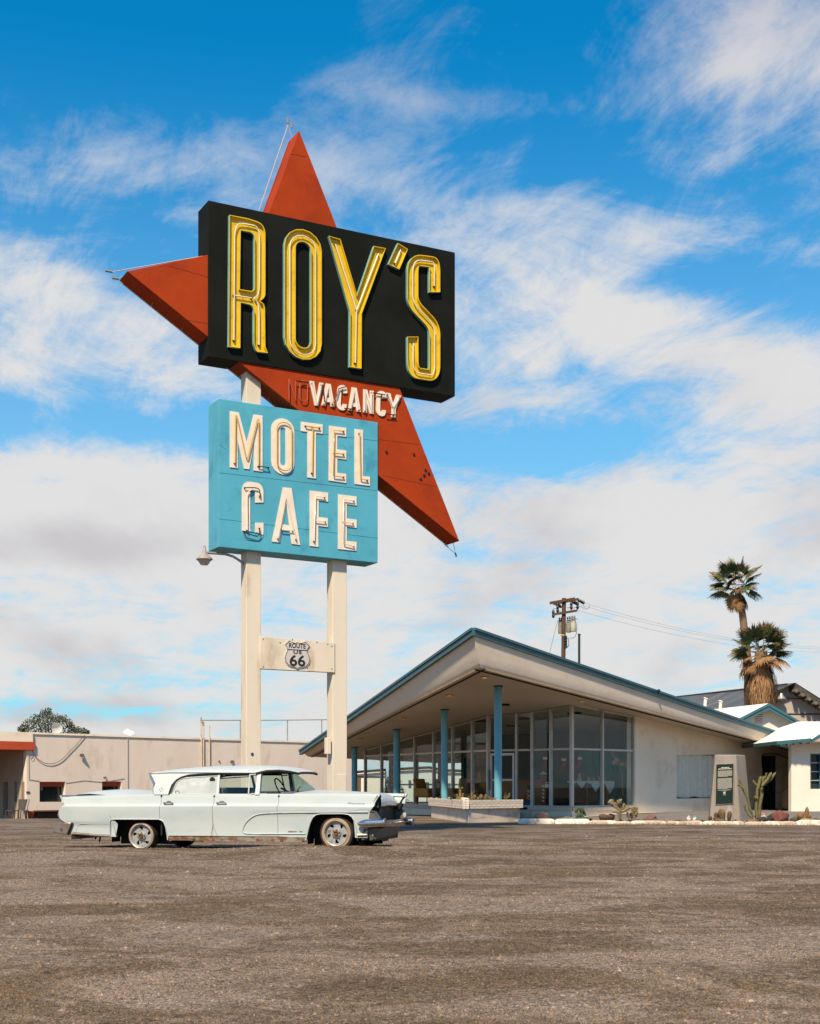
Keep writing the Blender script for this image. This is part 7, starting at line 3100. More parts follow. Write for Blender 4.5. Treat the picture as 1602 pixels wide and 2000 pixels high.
def build_car():
    rt = thing('parked_car', 'old pale blue white finned sedan parked on the gravel with flat bare wheels', 'car', (XR, YR, 0), -PSI)
    RAW = lambda pts, v=0.0: [cu(x, y, v) for x, y in pts]

    for far in (False, True):
        side_panel('rear_fender', TAIL, 310.6, rt, far)
        side_panel('door', 311.25, 414.0, rt, far)
        side_panel('door', 414.65, 540.65, rt, far)
        side_panel('front_fender', 541.3, NOSE, rt, far)

    # inner body so no light passes behind the shut lines; wheel wells stay open and dark
    mb = MB()
    ua, ub = cu(122, 1600)[0], cu(712, 1600)[0]
    zlo, zhi = cu(400, 1640)[1], cu(400, 1556)[1]
    mb.box(((ua + ub) / 2, WID / 2, (zlo + .12 + zhi) / 2), (ub - ua, WID - .78, zhi - zlo - .12))
    for (xa, xb) in ((328, 594),):
        a, b = cu(xa, 1600)[0], cu(xb, 1600)[0]
        mb.box(((a + b) / 2, WID / 2, (zlo + zhi) / 2 - .0), (b - a, WID - .20, zhi - zlo - .03))
    for (xa, xb, y0) in ((126, 211, 1628), (700, 714, 1630)):
        a, b = cu(xa, 1600)[0], cu(xb, 1600)[0]
        z0 = cu(xa, y0)[1]
        mb.box(((a + b) / 2, WID / 2, (z0 + zhi) / 2), (b - a, WID - .30, zhi - z0 - .04))
    mb.build('inner_body', [CBLACK], rt, local=True)
    # shut line strips
    for x in (310.95, 414.3, 541):
        u = cu(x, 1590)[0]
        z0, z1 = cu(x, 1633)[1], cu(x, 1552.5)[1]
        for vv in (.10, WID - .10):
            mb = MB(); mb.box((u, vv, (z0 + z1) / 2), (.03, .02, z1 - z0 - .02)); mb.build('door_gap', [CBLACK], rt, local=True)
    # Y-shaped split at the foot of the centre shut line
    mb = MB()
    def pt(x, y, o=.003):
        u, z = cu(x, y)
        return (u, side_v(x, y) - o, z)
    mb.tube([pt(414.3, 1590), pt(414.6, 1612), pt(412, 1626), pt(410.5, 1633)], .0028, 4)
    mb.tube([pt(414.6, 1608), pt(417, 1618), pt(421, 1628), pt(424.5, 1633)], .0028, 4)
    mb.build('door_foot_seam', [RUST], rt, local=True)
    # rocker sill
    for far in (False, True):
        mb = MB()
        q = [(326.3, 1633.3), (595, 1635.5), (595.5, 1645), (326.8, 1641.6)]
        vv = (.045, .10) if not far else (WID - .045, WID - .10)
        P = RAW(q)
        mb.hexa([(P[3][0], vv[0] + (.02 if not far else -.02), P[3][1]), (P[2][0], vv[0] + (.02 if not far else -.02), P[2][1]), (P[2][0], vv[1], P[2][1]), (P[3][0], vv[1], P[3][1]),
                 (P[0][0], vv[0], P[0][1]), (P[1][0], vv[0], P[1][1]), (P[1][0], vv[1], P[1][1]), (P[0][0], vv[1], P[0][1])])
        mb.build('rocker_sill', [ROCKER], rt, local=True)
    mb = MB()
    for x in (330, 372, 414, 458, 501, 548, 590):
        u, z = cu(x, 1641)
        mb.box((u, .058, z + .005), (.05, .015, .045))
    mb.build('sill_clip', [RUST], rt, local=True, kind='stuff')
    # raised trim mouldings
    mb = MB()
    path = [(718, 1586.3), (640, 1586.8), (560, 1587.2), (540, 1587.5), (515, 1589), (500, 1591), (488, 1598), (478, 1608), (473.5, 1618), (473, 1625), (478, 1628.5), (500, 1629), (595, 1628.8)]
    P3 = fillet_path([pt(x, y, .004) for x, y in path], .12, 4)
    mb.tube(P3, .011, 6)
    mb.build('side_moulding', [CAR_PAINT], rt, local=True, smooth=60)
    for arch, nm in ((ARCH_R, 'rear'), (ARCH_F, 'front')):
        for far in (False, True):
            mb = MB()
            pts = []
            for x, y in arch:
                u, z = cu(x, y)
                v = side_v(x, y) - .004
                pts.append((u, WID - v if far else v, z))
            mb.tube(pts, .011, 6)
            mb.build('wheel_arch_lip', [CAR_PAINT], rt, local=True, smooth=60)
    # lower edge chrome behind and ahead of the wheels
    for q in ([(139, 1627.5), (180, 1631.2), (212, 1633.2)], [(697, 1631.5), (716, 1631.2)]):
        mb = MB()
        mb.tube([pt(x, y, .002) for x, y in q], .024, 6)
        mb.build('chrome_edge', [CHROME_D], rt, local=True, smooth=60)
    # sculpted lower rear panel edge line
    mb = MB()
    mb.tube([pt(x, y, .0) for x, y in ((144, 1627), (149, 1612), (156, 1609.3), (210, 1609))], .006, 5)
    mb.build('panel_edge', [CAR_PAINT], rt, local=True)

    # rear deck / trunk lid between the fins
    def grid(rows_, name, mats, smooth=50, label=None):
        n = len(rows_[0])
        mb = MB()
        mb.add([p for r_ in rows_ for p in r_], [(i * n + j, (i + 1) * n + j, (i + 1) * n + j + 1, i * n + j + 1) for i in range(len(rows_) - 1) for j in range(n - 1)])
        return mb.build(name, mats, rt, local=True, smooth=smooth, recalc=False, label=label)
    DECK = [(124, 1553.8), (140, 1549), (155, 1545.6), (175, 1543.4), (192, 1542.2), (220, 1541.6), (240, 1542.6), (255, 1544.4), (275, 1546.8), (296, 1549)]
    rows_ = []
    vsn = [.30, .34, .42, .55, .75, .99, 1.23, 1.43, 1.56, 1.64, 1.68]
    for x, y in DECK:
        uc, zc = cu(x, y, .80)
        uc = cu(x, y, .30)[0]
        fin = cu(x, interp(T_TOP, x))[1]
        r_ = []
        for v in vsn:
            t = abs(v - .99) / .69
            h = (1 - t ** 2.6)
            zz = fin + .004 + (zc - fin - .004) * h
            r_.append((uc, v, zz))
        rows_.append(r_)
    grid(rows_, 'trunk_lid', [CAR_ROOF])
    # tops of the rear quarters, inboard of the fins
    for far in (False, True):
        rr = []
        for x in range(112, 545, 12):
            y = interp(T_TOP, x)
            u, z = cu(x, y)
            r_ = []
            for v, dz in ((.22, -.035), (.30, -.022), (.36, -.018), (.44, -.03)):
                if x > 300:
                    dz = -.02
                vv = v if x > 300 or v < .4 else v
                r_.append((u, WID - vv if far else vv, z + dz))
            rr.append(r_)
        grid(rr, 'quarter_top', [CAR_PAINT])
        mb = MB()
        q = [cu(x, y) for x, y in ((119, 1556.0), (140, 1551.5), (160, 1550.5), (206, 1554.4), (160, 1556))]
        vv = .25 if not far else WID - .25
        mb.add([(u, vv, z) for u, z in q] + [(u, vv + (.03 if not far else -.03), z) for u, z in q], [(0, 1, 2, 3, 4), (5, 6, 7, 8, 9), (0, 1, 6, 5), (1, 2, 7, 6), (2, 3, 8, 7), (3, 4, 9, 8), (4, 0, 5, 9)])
        mb.build('fin_slot_shade', [CBLACK], rt, local=True)  # black plate for the shade in the slot between fin and trunk lid
    # chrome capping on the fin tips
    for far in (False, True):
        mb = MB()
        pts = []
        for x, y in ((107.3, 1557.2), (125, 1556.2), (150, 1555.6), (170, 1555)):
            u, z = cu(x, y)
            v = side_v(x, y) + .01
            pts.append((u, WID - v if far else v, z + .008))
        mb.tube(pts, [.016, .018, .014, .006], 6)
        mb.build('fin_cap', [CHROME], rt, local=True, smooth=60)
    # rear valance with tail lamp oval and the big bumper
    rr = []
    for y, x in TAIL:
        u, z = cu(x, y)
        rr.append([(u + .10 * (1 - math.sin(math.pi * (v / WID))) * .3 + (.02 if .2 < v < WID - .2 else 0), v, z) for v in np.linspace(.10, WID - .10, 9)])
    grid(rr, 'rear_panel', [CAR_PAINT])
    mb = MB()
    ring = [(104.5, 1589.5), (105.3, 1594), (108, 1599.5), (112, 1603.8), (118, 1606.5)]
    mb.tube([(cu(x, y)[0], .16, cu(x, y)[1]) for x, y in ring], .018, 6)
    mb.tube([(cu(x, y)[0], WID - .16, cu(x, y)[1]) for x, y in ring], .018, 6)
    mb.build('tail_lamp_ring', [CHROME], rt, local=True, smooth=60, kind='stuff')
    mb = MB()
    bq = [cu(*p) for p in ((102.3, 1624.6), (112, 1612.5), (118, 1607.3), (139.5, 1606.4), (138.3, 1612), (131, 1630.8), (120, 1628.6))]
    secs = []
    for v, k in ((-.02, 1), (.08, 1), (.35, .9), (.99, .8), (WID - .35, .9), (WID - .08, 1), (WID + .02, 1)):
        secs.append([(u + (1 - k) * .0 - (.06 * math.sin(math.pi * v / WID)), v, z) for u, z in bq])
    n = len(bq)
    vs_ = [p for s in secs for p in s]
    fs = [(i * n + j, (i + 1) * n + j, (i + 1) * n + (j + 1) % n, i * n + (j + 1) % n) for i in range(len(secs) - 1) for j in range(n)]
    fs += [tuple(range(n)), tuple((len(secs) - 1) * n + j for j in range(n))]
    mb.add(vs_, fs)
    bp = mb.build('rear_bumper', [CHROME_D], rt, local=True, smooth=35, bevel=.012)
    mb = MB(); c = pt(120.5, 1619.8, .0); mb.lathe([(.018, -.0), (.018, .03)], (c[0], -.05, c[2]), 8, rot=Matrix.Rotation(R(-90), 3, 'X')); mb.build('bumper_bolt', [RUST], bp, local=True)
    mb = MB()
    P = [cu(140.3, 1606.8), cu(139.3, 1612), cu(132.2, 1631)]
    mb.tube([(u + .004, .02, z) for u, z in P], .012, 4)
    mb.build('bumper_gap', [CBLACK], rt, local=True)
    mb = MB()
    a, b = cu(130, 1632), cu(212, 1637)
    mb.box(((a[0] + b[0]) / 2, WID / 2, (a[1] + b[1]) / 2 + .03), (b[0] - a[0], WID - .4, .07), 0)
    for x, l in ((170, .10), (133, .05), (162, .05)):
        u, z = cu(x, 1636)
        mb.tube([(u, .5, z + .05), (u - .02, .48, z - l)], .015, 5)
    mb.build('underbody', [CBLACK], rt, local=True, kind='stuff')

    # hood: crowned between the fenders, rolling down to the grille
    def hood_pt(s, t):
        """s 0 cowl..1 lip, t 0 near..1 far"""
        v = .20 + (WID - .40) * t
        x0 = 556 + 40 * math.sin(t * math.pi) ** .7
        # lip column follows the measured near (739) and far (778) corners
        x1 = 739 + 39 * t
        u0, _ = cu(556, 1551, 0)
        u0 += .30 * math.sin(t * math.pi) ** .8
        u1, _ = cu(x1, 1566, v)
        return u0 + (u1 - u0) * s, v
    rows_ = []
    S = [0, .06, .12, .2, .3, .4, .5, .6, .7, .78, .85, .89, .92, .945, .965, .98, .99, .997, 1.0]
    for s in S:
        r_ = []
        for k in range(17):
            t = k / 16
            u, v = hood_pt(s, t)
            crown = math.sin(t * math.pi) ** .6
            zed = cu(620, 1551)[1] - .012
            zt = zed + crown * (.066 * (1 - s) ** .7 * (1 if s < .9 else 1) + .012)
            # front droop
            q = max(0, (s - .84) / .16)
            zt -= .165 * (1 - math.sqrt(max(0, 1 - q ** 2.2))) + .015 * q
            zt += .015 * crown * q
            r_.append((u, v, zt))
        rows_.append(r_)
    grid(rows_, 'hood', [CAR_ROOF])
    # near fender top joining the hood
    for far in (False, True):
        rr = []
        for x in list(range(540, 738, 10)) + [737]:
            u, z = cu(x, interp(T_TOP, x))
            rr.append([(u, WID - v if far else v, z + dz) for v, dz in ((.17, -.008), (.21, -.03), (.235, -.10), (.24, -.155 if far else -.30))])
        grid(rr, 'fender_inner', [CAR_PAINT if far else CBLACK])
    # closed dark faces of the two fender noses
    for far in (False, True):
        mb = MB()
        NZ = [(1553.5, 738.2), (1558, 735.2), (1565, 731.2), (1572, 729.2), (1578, 727.7), (1583, 723.8)]
        A_ = []
        for y, x in NZ:
            u, z = cu(x, y)
            for v in (.075 + (y - 1553) * .0, .235):
                A_.append((u - .03, WID - v if far else v, z))
        mb.add(A_, [(2 * i, 2 * i + 1, 2 * i + 3, 2 * i + 2) for i in range(len(NZ) - 1)])
        # two lamp sockets
        for y in (1562, 1574):
            x = interp([(a, b) for a, b in NZ], y)
            u, z = cu(x, y)
            v = .155
            mb.lathe([(.05, -.01), (.055, .012), (.0, .0)], (u - .02, WID - v if far else v, z), 10, rot=Matrix.Rotation(R(90), 3, 'Y'))
        mb.build('headlamp_housing', [CBLACK], rt, local=True, recalc=False)
    mb = MB()
    q = [cu(*p) for p in ((736.5, 1556), (731.0, 1566), (728.5, 1576), (724, 1584), (718, 1584), (723, 1574), (728.5, 1564))]
    mb.add([(u, WID - .245, z) for u, z in q] + [(u, WID - .20, z) for u, z in q], [tuple(range(7)), tuple(range(7, 14))] + [(i, (i + 1) % 7, 7 + (i + 1) % 7, 7 + i) for i in range(7)])
    mb.build('cavity_shade', [CBLACK], rt, local=True)  # black plate standing for the shade inside the fender's open nose
    # hood lip underside and grille
    lipz = rows_[-1][8][2]
    mb = MB()
    a, b = rows_[-1][0], rows_[-1][-1]
    g0 = (a[0] - .02, a[1] + .02, a[2] - .015)
    g1 = (b[0] - .02, b[1] - .02, b[2] - .015)
    gz0 = cu(735, 1601)[1]
    mb.hexa([(g0[0] - .12, g0[1], gz0), (g1[0] - .12, g1[1], gz0), (g1[0] - .35, g1[1], gz0), (g0[0] - .35, g0[1], gz0),
             (g0[0] - .05, g0[1], g0[2]), (g1[0] - .05, g1[1], g1[2]), (g1[0] - .35, g1[1], g1[2]), (g0[0] - .35, g0[1], g0[2])])
    gr = mb.build('grille', [M('grille_dark', (.05, .046, .042), .5, metal=.4)], rt, local=True)
    for k in range(10):
        t = (k + .5) / 10
        p = Vector((g0[0] - .12, g0[1], gz0)).lerp(Vector((g0[0] - .05, g0[1], g0[2])), t)
        q = Vector((g1[0] - .12, g1[1], gz0)).lerp(Vector((g1[0] - .05, g1[1], g1[2])), t)
        mb = MB()
        mb.tube([p + Vector((.012, 0, 0)), q + Vector((.012, 0, 0))], .009, 4)
        mb.build('grille_bar', [CAR_GREY], gr, local=True)
    mb = MB()
    mb.tube([(a[0] - .01, a[1], a[2] - .012), (rows_[-1][8][0] - .01, WID / 2, rows_[-1][8][2] - .012), (b[0] - .01, b[1], b[2] - .012)], .022, 6)
    mb.build('hood_lip', [CHROME_D], rt, local=True)

    # front bumper: bar, two bullets, canted lamp pods and lower apron
    def bar(v):
        t = v / WID
        ua_, za_ = cu(750, 1608.2, 0)
        ub_, zb_ = cu(795, 1604.3, WID)
        u = ua_ + (ub_ - ua_) * t - .10 * math.sin(t * math.pi) * .2 - .06
        return u, za_ + (zb_ - za_) * t
    mb = MB()
    pts = [(bar(v)[0], v, bar(v)[1] - .01) for v in np.linspace(.02, WID - .02, 15)]
    prof = [(-.02, -.075), (.03, -.07), (.055, -.03), (.06, .01), (.045, .045), (.01, .062), (-.04, .06)]
    n = len(prof)
    vs_ = [(p[0] + a_, p[1], p[2] + b_) for p in pts for a_, b_ in prof]
    fs = [(i * n + j, (i + 1) * n + j, (i + 1) * n + j + 1, i * n + j + 1) for i in range(len(pts) - 1) for j in range(n - 1)]
    mb.add(vs_, fs)
    mb.build('front_bumper', [CHROME_B], rt, local=True, smooth=60, recalc=False)
    for far in (False, True):
        v = -.025 if not far else WID + .0
        if not far:
            ua_, za_ = cu(697.5, 1609.5, v)
            ub_, zb_ = cu(750.5, 1607.0, v)
        else:
            ub_, zb_ = cu(805, 1604.5, v)
            ua_, za_ = ub_ - .46, zb_ + .0
        mb = MB()
        N = 14
        P, Rr = [], []
        for i in range(N + 1):
            t = i / N
            P.append((ua_ + (ub_ - ua_) * t, v + (.0 if not far else 0), za_ + (zb_ - za_) * t))
            Rr.append(.068 * math.sqrt(min(1, t / .28)) * (1 - .0 * t) + .002)
        mb.tube(P, Rr, 14)
        bl = mb.build('bumper_bullet', [CHROME], rt, local=True, smooth=50)
        mb = MB()
        mb.lathe([(.052, 0), (.074, .0), (.076, .02), (.060, .03), (.045, .008), (0, .006)], (ub_, v, zb_), 14, rot=Matrix.Rotation(R(90), 3, 'Y'))
        mb.build('bullet_tip', [CHROME_D], bl, local=True)
        # triangular lamp pod over the bumper end
        vv = .02 if not far else WID - .02
        if not far:
            q = [cu(*p, vv) for p in ((722.2, 1601), (742, 1600.3), (731.5, 1584.6), (722.8, 1584.4))]
        else:
            q = [cu(*p, vv) for p in ((779, 1600), (797.5, 1599), (790, 1581), (785.5, 1580.5))]
        w = .12 if not far else -.12
        mb = MB()
        mb.add([(u, vv, z) for u, z in q] + [(u, vv + w, z) for u, z in q], [(0, 1, 2, 3), (4, 5, 6, 7), (0, 1, 5, 4), (1, 2, 6, 5), (2, 3, 7, 6), (3, 0, 4, 7)])
        pod = mb.build('lamp_pod', [CAR_GREY], rt, local=True)
        mb = MB()
        ii = [(u, vv - .008 if not far else vv - .118, z) for u, z in q]
        for i in (0, 1, 2):
            mb.tube([ii[i], ii[(i + 1) % 4]], .012, 5)
        mb.build('pod_trim', [CHROME], pod, local=True)
        if far:
            c = cu(790.5, 1592, vv - .12)
            mb = MB()
            mb.lathe([(.032, 0), (.028, .008), (0, .012)], (c[0], vv - .125, c[1]), 12, rot=Matrix.Rotation(R(90), 3, 'X') @ Matrix.Scale(1.5, 3, Vector((0, 1, 0))))
            mb.build('lamp_lens', [M('lamp_lens', (.42, .41, .40), .2)], pod, local=True)
    mb = MB()
    A1, A2 = cu(722, 1620, .03), cu(722, 1641.5, .05)
    B1, B2 = cu(744, 1617, .06), cu(738, 1640.5, .08)
    C1, C2 = cu(786, 1611, WID - .1), cu(776, 1630, WID - .25)
    D1, D2 = cu(800, 1608, WID), cu(786, 1628, WID - .12)
    pts_t = [(A1[0], .03, A1[1]), (B1[0], .06, B1[1]), (C1[0], WID - .1, C1[1]), (D1[0] - .1, WID, D1[1])]
    pts_b = [(A2[0], .05, A2[1]), (B2[0] - .05, .10, B2[1]), (C2[0], WID - .25, C2[1]), (D2[0] - .1, WID - .12, D2[1])]
    mb.add(pts_t + pts_b, [(0, 1, 5, 4), (1, 2, 6, 5), (2, 3, 7, 6)])
    mb.add([(x - .10, y, z) for x, y, z in pts_t] + [(x - .14, y, z) for x, y, z in pts_b], [(0, 1, 5, 4), (1, 2, 6, 5), (2, 3, 7, 6)])
    mb.build('front_apron', [CAR_GREY], rt, local=True, smooth=50, recalc=False)
    mb = MB(); c = cu(727.5, 1632, 0); mb.lathe([(.018, 0), (.018, .02), (.0, .024)], (c[0], .03, c[1]), 8, rot=Matrix.Rotation(R(90), 3, 'X')); mb.build('apron_bolt', [CHROME_D], rt, local=True)
    mb = MB()
    r = random.Random(4)
    for k in range(7):
        v = .2 + k * .25
        u, z = bar(v)
        mb.tube([(u - .12, v, z - .20), (u - .14, v + r.uniform(-.05, .05), z - .20 - r.uniform(.05, .14))], .012, 5)
    mb.box((cu(722, 1640)[0] - .25, WID / 2, .30), (.5, WID - .5, .16))
    mb.build('front_underbody', [CBLACK], rt, local=True, kind='stuff')

    # ---------------- greenhouse
    zb_, zt_ = cu(400, 1551)[1], cu(400, 1509)[1]

    def lean(z):
        return .085 + .14 * max(0, min(1.15, (z - zb_) / (zt_ - zb_)))

    def sf(u, z, o):
        return (u, lean(z) - o, z)

    def sff(u, z, o):
        return (u, WID - (lean(z) - o), z)
    def c2(x, y):
        v = .10 if y > 1535 else .17
        return cu(x, y, v)
    for far, f_ in ((False, sf), (True, sff)):
        # rear pillar panel, sweeping into the roof side
        mb = MB()
        pl = [c2(*p) for p in ((301.5, 1552), (298, 1538), (294.5, 1522), (292, 1510), (296, 1508.6), (330, 1508.5), (380, 1508.3), (420, 1508.6), (420, 1510.2), (385, 1511), (366, 1512.6), (352, 1517), (343.5, 1522.5), (336, 1533), (329.5, 1552))]
        mb.prism([pl], f_, -.02, .0)
        mb.build('rear_pillar', [CAR_PAINT], rt, local=True, smooth=40)
        mb = MB()
        pts = [c2(*p) for p in ((330, 1551.8), (336.5, 1534), (344.5, 1523.5), (353, 1518), (368, 1514), (387, 1512.6), (424, 1511.7), (486, 1511.4))]
        mb.tube([f_(u, z, -.012) for u, z in fillet_path(pts, .1, 3)], .016, 6)
        mb.build('window_seal', [CBLACK], rt, local=True)
        # fixed silvered quarter glass with its light frame
        q = [c2(*p) for p in ((334, 1551.6), (338, 1541), (344.5, 1529), (350, 1522.5), (357, 1519.6), (390, 1517.3), (424.5, 1515.3), (424.8, 1551.6))]
        mb = MB()
        mb.prism([q], f_, -.035, -.028)
        qg = mb.build('quarter_window', [QGLASS if not far else CGLASS], rt, local=True)
        mb = MB()
        mb.tube([f_(u, z, -.024) for u, z in q], .010, 6, closed=True)
        mb.build('window_frame', [CAR_ROOF], qg, local=True)
        if not far:
            mb = MB()
            u, z = c2(413.5, 1523.5)
            mb.lathe([(.05, -.002), (.05, .004), (0, .004)], f_(u, z, -.024), 20, m=0, rot=Matrix.Rotation(R(90), 3, 'X'))
            mb.build('round_sticker', [CBLACK], qg, local=True)
            mb = MB()
            u, z = c2(345.5, 1547.5)
            mb.lathe([(.032, -.002), (.040, .002), (.032, .004)], f_(u, z, -.022), 16, m=0, rot=Matrix.Rotation(R(90), 3, 'X'), cap=False)
            mb.build('round_sticker', [CHROME_D], qg, local=True)
        # white post between the doors
        mb = MB()
        mb.prism([[c2(*p) for p in ((422.3, 1552), (427.3, 1552), (427, 1513.5), (422.8, 1514))]], f_, -.045, -.015)
        mb.build('door_post', [CAR_ROOF], rt, local=True)
        # front side glass (drop glass, mostly down) and vent window
        mb = MB()
        mb.prism([[c2(*p) for p in ((428, 1551.6), (486, 1551.6), (486, 1511), (428, 1512))]], f_, -.05, -.045)
        mb.build('side_glass', [CGLASS], rt, local=True)
        mb = MB()
        for qq in ([(485.5, 1552), (485.7, 1512.5)], [(486, 1513), (498, 1512.5)], [(490, 1551), (499, 1550.5)]):
            mb.tube([f_(*c2(*p), -.015) for p in qq], .012, 6)
        mb.build('vent_window_frame', [CAR_ROOF], rt, local=True, kind='stuff')
        mb = MB()
        mb.prism([[c2(*p) for p in ((487.5, 1550.5), (498, 1550.5), (498.5, 1514), (488.5, 1514))]], f_, -.03, -.026)
        mb.build('vent_window', [CGLASS], rt, local=True)
        # windscreen pillar
        mb = MB()
        mb.prism([[c2(*p) for p in ((498.5, 1552), (507.3, 1552), (508, 1509.5), (501.5, 1509.5))]], f_, -.07, .004)
        mb.build('windscreen_pillar', [CAR_ROOF], rt, local=True)
    # roof shell
    CROWN = [(291, 1509.5), (296, 1507), (312, 1504), (330, 1501.6), (360, 1498.8), (392, 1496.8), (430, 1495.6), (470, 1495.2), (500, 1495.6), (520, 1496.6), (540, 1499), (556, 1502.4), (566, 1505.6), (570.5, 1508)]
    DRIP = [(291, 1510.5), (330, 1508.8), (380, 1508.6), (430, 1508.9), (508, 1509.3), (514, 1506), (524, 1503.4), (540, 1503.6), (556, 1505.4), (566, 1507.8), (570.5, 1509.5)]
    rows_ = []
    for x, y in CROWN:
        uc, zc = cu(x, y, .8)
        ux, zd = cu(x, interp(DRIP, x), .2)
        # plan: visor narrows to the front
        k = max(0, (x - 508) / 62)
        v0 = .205 + .30 * k ** 1.6
        r_ = []
        for w in (0, .015, .045, .10, .2, .35, .5, .65, .8, .9, .955, .985, 1):
            v = v0 + (WID - 2 * v0) * w
            t = abs(w - .5) * 2
            h = (1 - t ** 3.2) ** .75
            r_.append((ux, v, zd + (zc - zd) * h))
        rows_.append(r_)
    grid(rows_, 'roof', [CAR_ROOF], smooth=60)
    # dark visor underside and headlining
    mb = MB()
    under = [[(p[0] - .012, p[1] + (.012 if p[1] < 1 else -.012), min(r_[0][2] - .004, p[2] - .03) if 0 < i < 12 else p[2] - .006) for i, p in enumerate(r_)] for r_ in rows_[1:]]
    n = 13
    mb.add([p for r_ in under for p in r_], [(i * n + j, (i + 1) * n + j, (i + 1) * n + j + 1, i * n + j + 1) for i in range(len(under) - 1) for j in range(n - 1)])
    mb.build('headlining', [CBLACK], rt, local=True, recalc=False)
    mb = MB()
    vis = [rows_[i][0] for i in range(8, 14)] + [rows_[13][j] for j in range(1, 12)] + [rows_[i][12] for i in range(13, 7, -1)]
    mb.tube([(x + .0, y, z - .014) for x, y, z in vis], .022, 6)
    mb.build('visor_edge', [CBLACK], rt, local=True, smooth=60)
    for far, f_ in ((False, sf), (True, sff)):
        mb = MB()
        mb.tube([f_(*c2(x, interp(DRIP, x)), .008) for x in (296, 340, 380, 430, 480, 510)], .009, 5)
        mb.build('drip_rail', [CAR_ROOF], rt, local=True)
    # rear glass edge: reverse-slanted chrome strip
    mb = MB()
    a, b = c2(301.5, 1551.5), c2(291.5, 1510)
    mb.tube([(a[0] - .01, .13, a[1]), ((a[0] + b[0]) / 2 + .03, .17, (a[1] + b[1]) / 2), (b[0] - .02, .22, b[1])], [.03, .03, .02], 6)
    mb.tube([(a[0] - .01, WID - .13, a[1]), (b[0] - .02, WID - .22, b[1])], .03, 6)
    mb.build('rear_window_frame', [CHROME], rt, local=True, kind='stuff')
    mb = MB()
    mb.add([(a[0] + .05, .16, a[1]), (a[0] + .05, WID - .16, a[1]), (b[0] + .06, WID - .24, b[1] - .03), (b[0] + .06, .24, b[1] - .03)], [(0, 1, 2, 3)])
    mb.build('rear_window', [GLASS_D], rt, local=True, recalc=False)
    # windscreen: wraparound bubble
    rows_ = []
    ua_, za_ = c2(507.5, 1551.5)
    ut_, zt2 = c2(508, 1508.5)
    uf, zf = cu(611, 1545.8, .9)
    ufu, zfu = cu(556, 1504.5, .9)
    for k in range(15):
        t = k / 14
        s_ = math.sin(t * math.pi) ** .62
        v_b = .14 + (WID - .28) * t
        v_t = .26 + (WID - .52) * t
        ub_ = ua_ + (uf - ua_) * s_
        zb2 = za_ + (zf - za_) * s_
        ut2 = ut_ + (ufu - ut_) * s_
        zt3 = zt2 + (zfu - zt2) * s_ * .7
        r_ = []
        for j in range(7):
            q = j / 6
            bulge = .035 * math.sin(q * math.pi) * s_
            r_.append((ub_ + (ut2 - ub_) * q + bulge, v_b + (v_t - v_b) * q, zb2 + (zt3 - zb2) * q + bulge * .6))
        rows_.append(r_)
    grid(rows_, 'windscreen', [WSGLASS], smooth=80)
    mb = MB()
    mb.tube([(r_[0][0], r_[0][1], r_[0][2] + .004) for r_ in rows_], .012, 5)
    mb.build('windscreen_trim', [CHROME_D], rt, local=True, smooth=60)
    # cowl deck between windscreen base and hood
    mb = MB()
    cw = []
    for k in range(15):
        t = k / 14
        b_ = rows_[k][0]
        cw.append([(ua_ - .25, b_[1], za_ - .06), (b_[0], b_[1], b_[2] - .02), (b_[0] + .16, b_[1], b_[2] - .015)])
    grid(cw, 'cowl', [CAR_ROOF], smooth=60)
    # wipers
    mb = MB()
    b_ = rows_[3][0]
    mb.tube([(b_[0] + .03, b_[1], b_[2] + .03), (b_[0] - .02, b_[1] + .3, b_[2] + .10)], .008, 5)
    mb.tube([(b_[0] + .05, b_[1], b_[2]), (b_[0] + .03, b_[1], b_[2] + .04)], .016, 6)
    mb.build('wiper', [CBLACK], rt, local=True)
    # cabin: seats, wheel, dash
    def seat(x0, x1, h, nm):
        mb = MB()
        a_, b__ = cu(x0, 1551, .5)[0], cu(x1, 1551, .5)[0]
        mb.box(((a_ + b__) / 2, WID / 2, zb_ - .02 + h / 2), (abs(b__ - a_), WID - .5, h))
        mb.build(nm, [SEAT], rt, local=True, bevel=.03)
    seat(352, 372, .12, 'rear_seatback')
    seat(430, 446, .13, 'front_seatback')
    mb = MB()
    a_ = cu(530, 1551, .5)[0]
    mb.box((a_, WID / 2, zb_ - .0), (.5, WID - .35, .09))
    mb.build('dashboard', [CBLACK], rt, local=True, bevel=.02)
    mb = MB()
    c = Vector((cu(548, 1541, 1.4)[0], 1.42, zb_ + .10))
    rt_m = Matrix.Rotation(R(62), 3, 'Y')
    mb.tube([c + rt_m @ Vector((.19 * math.cos(t), .19 * math.sin(t), 0)) for t in np.linspace(0, 6.283, 24, endpoint=False)], .013, 6, closed=True)
    mb.tube([c, c + Vector((.3, 0, -.15))], .02, 6)
    mb.build('steering_wheel', [CBLACK], rt, local=True)
    # emblem and script
    mb = MB()
    vv, ff = text_polys('Premiere', .105, shear=.4)
    u0, z0 = cu(692.5, 1569.5)
    mb.add([(u0 + x * .74, side_v(692, 1569.5) - .006, z0 + y * .55) for x, y in vv], ff)
    mb.build('chrome_script', [M('worn_script', (.24, .32, .31), .4)], rt, local=True, recalc=False)
    mb = MB()
    rr_ = random.Random(5)
    for x0, x1 in ((561, 578), (583, 589)):
        x = x0
        while x < x1:
            w = rr_.uniform(1.2, 2.8)
            a_, za2 = cu(x, 1624.6)
            b__, _ = cu(min(x + w, x1), 1624.6)
            hh = rr_.uniform(.008, .018)
            v_ = side_v(x, 1624.6) - .004
            mb.box(((a_ + b__) / 2, v_, za2), (b__ - a_, .004, hh))
            x += w + .5
    mb.build('rusty_emblem_marks', [RUST], rt, local=True, kind='stuff')
    mb = MB()
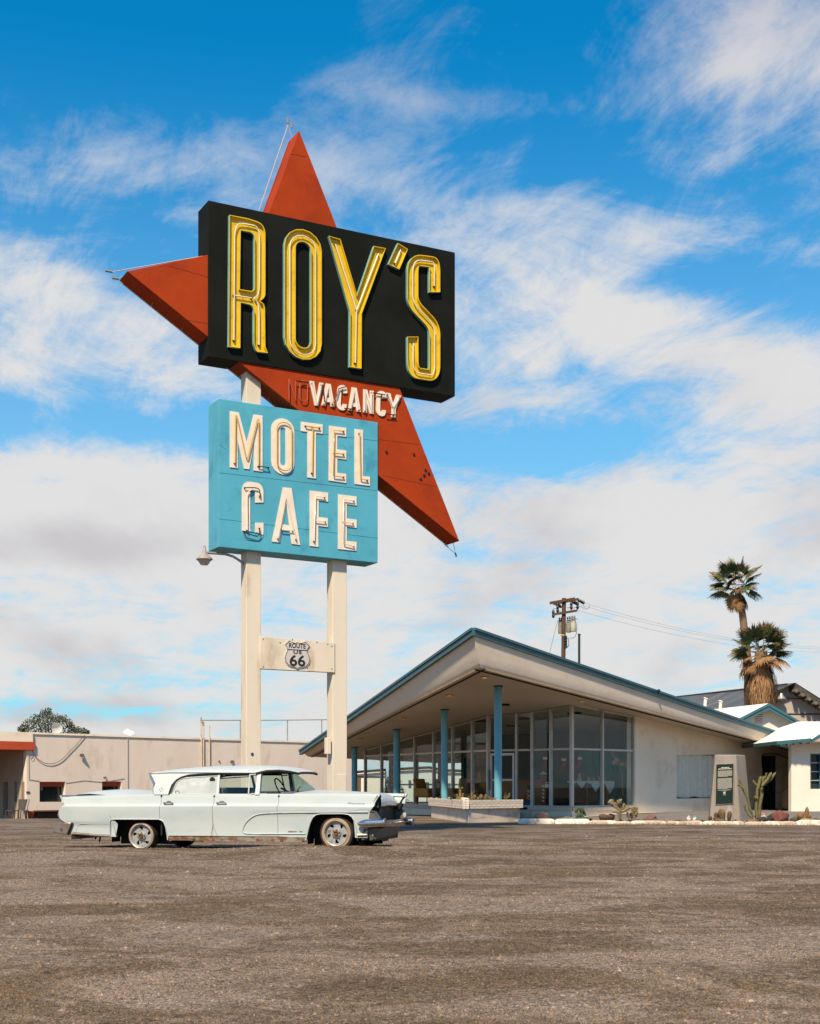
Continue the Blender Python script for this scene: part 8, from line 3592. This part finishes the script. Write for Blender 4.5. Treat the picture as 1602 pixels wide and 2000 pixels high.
    u0, z0 = c2(314.3, 1542.3)
    for k in range(4):
        a_ = k * math.pi / 2
        mb.box(sf(u0 + .028 * math.cos(a_), z0 + .028 * math.sin(a_), .002), (.014, .006, .014), 0)
    mb.build('pillar_emblem', [CAR_GREY], rt, local=True, kind='stuff')
    # door handles
    for x in (326, 430):
        mb = MB()
        u, z = cu(x, 1568.3)
        v = side_v(x, 1568.3)
        mb.tube([(u - .085, v - .030, z - .006), (u - .03, v - .035, z + .002), (u + .09, v - .030, z)], [.013, .011, .012], 6)
        mb.tube([(u - .07, v + .01, z), (u - .07, v - .03, z)], .014, 6)
        mb.tube([(u + .07, v + .01, z), (u + .07, v - .03, z)], .011, 6)
        mb.build('door_handle', [CHROME_D], rt, local=True, smooth=60)
        mb = MB()
        mb.blob((u + .0, v + .005, z + .012), (.05, .012, .022), 1, .0, 2)
        mb.build('handle_cup', [CAR_GREY], rt, local=True, smooth=60)

    # ---------------- wheels
    def wheel(cx_, cy_, rr, far, spin, tyre_r, vface=.06):
        v = vface if not far else WID - vface
        u, z = cu(cx_, cy_, vface)
        sgn = 1 if not far else -1
        rot = Matrix(((1, 0, 0), (0, 0, -sgn), (0, 1, 0))).transposed() if False else (Matrix.Rotation(R(90 * sgn), 3, 'X'))
        # axis: local +Z of the lathe points outward (towards -v for the near side)
        c = Vector((u, v, z))
        mbt = MB()
        prof = [(rr * .97, -.02), (rr * 1.02, -.012), (tyre_r * .96, -.030), (tyre_r, -.065), (tyre_r * 1.01, -.12), (tyre_r, -.21), (tyre_r * .93, -.25), (rr * .9, -.25)]
        mbt.lathe(prof, c, 40, rot=rot, cap=False)
        w = mbt.build('wheel', [RUBBER], rt, local=True, smooth=40)
        m2 = MB()
        m2.lathe([(rr * 1.035, -.010), (rr * 1.09, -.011), (rr * 1.03 + (tyre_r - rr) * .42, -.017)], c, 40, rot=rot, cap=False)
        m2.build('sidewall_band', [TANWALL], w, local=True, smooth=60)
        m3 = MB()
        m3.lathe([(rr * .86, -.075), (rr * .90, -.030), (rr * .95, -.006), (rr, .0), (rr * 1.03, -.006), (rr * 1.03, -.02)], c, 40, rot=rot, cap=False)
        # dished disc with five slots
        outer = [(rr * .87 * math.cos(a), rr * .87 * math.sin(a)) for a in np.linspace(0, 6.2832, 40, endpoint=False)]
        holes = []
        for k in range(5):
            a0 = spin + k * 2 * math.pi / 5
            h = []
            for (r_, da) in ((.52, -.20), (.52, .06), (.80, .30), (.82, .10), (.80, -.10)):
                h.append((rr * r_ * math.cos(a0 + da), rr * r_ * math.sin(a0 + da)))
            holes.append(fillet(h, rr * .05, 2))
        ff_ = lambda x, y, o: c + rot @ Vector((x, y, o - .055 + .045 * max(0, 1 - math.hypot(x, y) / (rr * .5)) * 0))
        m3.prism([outer] + holes, ff_, -.012, 0)
        m3.lathe([(rr * .40, -.055), (rr * .36, -.030), (rr * .30, -.020), (rr * .20, -.020)], c, 24, rot=rot, cap=False)
        m3.build('rim', [RIM], w, local=True, smooth=35, recalc=True)
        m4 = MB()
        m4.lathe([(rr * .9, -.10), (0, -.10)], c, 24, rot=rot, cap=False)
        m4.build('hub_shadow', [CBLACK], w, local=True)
        m5 = MB()
        m5.lathe([(rr * .20, -.03), (rr * .19, .005), (rr * .15, .012), (rr * .13, -.006), (0, -.008)], c, 16, rot=rot, cap=False)
        m5.build('hub', [RUST], w, local=True, smooth=40)
        for k in range(6):
            a0 = k * math.pi / 3 + .3
            m6 = MB()
            m6.lathe([(.011, -.025), (.011, .0), (.006, .004)], c + rot @ Vector((rr * .29 * math.cos(a0), rr * .29 * math.sin(a0), 0)), 6, rot=rot)
            m6.build('lug_nut', [CHROME_D], w, local=True)
        return w
    wheel(274.8, 1633.2, .205, False, .35, .252)
    wheel(656, 1627.6, .207, False, .9, .295)
    wheel(274.8, 1633.2, .205, True, .35, .252)
    wheel(656, 1627.6, .207, True, .9, .282)
    # wheel well linings
    for (xa, xb) in ((214, 325), (598, 696)):
        a_, b__ = cu(xa, 1600)[0], cu(xb, 1600)[0]
        for far in (False, True):
            mb = MB()
            v0, v1 = (.10, .42) if not far else (WID - .10, WID - .42)
            ztop = cu(xa, 1598.5)[1] + .02
            N = 10
            vs_ = []
            for k in range(N + 1):
                t = k / N
                ang = math.pi * t
                u = (a_ + b__) / 2 - (b__ - a_) / 2 * 1.03 * math.cos(ang)
                z = .16 + (ztop - .16) * min(1, math.sin(ang) ** .35 if 0 < t < 1 else 0)
                vs_ += [(u, v0, z), (u, v1, z)]
            mb.add(vs_, [(2 * k, 2 * k + 1, 2 * k + 3, 2 * k + 2) for k in range(N)])
            mb.add([(a_, v1, .12), (b__, v1, .12), (b__, v1, ztop), (a_, v1, ztop)], [(0, 1, 2, 3)])
            mb.build('wheel_well', [CBLACK], rt, local=True, recalc=False)
    return rt


build_car()
